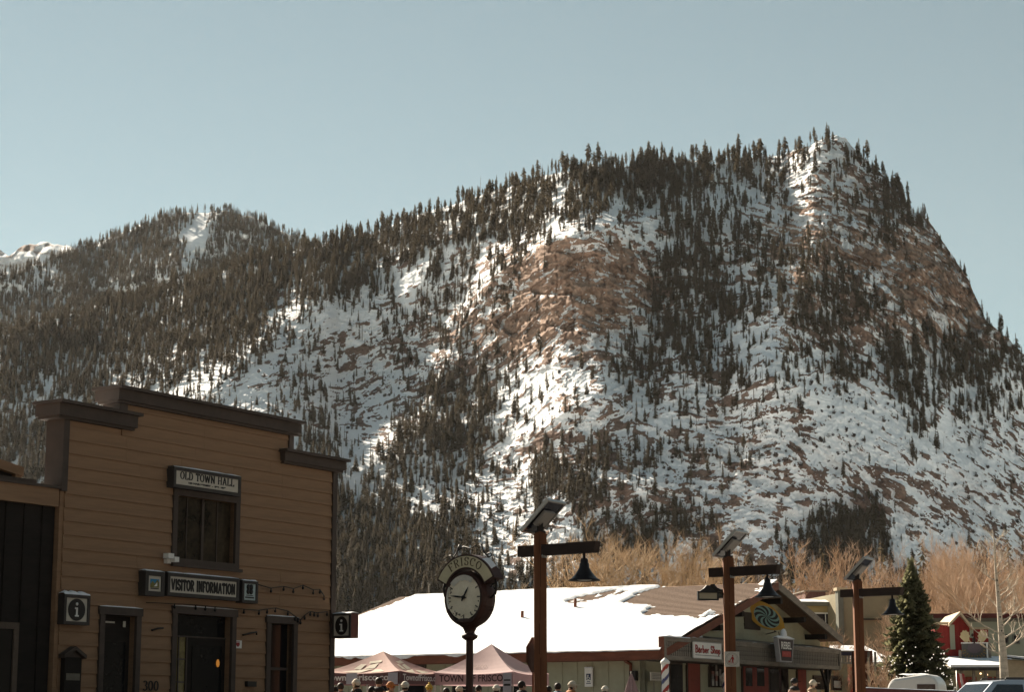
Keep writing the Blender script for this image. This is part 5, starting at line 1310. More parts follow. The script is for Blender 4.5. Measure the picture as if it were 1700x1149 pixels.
# ================================================================ EVENT TENTS
def make_tent(px, py_peak, Y, rz, w_, label, cloth, valm, name):
    z0 = gz(Y); q = at(px, py_peak, Y); e = empty('canopy_tent', (q.x, Y, z0), rz, label, 'tent', None)
    H = q.z - z0; h1 = 2.30; hb = 1.86; a = w_ / 2; n = 8
    c = MB()
    def pt(side, u, t):            # u across -1..1 at the eave, t 0 eave .. 1 peak; cloth sags between the ridges
        r = (1 - t); x, y = u * a * r, -a * r
        z = h1 + (H - h1) * (t ** 1.28) - .10 * (1 - u * u) * sin(pi * min(1, t * 1.1 + .1)) * (1 - t) - .05 * (1 - u * u) * (1 - t)
        for _ in range(side): x, y = -y, x
        return (x, y, z)
    for s in range(4):
        for i in range(n):
            for j in range(8):
                u0, u1, t0, t1 = -1 + 2 * i / n, -1 + 2 * (i + 1) / n, j / 8, (j + 1) / 8
                c.face([pt(s, u0, t0), pt(s, u1, t0), pt(s, u1, t1), pt(s, u0, t1)], 0, True)
    co = c.build('canopy', cloth, e)
    for s in range(4):
        v = MB()
        for i in range(n):
            u0, u1 = -1 + 2 * i / n, -1 + 2 * (i + 1) / n; A, B = Vector(pt(s, u0, 0)), Vector(pt(s, u1, 0)); w0, w1 = .02 * sin(i * 1.7), .02 * sin((i + 1) * 1.7)
            o = Vector((0, -1, 0)); o.rotate(Matrix.Rotation(s * pi / 2, 3, 'Z'))
            v.face([(A.x + o.x * (.02 + w0), A.y + o.y * (.02 + w0), hb), (B.x + o.x * (.02 + w1), B.y + o.y * (.02 + w1), hb), B + o * .015, A + o * .015], 0, True)
        v.build('valance', valm, e)
    for sx, sy in ((1, 1), (1, -1), (-1, 1), (-1, -1)):
        MB().box(sx * (a - .04) - .02, sy * (a - .04) - .02, 0, sx * (a - .04) + .02, sy * (a - .04) + .02, h1).build('leg', alu, e)
    t = MB()
    for s in range(4):
        M = Matrix.Rotation(s * pi / 2, 3, 'Z')
        for x0, x1 in ((-a, 0), (0, a)):
            t.tube([M @ Vector((x0, -a + .06, h1 - .4)), M @ Vector((x1, -a + .06, h1 - .08))], .012, 4); t.tube([M @ Vector((x1, -a + .06, h1 - .4)), M @ Vector((x0, -a + .06, h1 - .08))], .012, 4)
    t.build('truss', alu, e)
    return e, pt, a, h1, hb, H
pink_cloth = mat('faded_mauve_cloth', (.58, .41, .40), .75, .08, 1.5, trans=.25)
mauve_val = mat('mauve_valance', (.46, .31, .32), .75, .08, 1.5, trans=.4)
grape_cloth = mat('beige_maroon_cloth', (.40, .235, .205), .75, .12, 1.2, trans=.15)
grape_val = mat('maroon_grey_valance', (.13, .065, .065), .75, .12, 1.5, trans=.15)
def tents():
    T1 = make_tent(636, 1082, 70.0, radians(-26), 3.05, 'left event tent with white TownofFrisco.com lettering on its dark valance', grape_cloth, grape_val, 'l')
    e, pt, a, h1, hb, H = T1
    for s, txt in ((0, 'TownofFrisco.com'), (1, 'TownofFrisco.com')):
        m = MB(); R_ = Matrix.Rotation(s * pi / 2, 3, 'Z'); put_text(m, txt, .30, lambda x, z: tuple(R_ @ Vector((-a + .12 + x, -a - .055, hb + .13 + z))), width=2 * a - .24, bold=.006); m.build('lettering', mat('banner_white', (.62, .55, .52), .6, .06, 3), e)
    pg = mat('patch_grey', (.36, .33, .36), .7, .1, 4); MB().box(a - .42, -a - .06, hb + .0, a - .05, -a - .045, h1 - .06).build('pale_patch', pg, e); MB().box(-a + 1.0, -a - .065, hb, -a + 1.42, -a - .06, h1 - .06).build('pale_patch', pg, e)
    for s in (0, 1):  # mountain emblem printed across the roof cloth
        def up(u, t, s=s): p = Vector(pt(s, u, t)); o = Vector((0, -1, .6)); o.rotate(Matrix.Rotation(s * pi / 2, 3, 'Z')); return p + o * .018
        m = MB()
        for quad in (((-.62, .12), (-.1, .12), (.25, .34), (-.15, .30)), ((-.15, .33), (.25, .37), (.35, .55), (-.05, .50)), ((-.5, .30), (-.25, .30), (-.3, .52), (-.55, .5)), ((.2, .10), (.62, .12), (.5, .28), (.3, .3)), ((-.2, .54), (.5, .58), (.5, .66), (-.3, .62))):
            for i in range(4):
                f = lambda k, i=i: tuple(quad[0][d] * (1 - (i + k) / 4) + quad[1][d] * (i + k) / 4 for d in (0, 1)); g = lambda k, i=i: tuple(quad[3][d] * (1 - (i + k) / 4) + quad[2][d] * (i + k) / 4 for d in (0, 1))
                m.face([up(*f(0)), up(*f(1)), up(*g(1)), up(*g(0))], 0, True)
        m.build('roof_emblem', mat('emblem_cream', (.66, .60, .48), .7, .06, 3, trans=.3), e)
    T2 = make_tent(816, 1070, 71.0, radians(-24), 3.05, 'right event tent, pale pink, with dark TOWN OF FRISCO lettering', pink_cloth, mauve_val, 'r')
    e, pt, a, h1, hb, H = T2
    m = MB(); put_text(m, 'TOWN OF FRISCO', .33, lambda x, z: (-a + .25 + x, -a - .055, hb + .11 + z), width=2 * a - .62, bold=.008); m.build('lettering', mat('banner_plum', (.06, .03, .035), .6, .1, 3), e)
    m = MB(); v, f = plain_text('FRISCO', .30)
    for q in f: m.face([tuple(Vector(pt(0, -.30 + v[i][0] / 1.05 * .62, .30 + v[i][1] * .5)) + Vector((0, -.012, .02))) for i in q])
    m.build('roof_lettering', mat('roof_print', (.33, .22, .20), .7, .1, 3), e)
    b = MB(); b.box(a - .36, -a - .075, hb - .75, a - .04, -a - .062, h1 - .05); bo = b.build('notice_strip', MATS['patch_grey'], e)
    b = MB(); b.box(a - .32, -a - .08, hb + .12, a - .08, -a - .075, hb + .17); b.box(a - .32, -a - .08, hb - .05, a - .08, -a - .075, hb + .02); b.build('print', ink, bo)
tents()
# ================================================================ BUILDINGS BEHIND AND TO THE RIGHT
yellow_b = mat('ochre_clapboard', (.42, .33, .16), .8, .12, .6, (1, 1, 4)); olive_b = mat('olive_tan_board', (.27, .23, .15), .8, .12, .5); grey_trim = mat('grey_green_trim', (.17, .17, .14), .8, .15, 1)
red_board = mat('barn_red_board', (.30, .035, .03), .75, .2, 1.2, (4, 4, .5)); pale_green = mat('pale_green_siding', (.36, .37, .28), .8, .08, .5); maroon = mat('maroon_roof', (.12, .03, .025), .7, .2, 2)
pale_wood = mat('pale_wood', (.50, .40, .27), .75, .15, 2); glass_t = mat('town_glass', (.03, .025, .028), .1, .4, 3, spec=.4)
def B(Y, px0, px1, ang):
    """frame at the left photo edge of a front at depth Y; returns frame and local x of px1"""
    p = at(px0, 1100, Y); F = Frame(p.x, Y, radians(ang)); return F
def town():
    # ---- ochre false-front building behind the gable
    F = B(112, 1318, 1400, 12); zz = lambda py, px=1375, v=0: F.hit(px, py, 1, v).z; xx = lambda px, py=1030: F.hit(px, py).x
    e = empty('ochre_building', F.loc, F.ang, 'ochre clapboard building with a white sash window behind the shop gable', 'building')
    x1 = xx(1396); zt = zz(1007); MB().box(-3, 0, -.2, x1, 7, zt).build('wall', yellow_b, e)
    MB().box(-3.1, -.3, zt, x1, 7.2, zt + .22).build('roof', grey_trim, e); s = MB(); snow_cap(s, -3.1, -.35, x1, 4, zt + .22, .22, 0, 16, 6); s.build('roof_snow', snow, e)
    z = 0.3; k = 0
    while z < zt - .3:
        MB().prism([(-.03, 0), (-.03, .01), (-.004, .24), (0, .24), (0, 0)], 'x', -3, x1).build('clapboard', yellow_b, e, (0, 0, z)); z += .24
    a = F.rect(1354, 1020, 1387, 1044, -.05)
    def win(e, a, y=-.05, fm=white_paint, gm=glass_t, mull=1, nm='window'):
        f = MB(); t = .08
        for q in ((a[0] - t, a[1] - t, a[2] + t, a[1]), (a[0] - t, a[3], a[2] + t, a[3] + t), (a[0] - t, a[1], a[0], a[3]), (a[2], a[1], a[2] + t, a[3])): f.box(q[0], y - .05, q[1], q[2], y + .05, q[3])
        o = f.build(nm, fm, e)
        n = mull + 1
        for i in range(n): MB().box(a[0] + (a[2] - a[0]) * i / n + (.02 if i else 0), y, a[1], a[0] + (a[2] - a[0]) * (i + 1) / n - (.02 if i < n - 1 else 0), y + .03, a[3]).build('pane', gm, o)
        for i in range(1, n): xm = a[0] + (a[2] - a[0]) * i / n; MB().box(xm - .02, y - .03, a[1], xm + .02, y + .04, a[3]).build('mullion', fm, o)
        return o
    win(e, a)
    # ---- olive false front with a grey-green pilaster
    F2 = B(110, 1393, 1480, 10); z2 = lambda py, px=1440: F2.hit(px, py).z; x2 = lambda px, py=1030: F2.hit(px, py).x
    e = empty('false_front_building', F2.loc, F2.ang, 'olive tan building with a tall blank false front and grey corner pilaster', 'building')
    xe = x2(1503); MB().box(.25, 0, -.2, xe, 8, z2(985)).build('wall', olive_b, e)
    MB().box(0, -.15, -.2, .3, .3, z2(980)).build('pilaster', grey_trim, e); MB().box(-.08, -.22, z2(982), .55, .35, z2(977)).build('pilaster_cap', pale_wood, e)
    MB().box(.3, -.12, z2(988), xe, .0, z2(982)).build('cornice', grey_trim, e); s = MB(); snow_cap(s, .5, -.1, x2(1424), .2, z2(982), .05); s.build('snow_cap', snow, e)
    MB().box(x2(1429), -.35, z2(1029) - .03, x2(1461), -.02, z2(1029) + .03).build('ledge', black_iron, e)
    a = F2.rect(1476, 995, 1500, 1008); MB().box(a[0], -.08, a[1], a[2], 0, a[3]).build('panel_sign', mat('dim_sign', (.20, .19, .12), .7, .3, 3), e)
    # ---- dark shed and vent block on the roofs
    F3 = B(125, 1340, 1400, 5); e = empty('roof_shed', F3.loc, F3.ang, 'small dark red-brown roof shed above the ochre building', 'building')
    z3 = lambda py: F3.hit(1365, py).z; x3 = lambda px: F3.hit(px, 1000).x
    b = MB(); b.box(0, 0, 0, x3(1371), 3, z3(983)); b.build('shed_wall', mat('faded_maroon_board', (.16, .08, .07), .8, .25, 2, (4, 4, 1)), e); b = MB(); b.prism([(x3(1371), 0), (x3(1410), 0), (x3(1410), z3(1004)), (x3(1371), z3(996))], 'y', 0, 3); b.build('low_wing', maroon, e); MB().box(-.1, -.1, z3(983), x3(1371) + .1, 3.1, z3(981)).build('roof', grey_wood, e)
    # ---- neighbouring porch with a navy beam, beyond the gable
    F4 = B(98, 1397, 1425, 24); e = empty('neighbour_porch', F4.loc, F4.ang, 'small grey porch with a navy beam and red door, right of the gabled shop', 'porch')
    z4 = lambda py: F4.hit(1410, py).z; xe = F4.hit(1427, 1090).x
    MB().box(0, 0, z4(1089), xe, .25, z4(1083)).build('beam', mat('navy_board', (.035, .03, .05), .7, .2, 3), e); MB().box(0, .02, z4(1103), xe, .1, z4(1100)).build('rail', grey_wood, e)
    m_ = MB().box(0, .03, z4(1100), .1, .07, z4(1089)).mesh('baluster', grey_wood)
    for k in range(int(xe / .18)): link('baluster', m_, e, (.05 + k * .18, 0, 0))
    MB().box(0, 1.1, -.2, xe, 1.3, z4(1083)).build('wall', sage, e); a = F4.rect(1412, 1109, 1420, 1200, 1.1); MB().box(a[0], 1.05, .05, a[2], 1.1, a[3]).build('door', mat('bright_red_paint', (.40, .07, .045), .6, .15, 2), e)
    MB().box(0, 0, z4(1083), xe, 1.3, z4(1083) + .06).build('porch_deck', grey_wood, e); s = MB(); snow_cap(s, 0, 0, xe, 1.2, z4(1083) + .06, .1); s.build('snow_cap', snow, e)
    # ---- weathered side wing and the small garage with a snowy roof
    F5 = B(90, 1428, 1450, 8); e = empty('weathered_shed', F5.loc, F5.ang, 'weathered dark shed end with leaning poles, between the last lamp and the garage', 'shed')
    zt = F5.hit(1440, 1081).z; xe = F5.hit(1449, 1100).x
    MB().box(0, 0, -.2, xe, 1.2, zt).build('wall', red_brown, e); m_ = MB().box(0, -.03, -.1, .10, .0, zt - .05).mesh('board', grey_wood)
    for k in range(max(3, int(xe / .3))): link('board', m_, e, (.05 + k * .3, 0, 0))
    for k in range(3): MB().tube([(.2 + k * .35, -.5, 0), (.35 + k * .3, -.06, zt - .3 - .4 * k)], .05, 6).build('leaning_pole', pale_wood, e)
    F6 = B(100, 1434, 1478, 6); e = empty('garage', F6.loc, F6.ang, 'low garage with red doors under a thick bright snow roof', 'garage')
    z6 = lambda py: F6.hit(1455, py).z; xe = F6.hit(1484, 1090).x; zt = z6(1109); d = 6
    MB().box(0, .5, -.2, xe, d, zt).build('wall', door_red, e)
    zr = F6.hit(1455, 1073, 1, d).z
    r = MB(); r.prism([(.2, zt - .02), (.2, zt + .1), (d, zr - .12), (d, zr - .22)], 'x', -.1, xe + .2); ro = r.build('roof', maroon, e); r = MB(); r.prism([(.15, zt + .1), (.12, zt + .28), (d, zr + .02), (d, zr - .1)], 'x', -.1, xe + .2); r.build('roof_snow', snow, ro)
    m_ = MB().box(0, .45, .05, 1.0, .5, zt - .25).mesh('door_panel', mat('bright_red_paint', (.40, .07, .045)))
    for k in range(max(1, int(xe / 1.1))): link('door_panel', m_, e, (.1 + k * 1.1, 0, 0))
    # ---- long pale building and the red store in front of it
    F7 = B(128, 1500, 1720, -2); e = empty('long_pale_building', F7.loc, F7.ang, 'long pale green flat building with a maroon roof edge behind the red store', 'building')
    z7 = lambda py: F7.hit(1620, py).z; xe = F7.hit(1760, 1040).x
    MB().box(0, 0, -.2, xe, 14, z7(1026)).build('wall', pale_green, e); MB().box(-.2, -.5, z7(1027), xe, 14.2, z7(1020)).build('roof_edge', maroon, e); MB().box(0, -.05, z7(1033), xe, 0, z7(1027)).build('frieze', grey_trim, e)
    for px in (1665, 1683):
        a = F7.rect(px, 1056, px + 8, 1068, -.03); win(e, a, -.03, grey_trim, glass_t, 0)
    F8 = B(104, 1548, 1645, -4); V = 0; z8 = lambda py, px=1590: F8.hit(px, py).z; x8 = lambda px, py=1060: F8.hit(px, py).x
    e = empty('red_store', F8.loc, F8.ang, 'barn-red store front with a steep central gable and pale trim', 'building')
    P = [(x8(1552), z8(1037, 1552)), (x8(1577), z8(1039, 1577)), (x8(1577), z8(1034)), (x8(1593), z8(1019, 1593)), (x8(1610), z8(1040, 1610)), (x8(1616), z8(1044, 1616)), (x8(1641), z8(1046, 1641))]
    w = MB(); w.prism([(P[0][0], -.2)] + [P[0], P[1], (P[2][0], P[2][1]), P[3], P[4], P[5], P[6]][:] + [(P[6][0], -.2)], 'y', 0, 5); w.build('wall', red_board, e)
    bt = {}; x = P[0][0] + .1
    while x < P[6][0]:
        zt = np.interp(x, [p[0] for p in P], [p[1] for p in P]); MB().box(x, -.03, 0, x + .05, 0, zt - .05).build('batten', red_board, e); x += .28
    MB().box(x8(1577), -.08, z8(1079), x8(1585), 0, z8(1038)).build('trim_post', pale_green, e); MB().box(x8(1610), -.06, z8(1060), x8(1616), 0, z8(1040)).build('trim_post', pale_green, e)
    for (xa, ya, xb, yb) in ((1574, 1036, 1593.5, 1016.5), (1593.5, 1016.5, 1613, 1042)):
        A, C_ = (x8(xa), z8(ya)), (x8(xb), z8(yb)); r = MB(); r.prism([A, C_, (C_[0], C_[1] - .16), (A[0], A[1] - .16)], 'y', -.55, 5); r.build('gable_roof', pale_wood, e)
    MB().box(P[0][0] - .05, -.12, P[0][1] - .02, x8(1577), .1, P[0][1] + .1).build('coping', pale_wood, e); MB().box(x8(1616), -.12, P[5][1] - .05, P[6][0] + .05, .1, P[5][1] + .06).build('coping', pale_wood, e)
    # ---- moose sign
    a = F8.rect(1597, 1069, 1640, 1097, -1.0); w_, h_ = a[2] - a[0], a[3] - a[1]
    s = empty('moose_sign', F8.w((a[0], -1.0, a[1])), F8.ang, 'grey board sign with two big pale moose antlers and a yellow ring of lettering', 'sign')
    MB().box(0, -.06, 0, w_, .06, h_).build('board', mat('sign_slate', (.085, .08, .075), .7, .2, 3), s); f = MB(); f.box(-.03, -.075, h_, w_ + .03, .07, h_ + .05); f.box(w_ * .94, -.08, 0, w_, -.06, h_); f.build('edge', white_paint, s)
    MB().box(w_ + .03, -.05, -.3, w_ + .16, .1, h_ + .02).build('post', grey_wood, s); MB().box(-.16, -.05, -.3, -.03, .1, h_ * .6).build('post', grey_wood, s)
    o = MB(); n = 28; o.prism([(w_ * .48 + w_ * .27 * cos(2 * pi * i / n), h_ * .72 + h_ * .30 * sin(2 * pi * i / n)) for i in range(n)], 'y', -.08, -.06); o.build('oval', mat('sign_plum_grey', (.11, .085, .095), .6, .1, 3), s)
    l = MB(); cx, cz = w_ * .48, h_ * .72; rr = random.Random(2)
    for i in range(11):
        t = radians(195 + 150 * i / 10); ca, sa = cos(t), sin(t); r0, r1 = .36, .53; dw = .018
        for d0, d1, q0, q1 in ((-.9, -.4, r0, r1), (-.9, .9, r1 - .04, r1), (.4, .9, r0, r1 - .05) if i % 2 else (-.9, .9, r0, r0 + .05)):
            c4 = [(w_ * q0 * ca - d0 * dw * w_ * sa, h_ * q0 * 1.25 * sa + d0 * dw * w_ * ca), (w_ * q1 * ca - d0 * dw * w_ * sa, h_ * q1 * 1.25 * sa + d0 * dw * w_ * ca), (w_ * q1 * ca - d1 * dw * w_ * sa, h_ * q1 * 1.25 * sa + d1 * dw * w_ * ca), (w_ * q0 * ca - d1 * dw * w_ * sa, h_ * q0 * 1.25 * sa + d1 * dw * w_ * ca)]
            l.face([(cx + p[0], -.066, cz + p[1]) for p in c4])
    l.build('ring_lettering', mat('dull_gold', (.30, .18, .03), .6, .15, 3), s)
    ant = mat('antler_cream', (.52, .42, .24), .7, .1, 3)
    for sx in (-1, 1):
        q = MB(); c0 = (w_ * .48 + sx * w_ * .34, h_ * 1.42); R = w_ * .20; pts = []
        for i in range(15):
            t = radians(250 - 250 * i / 14 - 20) if sx > 0 else radians(290 + 250 * i / 14 - 340); r_ = R * (1.0 + (.16 if i % 2 else -.06)); pts.append((c0[0] + r_ * .85 * cos(t), c0[1] + r_ * 1.12 * sin(t)))
        pts.append((w_ * .48 + sx * w_ * .10, h_ * 1.02)); pts.append((w_ * .48 + sx * w_ * .20, h_ * .80))
        m = (sum(p[0] for p in pts) / len(pts), sum(p[1] for p in pts) / len(pts)); pts.sort(key=lambda p: atan2(p[1] - m[1], p[0] - m[0]))
        q.prism(pts, 'y', -.04, .04); q.build('antler', ant, s)
    hd = MB(); hd.ball((w_ * .48, -.02, h_ * 1.12), .12, 10, 0, (.8, .6, 1.9)); hd.ball((w_ * .43, -.02, h_ * 1.5), .06, 8, 0, (1, .6, 1.5)); hd.build('moose_head', mat('moose_brown', (.045, .02, .015), .7, .2, 3), s)
    # ---- porch of the red store
    e2 = empty('store_porch', F8.w((x8(1558), -4.2, 0)), F8.ang, 'open store porch under a blue-shadowed snow roof, below the moose sign', 'porch')
    ox = x8(1558); zf = lambda py, px, v: F8.hit(px, py, 1, v).z
    z_e = zf(1110, 1610, -4.2); z_b = zf(1092, 1600, -.3); xe = F8.hit(1694, 1110, 1, -4.2).x - ox
    r = MB(); r.prism([(0, z_e - .10), (0, z_e + .02), (3.9, z_b - .12), (3.9, z_b - .24)], 'x', 0, xe); r.build('roof', pale_wood, e2); r = MB(); r.prism([(-.04, z_e + .02), (-.05, z_e + .16), (3.9, z_b + .05), (3.9, z_b - .12)], 'x', -.05, xe + .05); r.build('roof_snow', snow, e2)
    MB().box(-.05, -.08, z_e - .12, xe + .05, -.02, z_e + .04).build('eave_board', mat('dark_gutter', (.035, .03, .028), .6, .2, 3), e2)
    for k in range(5): MB().box(.5 + k * (xe - 1) / 4 - .07, .1, -.2, .5 + k * (xe - 1) / 4 + .07, .24, z_e - .1).build('post', grey_wood, e2)
    MB().box(0, 3.6, -.2, xe, 3.8, z_b - .3).build('shop_wall', sage, e2)
    for px, wd in ((1603, 18), (1637, 10), (1650, 9), (1675, 14)):
        c0 = F8.hit(px, 1128, 1, -.62); c1 = F8.hit(px + wd, 1128, 1, -.62); o = MB().box(c0.x - ox, 3.53, .8, c1.x - ox, 3.58, z_e - .35).build('window', door_red, e2); MB().box(c0.x - ox + .12, 3.49, .95, c1.x - ox - .12, 3.53, z_e - .5).build('pane', glass_t, o)
    lmp = bpy.data.materials.new('warm_bulb'); lmp.use_nodes = True; pb = lmp.node_tree.nodes['Principled BSDF']; pb.inputs['Emission Color'].default_value = (1, .6, .3, 1); pb.inputs['Emission Strength'].default_value = 1.2
    for px, py in ((1628, 1119), (1638.5, 1121), (1691, 1119)):
        q = F8.hit(px, py, 1, -1.2); b = MB(); b.ball((q.x - ox, 3.0, q.z), .05, 8); bo = b.build('bulb', lmp, e2); c = MB(); c.tube([(q.x - ox, 3.0, q.z + .04), (q.x - ox, 3.0, z_b - .3)], .012, 4); c.build('cord', black_iron, bo)
    F9 = B(88, 1668, 1740, -30); e = empty('snowy_lean_to', F9.loc, F9.ang, 'lean-to with a snow roof sloping down at the right edge', 'shed')
    z9 = lambda py: F9.hit(1690, py).z
    w = MB(); w.prism([(0, -.2), (0, z9(1094)), (4.5, z9(1118)), (4.5, -.2)], 'y', .3, 5); w.build('wall', pale_wood, e); w = MB(); w.prism([(-.1, z9(1092)), (-.1, z9(1090)), (4.7, z9(1115)), (4.7, z9(1117))], 'y', 0, 5.2); ro = w.build('roof', dark_wood, e); w = MB(); w.prism([(-.1, z9(1090)), (-.1, z9(1087)), (4.7, z9(1110)), (4.7, z9(1115))], 'y', 0.03, 5.2); w.build('roof_snow', snow, ro)
    # red flags by the porch
    q = at(1588, 1118, 86); e = empty('red_banner', (q.x, 86, gz(86)), 0, 'drooping red and pale banner on a pole left of the store porch', 'flag'); z = q.z - gz(86)
    MB().tube([(0, 0, 0), (0, 0, z + .1)], .025, 6).build('pole', alu, e)
    for k, (m_, x0) in enumerate(((mat('banner_red', (.40, .05, .05), .7, .1, 3), 0), (white_paint, .12), (MATS['banner_red'], .22))):
        b = MB()
        for i in range(6): a0, a1 = i / 6, (i + 1) / 6; f = lambda a: (x0 + a * .14, .05 * sin(a * 6 + k), z - a * 1.1); b.face([f(a0), (f(a0)[0] + .12, f(a0)[1], f(a0)[2] - .05), (f(a1)[0] + .12, f(a1)[1], f(a1)[2] - .05), f(a1)], 0, True)
        b.build('cloth', m_, e)
    # dark red rail along the bottom of the view
    a, b = at(1432, 1145, 52), at(1592, 1143, 58); d = b - a; e = empty('timber_rail', (a.x, a.y, gz(55)), atan2(d.y, d.x), 'dark red timber rail on posts in front of the camper and the cars', 'rail'); L = sqrt(d.x ** 2 + d.y ** 2); z = a.z - gz(55)
    MB().box(-.2, -.05, z - .14, L, .05, z + .03).build('rail', maroon, e); s = MB(); snow_cap(s, -.2, -.05, L, .05, z + .03, .025, 0, 14); s.build('snow_cap', snow, e)
    for k in range(3): MB().box(k * L / 2.2, -.06, -.2, k * L / 2.2 + .12, .06, z - .14).build('post', post_wood, e)
town()

# ================================================================ VEHICLES
def car(name, loc, rz, body_m, label, L=4.8, Wd=1.9, H=1.78, roof=(.26, .93), rack=True):
    """x forward; closed body, separate glass, lamps and wheels"""
    e = empty(name, loc, rz, label, 'car')
    hb = H * .56; gl = mat('car_glass', (.012, .013, .016), .06, .1, 2, spec=.6); ty = mat('tyre_rubber', (.02, .02, .02), .8, .2, 6); ri = mat('wheel_alloy', (.4, .4, .42), .3, .1, 3, metal=.8)
    low = [(L / 2, .35), (L / 2 + .02, .62), (L / 2 - .12, hb - .12), (L / 2 - 1.15, hb + .04), (-L / 2 + .1, hb + .05), (-L / 2, hb - .1), (-L / 2 - .02, .5), (-L / 2 + .1, .32)]
    b = MB(); n = len(low)
    def ringat(y, k): return [(x * (1 - .02 * k), y, .3 + (z - .3) * (1 - .03 * k)) for x, z in low]
    ys = [(-Wd / 2, 1.5), (-Wd / 2 + .08, 0), (Wd / 2 - .08, 0), (Wd / 2, 1.5)]; R = [ringat(y, k) for y, k in ys]
    for A, C_ in zip(R[:-1], R[1:]):
        for i in range(n): j = (i + 1) % n; b.face([A[i], C_[i], C_[j], A[j]], 0, False)
    b.face(R[0], 0); b.face(R[-1][::-1], 0); b.build('body', body_m, e)
    # cabin: roof skin with pillars, rounded along its length
    x_ws, x_rf, x_rr, x_re = L / 2 - 1.25, L / 2 - 2.05, -L / 2 + .55, -L / 2 + .15
    prof = [(x_ws, hb + .02), (x_rf, H - .06), (x_rf - .5, H), (x_rr + .5, H), (x_rr, H - .05), (x_re, hb + .02)]
    t = MB(); wt, wb = Wd / 2 - .24, Wd / 2 - .08
    hw = lambda z: wb + (wt - wb) * (z - hb) / (H - hb)
    for (xa, za), (xb, zb) in zip(prof[:-1], prof[1:]):
        t.face([(xa, -hw(za), za), (xa, hw(za), za), (xb, hw(zb), zb), (xb, -hw(zb), zb)], 0, True)
    for s in (-1, 1): t.face([(x, s * hw(z), z) for x, z in (prof if s < 0 else prof[::-1])], 0)
    t.build('cabin', body_m, e)
    def ins(x, z, s, o=.006): return (x, s * (hw(z) + o), z)
    z0, z1 = hb + .08, H - .13
    xs = [x_ws - .32, x_rf - .95, x_rr + .35, x_re + .18]
    for s in (-1, 1):
        for k, (xa, xb) in enumerate(zip(xs[:-1], xs[1:])):
            xa2 = x_rf - .12 if k == 0 else xa - .05; xb2 = x_rr + .12 if k == 2 else xb + .05
            g = MB(); q = [ins(xa - .03, z0, s), ins(xb + .03, z0, s), ins(xb2 , z1, s), ins(xa2, z1, s)]; g.face(q if s > 0 else q[::-1]); g.build('side_window', gl, e)
    fr = lambda x0, z0_, x1, z1_, a, b_: (x0 + (x1 - x0) * a, z0_ + (z1_ - z0_) * a, b_)
    g = MB(); o = .012
    for (xa, za, xb, zb, nm, dx) in ((x_ws, hb + .02, x_rf, H - .06, 'windscreen', o), (x_re, hb + .02, x_rr, H - .05, 'rear_window', -o)):
        g = MB(); p = lambda t_, s: (xa + (xb - xa) * t_ + dx, s * (hw(za + (zb - za) * t_) - .07), za + (zb - za) * t_ + .008)
        q = [p(.1, -1), p(.1, 1), p(.92, 1), p(.92, -1)]; g.face(q if dx > 0 else q[::-1]); g.build(nm, gl, e)
    if rack:
        for s in (-1, 1): MB().tube([(x_rf - .4, s * (wt - .04), H - .01), (x_rf - .45, s * (wt - .04), H + .05), (x_rr + .45, s * (wt - .04), H + .05), (x_rr + .4, s * (wt - .04), H - .01)], .018, 6).build('roof_rail', black_iron, e)
    wm = MB(); wm.lathe([(.2, -.11), (.34, -.11), (.365, -.07), (.365, .07), (.34, .11), (.2, .11)], 20); wme = wm.mesh('tyre', ty); rm = MB(); rm.lathe([(.0, .1), (.06, .115), (.2, .09), (.21, .0), (0, 0)], 14); rme = rm.mesh('rim', ri)
    for x in (L / 2 - .95, -L / 2 + .95):
        for s in (-1, 1):
            w = empty('wheel', (x, s * (Wd / 2 - .1), .365)); w.parent = e; w.rotation_euler = (-s * pi / 2, 0, 0); link('tyre', wme, w); link('rim', rme, w)
    for s in (-1, 1):
        MB().box(L / 2 - .16, s * .62 - .2, .68, L / 2 + .0, s * .62 + .2, .84).build('headlight', mat('lamp_glass', (.6, .6, .6), .15, .05, 3), e); MB().box(-L / 2 - .012, s * .72 - .12, .75, -L / 2 + .1, s * .72 + .12, 1.0).build('tail_light', mat('tail_red', (.25, .01, .01), .25, .1, 3), e)
        m = MB(); m.ball((x_ws - .35, s * (Wd / 2 + .08), hb + .12), .1, 8, 0, (.6, 1.1, .8)); m.build('wing_mirror', body_m, e)
    return e
silver = mat('silver_blue_paint', (.36, .40, .46), .28, .06, 1, metal=.5, spec=.5); blackp = mat('black_car_paint', (.012, .012, .014), .22, .1, 1, spec=.6)
p = at(1645, 1130, 56); car('parked_suv', (p.x, 56, p.z - 1.78), radians(196), silver, 'silver-blue estate car parked at the bottom right', L=4.8)
p = at(1690, 1126, 62); car('parked_suv', (p.x + .6, 62, p.z - 1.86), radians(190), blackp, 'black car with roof rails behind the silver car at the right edge', H=1.85)
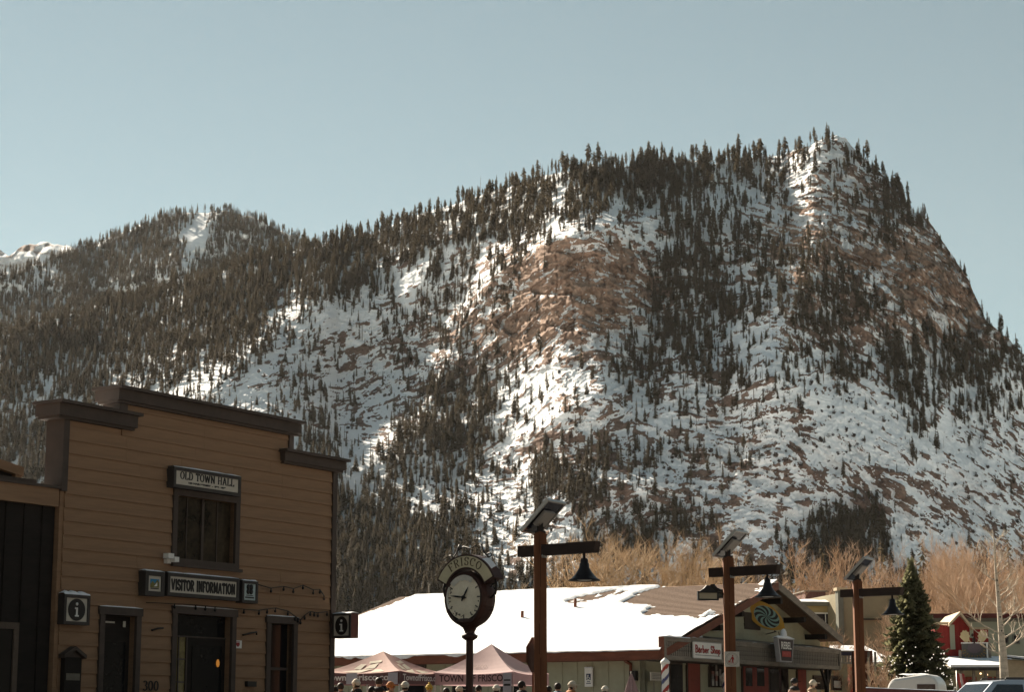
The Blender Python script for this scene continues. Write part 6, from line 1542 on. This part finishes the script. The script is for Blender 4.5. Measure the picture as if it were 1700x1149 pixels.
def camper():
    Y = 72.0; a, b = at(1481, 1140, Y), at(1564, 1140, Y); Wd = (b.x - a.x); z0 = gz(Y); H = at(1520, 1120, Y).z - z0
    e = empty('camper_trailer', ((a.x + b.x) / 2, Y, z0), radians(-20), 'rounded white camper trailer in front of the big spruce', 'trailer')
    L = Wd * 1.02; w = 2.1; n = 10; c = MB(); wht = mat('camper_white', (.74, .72, .68), .35, .05, 1.2)
    side = [(-L / 2, .5), (L / 2, .5)] + arcp(L / 2 - .42, H - .5, .42, .48, 0, 90, 6) + arcp(-L / 2 + .35, H - .62, .35, .46, 90, 180, 6)
    R = []
    for y, k in ((-w / 2, .06), (-w / 2 + .05, .015), (-w / 2 + .14, 0), (w / 2 - .14, 0), (w / 2 - .05, .015), (w / 2, .06)): R.append([(x * (1 - k * .6), y, .5 + (z - .5) * (1 - k)) for x, z in side])
    m = len(side)
    for A, C_ in zip(R[:-1], R[1:]):
        for i in range(m): j = (i + 1) % m; c.face([A[i], C_[i], C_[j], A[j]], 0, True)
    c.face(R[0], 0); c.face(R[-1][::-1], 0); c.build('shell', wht, e)
    o = MB().box(L / 2 - .75, -w / 2 - .02, H - 1.1, L / 2 - .12, -w / 2 + .02, H - .38).build('window', mat('window_rubber', (.10, .06, .05), .6, .2, 3), e); MB().box(L / 2 - .70, -w / 2 - .03, H - 1.05, L / 2 - .17, -w / 2 - .02, H - .43).build('pane', mat('camper_glass', (.10, .07, .06), .15, .3, 4, spec=.5), o)
    MB().box(L / 2 - .02, -.5, H - 1.15, L / 2 + .012, .5, H - .6).build('end_window', glass_t, e)
    s = MB(); snow_cap(s, -L / 2 + .4, -w / 2 + .2, L / 2 - .4, w / 2 - .2, H - .03, .05); s.build('roof_snow', snow, e)
    ty = MB(); ty.lathe([(0, -.1), (.3, -.1), (.33, 0), (.3, .1), (0, .1)], 16, 0, Matrix.Rotation(pi / 2, 4, 'X'))
    for s_ in (-1, 1): ty.build('wheel', MATS['tyre_rubber'], e, (0, s_ * (w / 2 - .1), .33))
    MB().box(-L / 2 + .2, -w / 2 + .15, .38, L / 2 - .1, w / 2 - .15, .52).build('chassis', black_iron, e); MB().tube([(-L / 2, 0, .45), (-L / 2 - 1.1, 0, .45)], .05, 6).build('tow_bar', black_iron, e)
camper()
# ================================================================ BARE TREES
twig_tan = mat('tan_twigs', (.52, .38, .24), .8, .3, .5, col2=(.72, .54, .36), trans=.35); twig_pink = mat('pinkish_twigs', (.54, .38, .26), .8, .25, .5, col2=(.72, .53, .38), trans=.38); aspen_bark = mat('aspen_bark', (.52, .43, .33), .75, .25, 3.0, (1, 1, 5), col2=(.70, .60, .48))
willow = mat('russet_willow', (.26, .13, .075), .85, .3, .6, col2=(.40, .22, .12), trans=.3)
def bare_tree(seed, stems, spread, depth, m, twigs=5, straight=.8, thick=.017):
    """unit-height leafless tree: (trunk mesh, crown mesh)"""
    r = random.Random(seed); tr, cr = MB(), MB()
    def grow(p, d, l, rad, lev):
        n = 3 if lev < depth else 2; pts = [p]; q = p.copy(); dd = d.copy()
        for i in range(n):
            dd = (dd + Vector((r.gauss(0, .24), r.gauss(0, .24), r.gauss(0.05, .12)))).normalized(); q = q + dd * l / n; pts.append(q.copy())
        (tr if lev == 0 else cr).tube(pts, [rad * (1 - .55 * i / n) for i in range(n + 1)], 5 if lev == 0 else 3, caps=False)
        if lev >= depth: return
        k = twigs + (2 if lev == depth - 1 else 0)
        for i in range(k):
            t = r.uniform(.25, 1.0); j = min(n - 1, int(t * n)); b = pts[j].lerp(pts[j + 1], t * n - j)
            a = r.uniform(0, 2 * pi); side = Vector((cos(a), sin(a), 0)); nd = (dd * straight + side * spread * r.uniform(.5, 1.2) + Vector((0, 0, .35))).normalized()
            grow(b, nd, l * r.uniform(.38, .66), max(rad * .5, .0007), lev + 1)
    for s in range(stems):
        a = r.uniform(0, 2 * pi); o = Vector((cos(a), sin(a), 0)) * (.03 if stems > 1 else 0)
        d = (Vector((0, 0, 1)) + o * 8 * spread * r.uniform(.3, 1.3)).normalized()
        grow(o, d, r.uniform(.5, .72) if stems > 1 else .9, thick if stems > 1 else thick * 1.2, 0)
    top = max(v[2] for v in cr.v) * .97
    for q in (tr, cr): q.v = [(x / top, y / top, z / top) for x, y, z in q.v]
    return tr.mesh('trunk', m), cr.mesh('crown', m)
BT = [bare_tree(1, 5, 1.05, 4, twig_tan, 4), bare_tree(2, 4, 1.2, 4, twig_tan, 5), bare_tree(3, 3, 1.1, 4, twig_pink, 5), bare_tree(4, 4, 1.0, 4, twig_pink, 5), bare_tree(5, 2, 1.1, 4, twig_pink, 6)]
def put_bare(px, top, Y, k, wscale, label, group):
    z0 = gz(Y); p = at(px, top, Y); h = (p.z - z0) * 1.10
    e = empty('bare_tree', (p.x, Y, z0), random.uniform(0, 6), label, 'tree', group); e.scale = (h * wscale, h * wscale, h)
    link('trunk', BT[k][0], e); link('crown', BT[k][1], e)
random.seed(21)
LA = ['tallest golden bare tree behind the snowy roof, right of the first lamp bell', 'golden bare tree just right of the first lamp bell, behind the bell', 'second golden bare tree right of the first lamp bell, leaning over the roof', 'rightmost low golden bare tree of the clump right of the first lamp', 'golden bare tree directly behind the first lamp bell', 'faint golden bare tree standing farthest back behind the first lamp clump', 'low golden bare tree between the first lamp post and its bell']
gA = 'bare trees behind the snowy roof, by the first lamp'
for px, top, Y, k, ws in ((1006, 886, 150, 0, .95), (985, 905, 158, 1, .85), (1034, 902, 146, 1, .9), (1062, 930, 152, 0, .6), (960, 925, 160, 0, .6), (1020, 915, 165, 0, .8), (945, 945, 150, 1, .5)):
    put_bare(px, top, Y, k, ws, LA.pop(0), gA)
LB = ['tallest golden bare tree above the bare shingles left of the middle lamp', 'golden bare tree in the middle of the clump over the bare shingles', 'golden bare tree close behind the middle solar panel', 'leftmost low golden bare tree over the bare shingle patch', 'low golden bare tree showing right of the middle lamp post', 'golden bare tree farthest back in the clump over the bare shingles']
gB = 'bare trees behind the roof ridge left of the middle lamp'
for px, top, Y, k, ws in ((1140, 893, 165, 1, .9), (1170, 900, 160, 0, .85), (1195, 905, 170, 0, .7), (1118, 925, 158, 1, .55), (1215, 925, 172, 1, .6), (1155, 915, 175, 1, .8)):
    put_bare(px, top, Y, k, ws, LB.pop(0), gB)
LC = ['pinkish bare tree straight above the roof shed', 'pinkish bare tree above the grey corner pilaster', 'pinkish bare tree just left of the farthest lamp post', 'low pinkish bare tree above the shop gable slope', 'pinkish bare tree behind the farthest lamp bell', 'pinkish bare tree touching the left side of the big spruce']
gC = 'bare trees behind the ochre building'
for px, top, Y, k, ws in ((1372, 925, 165, 2, .7), (1398, 920, 170, 3, .7), (1418, 932, 160, 2, .6), (1352, 945, 160, 3, .5), (1468, 935, 180, 2, .5), (1482, 945, 175, 3, .5)):
    put_bare(px, top, Y, k, ws, LC.pop(0), gC)
gD = 'bare trees massed behind the red store'
for i in range(15):
    px = 1550 + i * 11 + random.uniform(-5, 5); put_bare(px, random.uniform(912, 945), random.uniform(150, 195), 2 + i % 3, random.uniform(.45, .65), 'pinkish tan bare tree in the thicket behind the red store', gD)
gE = 'low bare shrubs in the yards at the right'
for px, top, Y, k, ws, lab in ((1452, 1026, 101, 3, .8, 'small bare shrub against the olive false front'), (1472, 1085, 80, 2, .7, 'small bare shrub left of the camper trailer, under the spruce'), (1410, 1056, 99.6, 3, .9, 'small bare shrub on the porch right of the shop gable'), (1352, 1000, 120, 2, .7, 'bare bush beside the roof shed over the ochre building')):
    put_bare(px, top, Y, k, ws, lab, gE)
# ---- russet willow scrub along the foot of the slope
def scrub():
    rng = np.random.default_rng(5); c = bpy.data.collections.new('scrub_sources'); g = bpy.data.collections.new('shrub_sources')
    for k in range(3):
        r = random.Random(50 + k); b = MB()
        for i in range(46):
            a = r.uniform(0, 6.28); s = r.uniform(.05, .5); x, y = cos(a) * s, sin(a) * s; h = r.uniform(.5, 1)
            b.tube([(x * .4, y * .4, 0), (x * .8, y * .8, h * .55), (x * 1.2 + r.gauss(0, .08), y * 1.2 + r.gauss(0, .08), h)], [.008, .005, .002], 3, caps=False)
            for q in range(2): b.tube([(x * .7, y * .7, h * .45), (x * .9 + r.gauss(0, .15), y * .9 + r.gauss(0, .15), h * r.uniform(.7, 1))], [.006, .002], 3, caps=False)
        me = b.mesh('willow_source', willow); c.objects.link(bpy.data.objects.new('willow_source_%d' % k, me))
    n = 900; px = np.concatenate([rng.uniform(540, 950, 860), rng.uniform(1330, 1560, 20), rng.uniform(1330, 1720, 20)]); Y = rng.uniform(190, 330, n)
    P = np.array([[*at(a, 1000, y)[:2], gz(y)] for a, y in zip(px, Y)]); h = rng.uniform(5, 11, n) * (Y / 250) * np.where(px < 960, 1, .6)
    tag(scatter_object('willow_scrub', P, rng.uniform(0, 6, n), np.stack([h * 1.1, h * 1.1, h], 1), rng.integers(0, 3, n), c), kind='stuff')
    # dark leafless bushes dotted over the snow slopes
    for k in range(3):
        r = random.Random(80 + k); b = MB()
        for i in range(40):
            a = r.uniform(0, 6.28); e_ = r.uniform(.3, 1.3); l = r.uniform(.4, 1); b.tube([(0, 0, 0), (cos(a) * cos(e_) * l * .6, sin(a) * cos(e_) * l * .6, sin(e_) * l), ], [.02, .008], 3, caps=False)
            x, y, z = cos(a) * cos(e_) * l * .5, sin(a) * cos(e_) * l * .5, sin(e_) * l * .8; w = .14; b.face([(x - w, y, z), (x, y - w * .4, z - w * .5), (x + w, y, z + .03), (x, y + w * .4, z + w * .7)])
        g.objects.link(bpy.data.objects.new('shrub_source_%d' % k, b.mesh('shrub_source', mat('dark_shrub', (.06, .042, .035), .9, .3, 1))))
    X, Y, Z, PX, PY = (MT[k].ravel() for k in ('X', 'Y', 'Z', 'PX', 'PY'))
    w = blob(PX, PY, 1350, 800, 420, 170) + .8 * blob(PX, PY, 640, 660, 150, 110) + .8 * blob(PX, PY, 760, 800, 190, 110) + .5 * blob(PX, PY, 1330, 560, 330, 200) + .5 * blob(PX, PY, 300, 640, 200, 80)
    w = np.clip(w, 0, 1.2) * np.clip(.5 + fbm(X / 25, Z / 18, 601, 3) * 1.6, 0.04, 2)
    k = np.nonzero(rng.random(len(X)) < w * .011)[0]; s = rng.uniform(.7, 2.6, len(k))
    tag(scatter_object('slope_brush', np.stack([X[k], Y[k] + .1, Z[k] - .1], 1), rng.uniform(0, 6, len(k)), np.stack([s, s, s * rng.uniform(.7, 1.3, len(k))], 1), rng.integers(0, 3, len(k)), g), kind='stuff'); print('brush', len(k))
scrub()

# ================================================================ CONIFERS NEAR THE TOWN
spruce_m = mat('spruce_needles', (0.16, 0.165, 0.085), 0.8, 0.35, 1.2, col2=(.28, .27, .155), trans=.5)
def big_spruce():
    Y = 84.0; z0 = gz(Y); p = at(1512, 934, Y); H = p.z - z0; R = 72 * Y / FPX
    e = empty('spruce_tree', (p.x, Y, z0), 0, 'large dense blue-green spruce strung with white lights, behind the camper trailer', 'tree')
    MB().tube([(0, 0, -.1), (.03, 0, H * .5), (0, 0, H * .99)], [.2, .11, .015], 8).build('trunk', bark, e)
    r = random.Random(6); c = MB(); n = 620
    def spray(b, d, L, w):
        side = d.cross(Vector((0, 0, 1))).normalized(); k = 7
        for i in range(k):                       # needles hang in overlapping tufts along the bough
            t0 = i / k; q = b + d * L * t0 + Vector((0, 0, -L * .16 * t0 * t0)); ww = w * (1 - .72 * t0) * r.uniform(.7, 1.2); tip = q + d * L * .30 + Vector((r.gauss(0, .03), r.gauss(0, .03), r.uniform(-.02, .09)))
            for sgn in (-1, 1):
                s_ = side * sgn * ww; dz = Vector((0, 0, -ww * r.uniform(.15, .6)))
                c.face([q, q + s_ * .55 + d * L * .05 + dz * .3, q + s_ + d * L * .16 + dz, tip])
            c.face([q + Vector((0, 0, .05)), q + side * ww * .3 + d * L * .1, tip + Vector((0, 0, .05)), q - side * ww * .3 + d * L * .1])
            if r.random() < .5: c.face([q, q + d * L * .1 + Vector((0, 0, -ww * .8)), tip + Vector((0, 0, -ww * .4))])
    for k in range(n):
        t = ((k + r.random()) / n) ** .85; z = H * (.07 + .91 * t); rad = R * ((1 - t) ** .82) * r.uniform(.72, 1.10) + .10
        a = k * 2.39996 + r.uniform(-.3, .3); up = r.uniform(-.18, .10) + .55 * t * t; d = Vector((cos(a), sin(a), up)).normalized()
        spray(Vector((0, 0, z)) + d * rad * .22, d, rad * .80, .20 + rad * .20)
    for k in range(26): a = k * 2.4; spray(Vector((0, 0, H * (.93 + .0022 * k))), Vector((cos(a) * .4, sin(a) * .4, .9)).normalized(), .34, .07)
    c.build('crown', spruce_m, e)
    lm = bpy.data.materials.new('fairy_bulb'); lm.use_nodes = True; pb = lm.node_tree.nodes['Principled BSDF']; pb.inputs['Base Color'].default_value = (.8, .78, .72, 1); pb.inputs['Emission Color'].default_value = (1, .9, .75, 1); pb.inputs['Emission Strength'].default_value = .35
    ls = empty('light_string', (p.x, Y, z0), 0, 'white fairy lights wound through the lower boughs of the spruce', 'string lights'); bm_ = MB(); bm_.ball((0, 0, 0), .026, 6); me = bm_.mesh('bulb', lm); pts = []
    for k in range(90):
        t = k / 90; z = H * (.22 + .26 * t); a = -2.9 + 5.6 * ((k * .113) % 1); rad = R * ((1 - (z / H - .07) / .91) ** .82) * 1.02 + .06; q = Vector((rad * sin(a) * 1.0, -rad * abs(cos(a)) , z + r.gauss(0, .12))); pts.append(q); link('bulb', me, ls, q)
    q = Vector((R * .62, -R * .3, H * .47)); link('bulb', me, ls, q)
    b = MB()
    for i in range(0, len(pts) - 9, 9): b.tube([pts[i + j] for j in range(9)], .006, 3)
    b.build('wire', black_iron, ls)
big_spruce()
random.seed(31)
for px, top, Y, var, ws, lab in ((1330, 895, 240, 0, .22, 'slim sunlit olive conifer left of the trees behind the ochre building'), (1308, 915, 260, 1, .20, 'slim dark conifer just left of the sunlit olive one'), (1388, 905, 250, 3, .25, 'broad dark conifer behind the bare trees over the ochre building'), (1362, 900, 270, 2, .2, 'dark pointed conifer rising behind the tan bare trees at the ochre building'),
                               (1448, 935, 190, 3, .28, 'ragged dark conifer between the farthest lamp and the spruce'), (1430, 925, 215, 7, .26, 'dark conifer right above the farthest solar panel'), (1586, 918, 210, 0, .22, 'tawny conifer poking out of the thicket behind the red store'), (1531, 890, 260, 2, .2, 'slim dark conifer behind the tip of the big spruce'), (1672, 885, 300, 1, .2, 'reddish conifer at the top of the thicket by the birch'), (1462, 890, 300, 1, .2, 'slim dark conifer on the valley floor left of the big spruce')):
    t, c, kd = VAR[var]; z0 = gz(Y); p = at(px, top, Y); h = p.z - z0; e = empty('conifer_tree', (p.x, Y, z0), random.uniform(0, 6), lab, 'tree'); e.scale = (h * ws * 4, h * ws * 4, h); link('trunk', t, e); link('crown', c, e)
def aspen():
    Y = 72.0; z0 = gz(Y); P = [at(x, y, Y) for x, y in ((1668, 1149), (1667, 1120), (1665, 1085), (1661, 1040), (1657, 990), (1653, 945), (1651, 905), (1648, 880))]; o = Vector((P[0].x, Y, z0)); P = [p - o for p in P]; P[0].z = 0
    e = empty('aspen_tree', o, 0, 'tall bare aspen with a pale trunk standing by the black car', 'tree'); r = random.Random(8)
    MB().tube(P, [.17, .16, .14, .10, .075, .05, .03, .008], 10).build('trunk', aspen_bark, e); k_ = MB()
    for i in range(16):
        t = r.uniform(.1, .8) * 6; j = int(t); q = P[j].lerp(P[j + 1], t - j); rr = .17 - .022 * t; a = r.uniform(-1.2, 1.2) - pi / 2; n = Vector((cos(a), sin(a), 0)); s = Vector((-sin(a), cos(a), 0)); q = q + n * rr * .98; w_ = r.uniform(.03, .08); h_ = r.uniform(.015, .05); k_.face([q - s * w_, q + Vector((0, 0, -h_)) + n * .004, q + s * w_, q + Vector((0, 0, h_)) + n * .004])
    k_.build('bark_scar', mat('aspen_scar', (.05, .04, .035), .8, .2, 3), e); c = MB()
    def grow(p, d, l, rad, lev):
        pts = [p]; q = p.copy()
        for i in range(4): d = (d + Vector((r.gauss(0, .10), r.gauss(0, .10), r.gauss(.05, .05)))).normalized(); q = q + d * l / 4; pts.append(q.copy())
        c.tube(pts, [rad * (1 - .2 * i) for i in range(5)], 4, caps=False)
        if lev < 2:
            for i in range(5 if lev else 6): t = r.uniform(.3, 1) * 3.99; j = int(t); a = r.uniform(0, 6.28); grow(pts[j].lerp(pts[j + 1], t - j), (d * .8 + Vector((cos(a), sin(a), .4)) * .7).normalized(), l * r.uniform(.3, .55), max(.006, rad * .5), lev + 1)
    for i in range(24):
        t = 1.9 + 4.9 * i / 24; j = int(t); a = r.uniform(0, 6.28) if i > 4 else (0.1 if i % 2 else 3.0); grow(P[j].lerp(P[j + 1], t - j), Vector((cos(a), sin(a) * .6, .45)).normalized(), (1.75 - .19 * t) * r.uniform(.6, 1.1), .055 - .0055 * t, 0)
    c.build('crown', aspen_bark, e)
aspen()

# ================================================================ PEOPLE
skin_m = mat('skin', (.45, .26, .18), .55, .06, 3); hair_m = mat('dark_hair', (.03, .018, .012), .6, .2, 8)
def person_mesh(pose):
    """one skinned body: torso, head, arms with hands, legs with feet (height 1.75)"""
    V, E, R_ = [], [], []
    def add(p, r, par=None):
        V.append(p); R_.append(r)
        if par is not None: E.append((par, len(V) - 1))
        return len(V) - 1
    la, ra, st, tilt = pose
    pel = add((0, 0, .95), (.155, .12)); wa = add((0, 0, 1.10), (.145, .11), pel); ch = add((0, .0, 1.30), (.175, .125), wa); nk0 = add((0, 0, 1.44), (.10, .08), ch); nk = add((0, -.005, 1.51), (.058, .06), nk0)
    hd = add((0, -.02 - tilt * .3, 1.60), (.077, .095), nk); hd2 = add((0, -.02 - tilt * .5, 1.69), (.072, .088), hd)
    for s, arm in ((-1, la), (1, ra)):
        sh = add((s * .19, 0, 1.40), (.075, .07), ch); el = add((s * (.24 + arm * .02), -arm * .10, 1.13), (.052, .052), sh); wr = add((s * (.24 - arm * .10), -.06 - arm * .22, .90 + arm * .18), (.036, .034), el); ha = add((s * (.235 - arm * .12), -.08 - arm * .26, .82 + arm * .18), (.042, .026), wr)
        hp = add((s * .095, 0, .88), (.095, .10), pel); kn = add((s * .105, -.03 + s * st * .12, .49), (.062, .066), hp); an = add((s * .11, .02 + s * st * .22, .10), (.044, .05), kn); ft = add((s * .12, -.12 + s * st * .22, .045), (.045, .035), an)
    me = bpy.data.meshes.new('person_skeleton'); me.from_pydata(V, E, []); ob = bpy.data.objects.new('person_skeleton', me); COL.objects.link(ob)
    md = ob.modifiers.new('skin', 'SKIN'); md.use_smooth_shade = True
    for d, r in zip(me.skin_vertices[0].data, R_): d.radius = r
    me.skin_vertices[0].data[0].use_root = True
    sb = ob.modifiers.new('subdivision', 'SUBSURF'); sb.levels = 2; sb.render_levels = 2
    dg = bpy.context.evaluated_depsgraph_get(); out = bpy.data.meshes.new_from_object(ob.evaluated_get(dg)); bpy.data.objects.remove(ob)
    for p in out.polygons:
        p.use_smooth = True; c = p.center; p.material_index = 0 if c.z > 1.49 else (3 if c.z < .09 else (2 if c.z < .86 and abs(c.x) < .19 else (0 if False else 1)))
    for p in out.polygons:   # bare hands
        c = p.center
        if abs(c.x) > .1 and c.y < -.05 and .76 < c.z < 1.06 and p.material_index == 1 and (abs(c.x) > .19 or c.y < -.2): p.material_index = 0
    return out
BODIES = [person_mesh(p) for p in ((.0, .1, .3, .0), (.8, .2, .0, .06), (.5, .9, -.2, .12))]
def person(px, top, Y, rz, body, jacket, legs, head, label, hm=None, hood=False):
    z0 = gz(Y); p = at(px, top, Y); h = p.z - z0; s = h / (1.80 if head in ('beanie', 'pompom', 'cap', 'hood') else 1.77)
    e = empty('person', (p.x, Y, z0), rz, label, 'person'); e.scale = (s, s, s)
    me = BODIES[body].copy(); me.materials.clear()
    for m in (skin_m, jacket, legs, ink): me.materials.append(m)
    link('body', me, e)
    hy = -.02 - (0, .03, .06)[body]
    hc = Vector((0, hy, 1.665))
    f = MB()                         # face: brow, nose, mouth, ears
    f.ball((0, hy - .105, 1.645), .014, 6, 0, (1, 1.3, 1.6)); f.ball((.083, hy + .0, 1.65), .02, 6, 0, (.5, 1, 1.5)); f.ball((-.083, hy, 1.65), .02, 6, 0, (.5, 1, 1.5)); f.build('face', skin_m, e)
    for x in (-.032, .032): b = MB(); b.ball((x, hy - .088, 1.675), .011, 6); b.build('eye', ink, e)
    b = MB(); b.box(-.025, hy - .097, 1.598, .025, hy - .085, 1.606); b.build('mouth', mat('lips', (.30, .12, .10), .5, .05, 3), e)
    c = MB()
    if head in ('hair', 'long', 'hood'):
        c.ball(hc + Vector((0, .022, .03)), .108, 12, 0, (.92, 1.0, 1.0))
        if head == 'long': c.ball(hc + Vector((0, .06, -.09)), .10, 10, 0, (1, .6, 1.5))
        c.build('hair', hm or hair_m, e)
    else:
        c.ball(hc + Vector((0, .014, .04)), .110, 12, 0, (.95, 1.05, 1.02)); c.lathe([(.100, 0), (.116, .005), (.118, .045), (.104, .055)], 14, 0, Matrix.Translation(hc + Vector((0, .014, .02))) @ Matrix.Diagonal((.95, 1.05, 1, 1)))
        if head == 'pompom': c.ball(hc + Vector((0, .015, .165)), .035, 8)
        if head == 'cap': c.prism([(-.07, hy - .20), (.07, hy - .20), (.085, hy - .09), (-.085, hy - .09)], 'z', 1.70, 1.715)
        c.build('hat', hm or white_paint, e); b = MB(); b.ball(hc + Vector((0, .045, -.03)), .085, 10, 0, (1, .75, .9)); b.build('hair', hair_m, e)
    k = MB(); k.lathe([(.075, 1.42), (.16, 1.43), (.15, 1.50), (.105, 1.56), (.08, 1.54)], 12, 0, Matrix.Translation((0, hy * .4, 0))); k.build('collar', jacket, e)
    if hood: k = MB(); k.tube([(.13 * cos(t * pi / 8), .04 + hy * .4, 1.50 + .22 * sin(t * pi / 8)) for t in range(9)], .022, 6); k.build('hood_rim', mat('fur_trim', (.42, .33, .22), .9, .25, 9, bump=.4), e)
jk = {k: mat('cloth_' + k, c, .8, .18, 4) for k, c in dict(black=(.018, .017, .018), navy=(.025, .03, .06), tan=(.30, .20, .12), green=(.05, .08, .045), red=(.25, .04, .03), grey=(.14, .14, .15), cream=(.55, .48, .38), blue=(.08, .18, .27), yellow=(.50, .32, .05), orange=(.40, .16, .05)).items()}
white_knit = mat('white_knit', (.70, .65, .55), .9, .12, 9, bump=.4)
for a in ((556, 1142, 46, .6, 0, 'black', 'black', 'hair', 'person in a fur-rimmed hood right beside the hall corner', None, True),
          (566, 1136, 50, 3.6, 1, 'navy', 'black', 'hair', 'dark-haired person in navy just right of the hall corner', None, False),
          (593, 1128.5, 47, 3.9, 1, 'black', 'navy', 'beanie', 'person in a white knit beanie and dark hooded coat under the left tent', 'white', True),
          (617, 1142, 45, 2.6, 0, 'grey', 'black', 'hair', 'person with a pale hood rim between two hats at the left tent', None, True),
          (629, 1127, 49, 3.2, 2, 'black', 'black', 'hair', 'tall dark-haired person in black before the left tent sign', None, False),
          (648, 1133, 48, 1.3, 0, 'tan', 'navy', 'cap', 'person in a tan orange cap facing right before the left tent', 'orange', False),
          (672, 1132.5, 47, 2.9, 1, 'black', 'black', 'beanie', 'person in a plain white beanie at the right end of the left tent', 'white', False),
          (712, 1137, 55, .2, 2, 'green', 'black', 'pompom', 'person in a yellow bobble hat between the two tents', 'yellow', False),
          (741, 1144, 52, .9, 0, 'red', 'navy', 'hair', 'person with reddish face left of the clock post', None, False),
          (761, 1140, 54, 2.2, 1, 'navy', 'black', 'cap', 'person in a pale cap just left of the clock post', 'cream', False),
          (793, 1140, 53, .5, 2, 'black', 'black', 'long', 'brown-haired person just right of the clock post', None, False),
          (824, 1138, 48, 3.0, 1, 'grey', 'black', 'beanie', 'person in a white woolly hat beside the tent notice strip', 'white', False),
          (866, 1133, 47, 2.0, 0, 'black', 'navy', 'hair', 'dark-haired person left of the nearest lamp post', None, False),
          (911, 1141, 50, 3.3, 1, 'green', 'black', 'hair', 'dark-haired person just right of the nearest lamp post', None, False),
          (926, 1136, 52, 2.8, 0, 'blue', 'navy', 'hair', 'person in a light blue jacket under the parking panel', None, False),
          (946, 1132, 50, 1.9, 2, 'orange', 'black', 'cap', 'person in a cream cap facing right under the parking panel', 'cream', False),
          (1003, 1140, 55, 2.4, 1, 'tan', 'black', 'beanie', 'person in a white hat left of the folded parasol', 'white', False),
          (1318, 1127, 76, .7, 0, 'black', 'black', 'cap', 'person in a black coat and cap before the shop door', 'black', False),
          (1346, 1130, 74, 1.2, 2, 'tan', 'navy', 'cap', 'person in a tan jacket and pale cap walking past the shop', 'cream', False)):
    px, top, Y, rz, b, j, l, hd, lab, hm, hood = a
    person(px, top, Y, rz, b, jk[j], jk[l], hd, lab, white_knit if hm == 'white' else (jk[hm] if hm else None), hood)
# ================================================================ AIR
def make_haze():
    hb = MB(); hb.box(-3200, -900, -1.2, 3200, 6500, 1600)
    m = bpy.data.materials.new('thin_air'); m.use_nodes = True; N, L = m.node_tree.nodes, m.node_tree.links
    N.remove(N['Principled BSDF']); v = N.new('ShaderNodeVolumePrincipled')
    v.inputs['Color'].default_value = (.95, .93, .92, 1); v.inputs['Density'].default_value = 0.000016; v.inputs['Anisotropy'].default_value = 0.2
    L.new(v.outputs[0], N['Material Output'].inputs['Volume'])
    tag(hb.build('haze', m), kind='stuff')
make_haze()
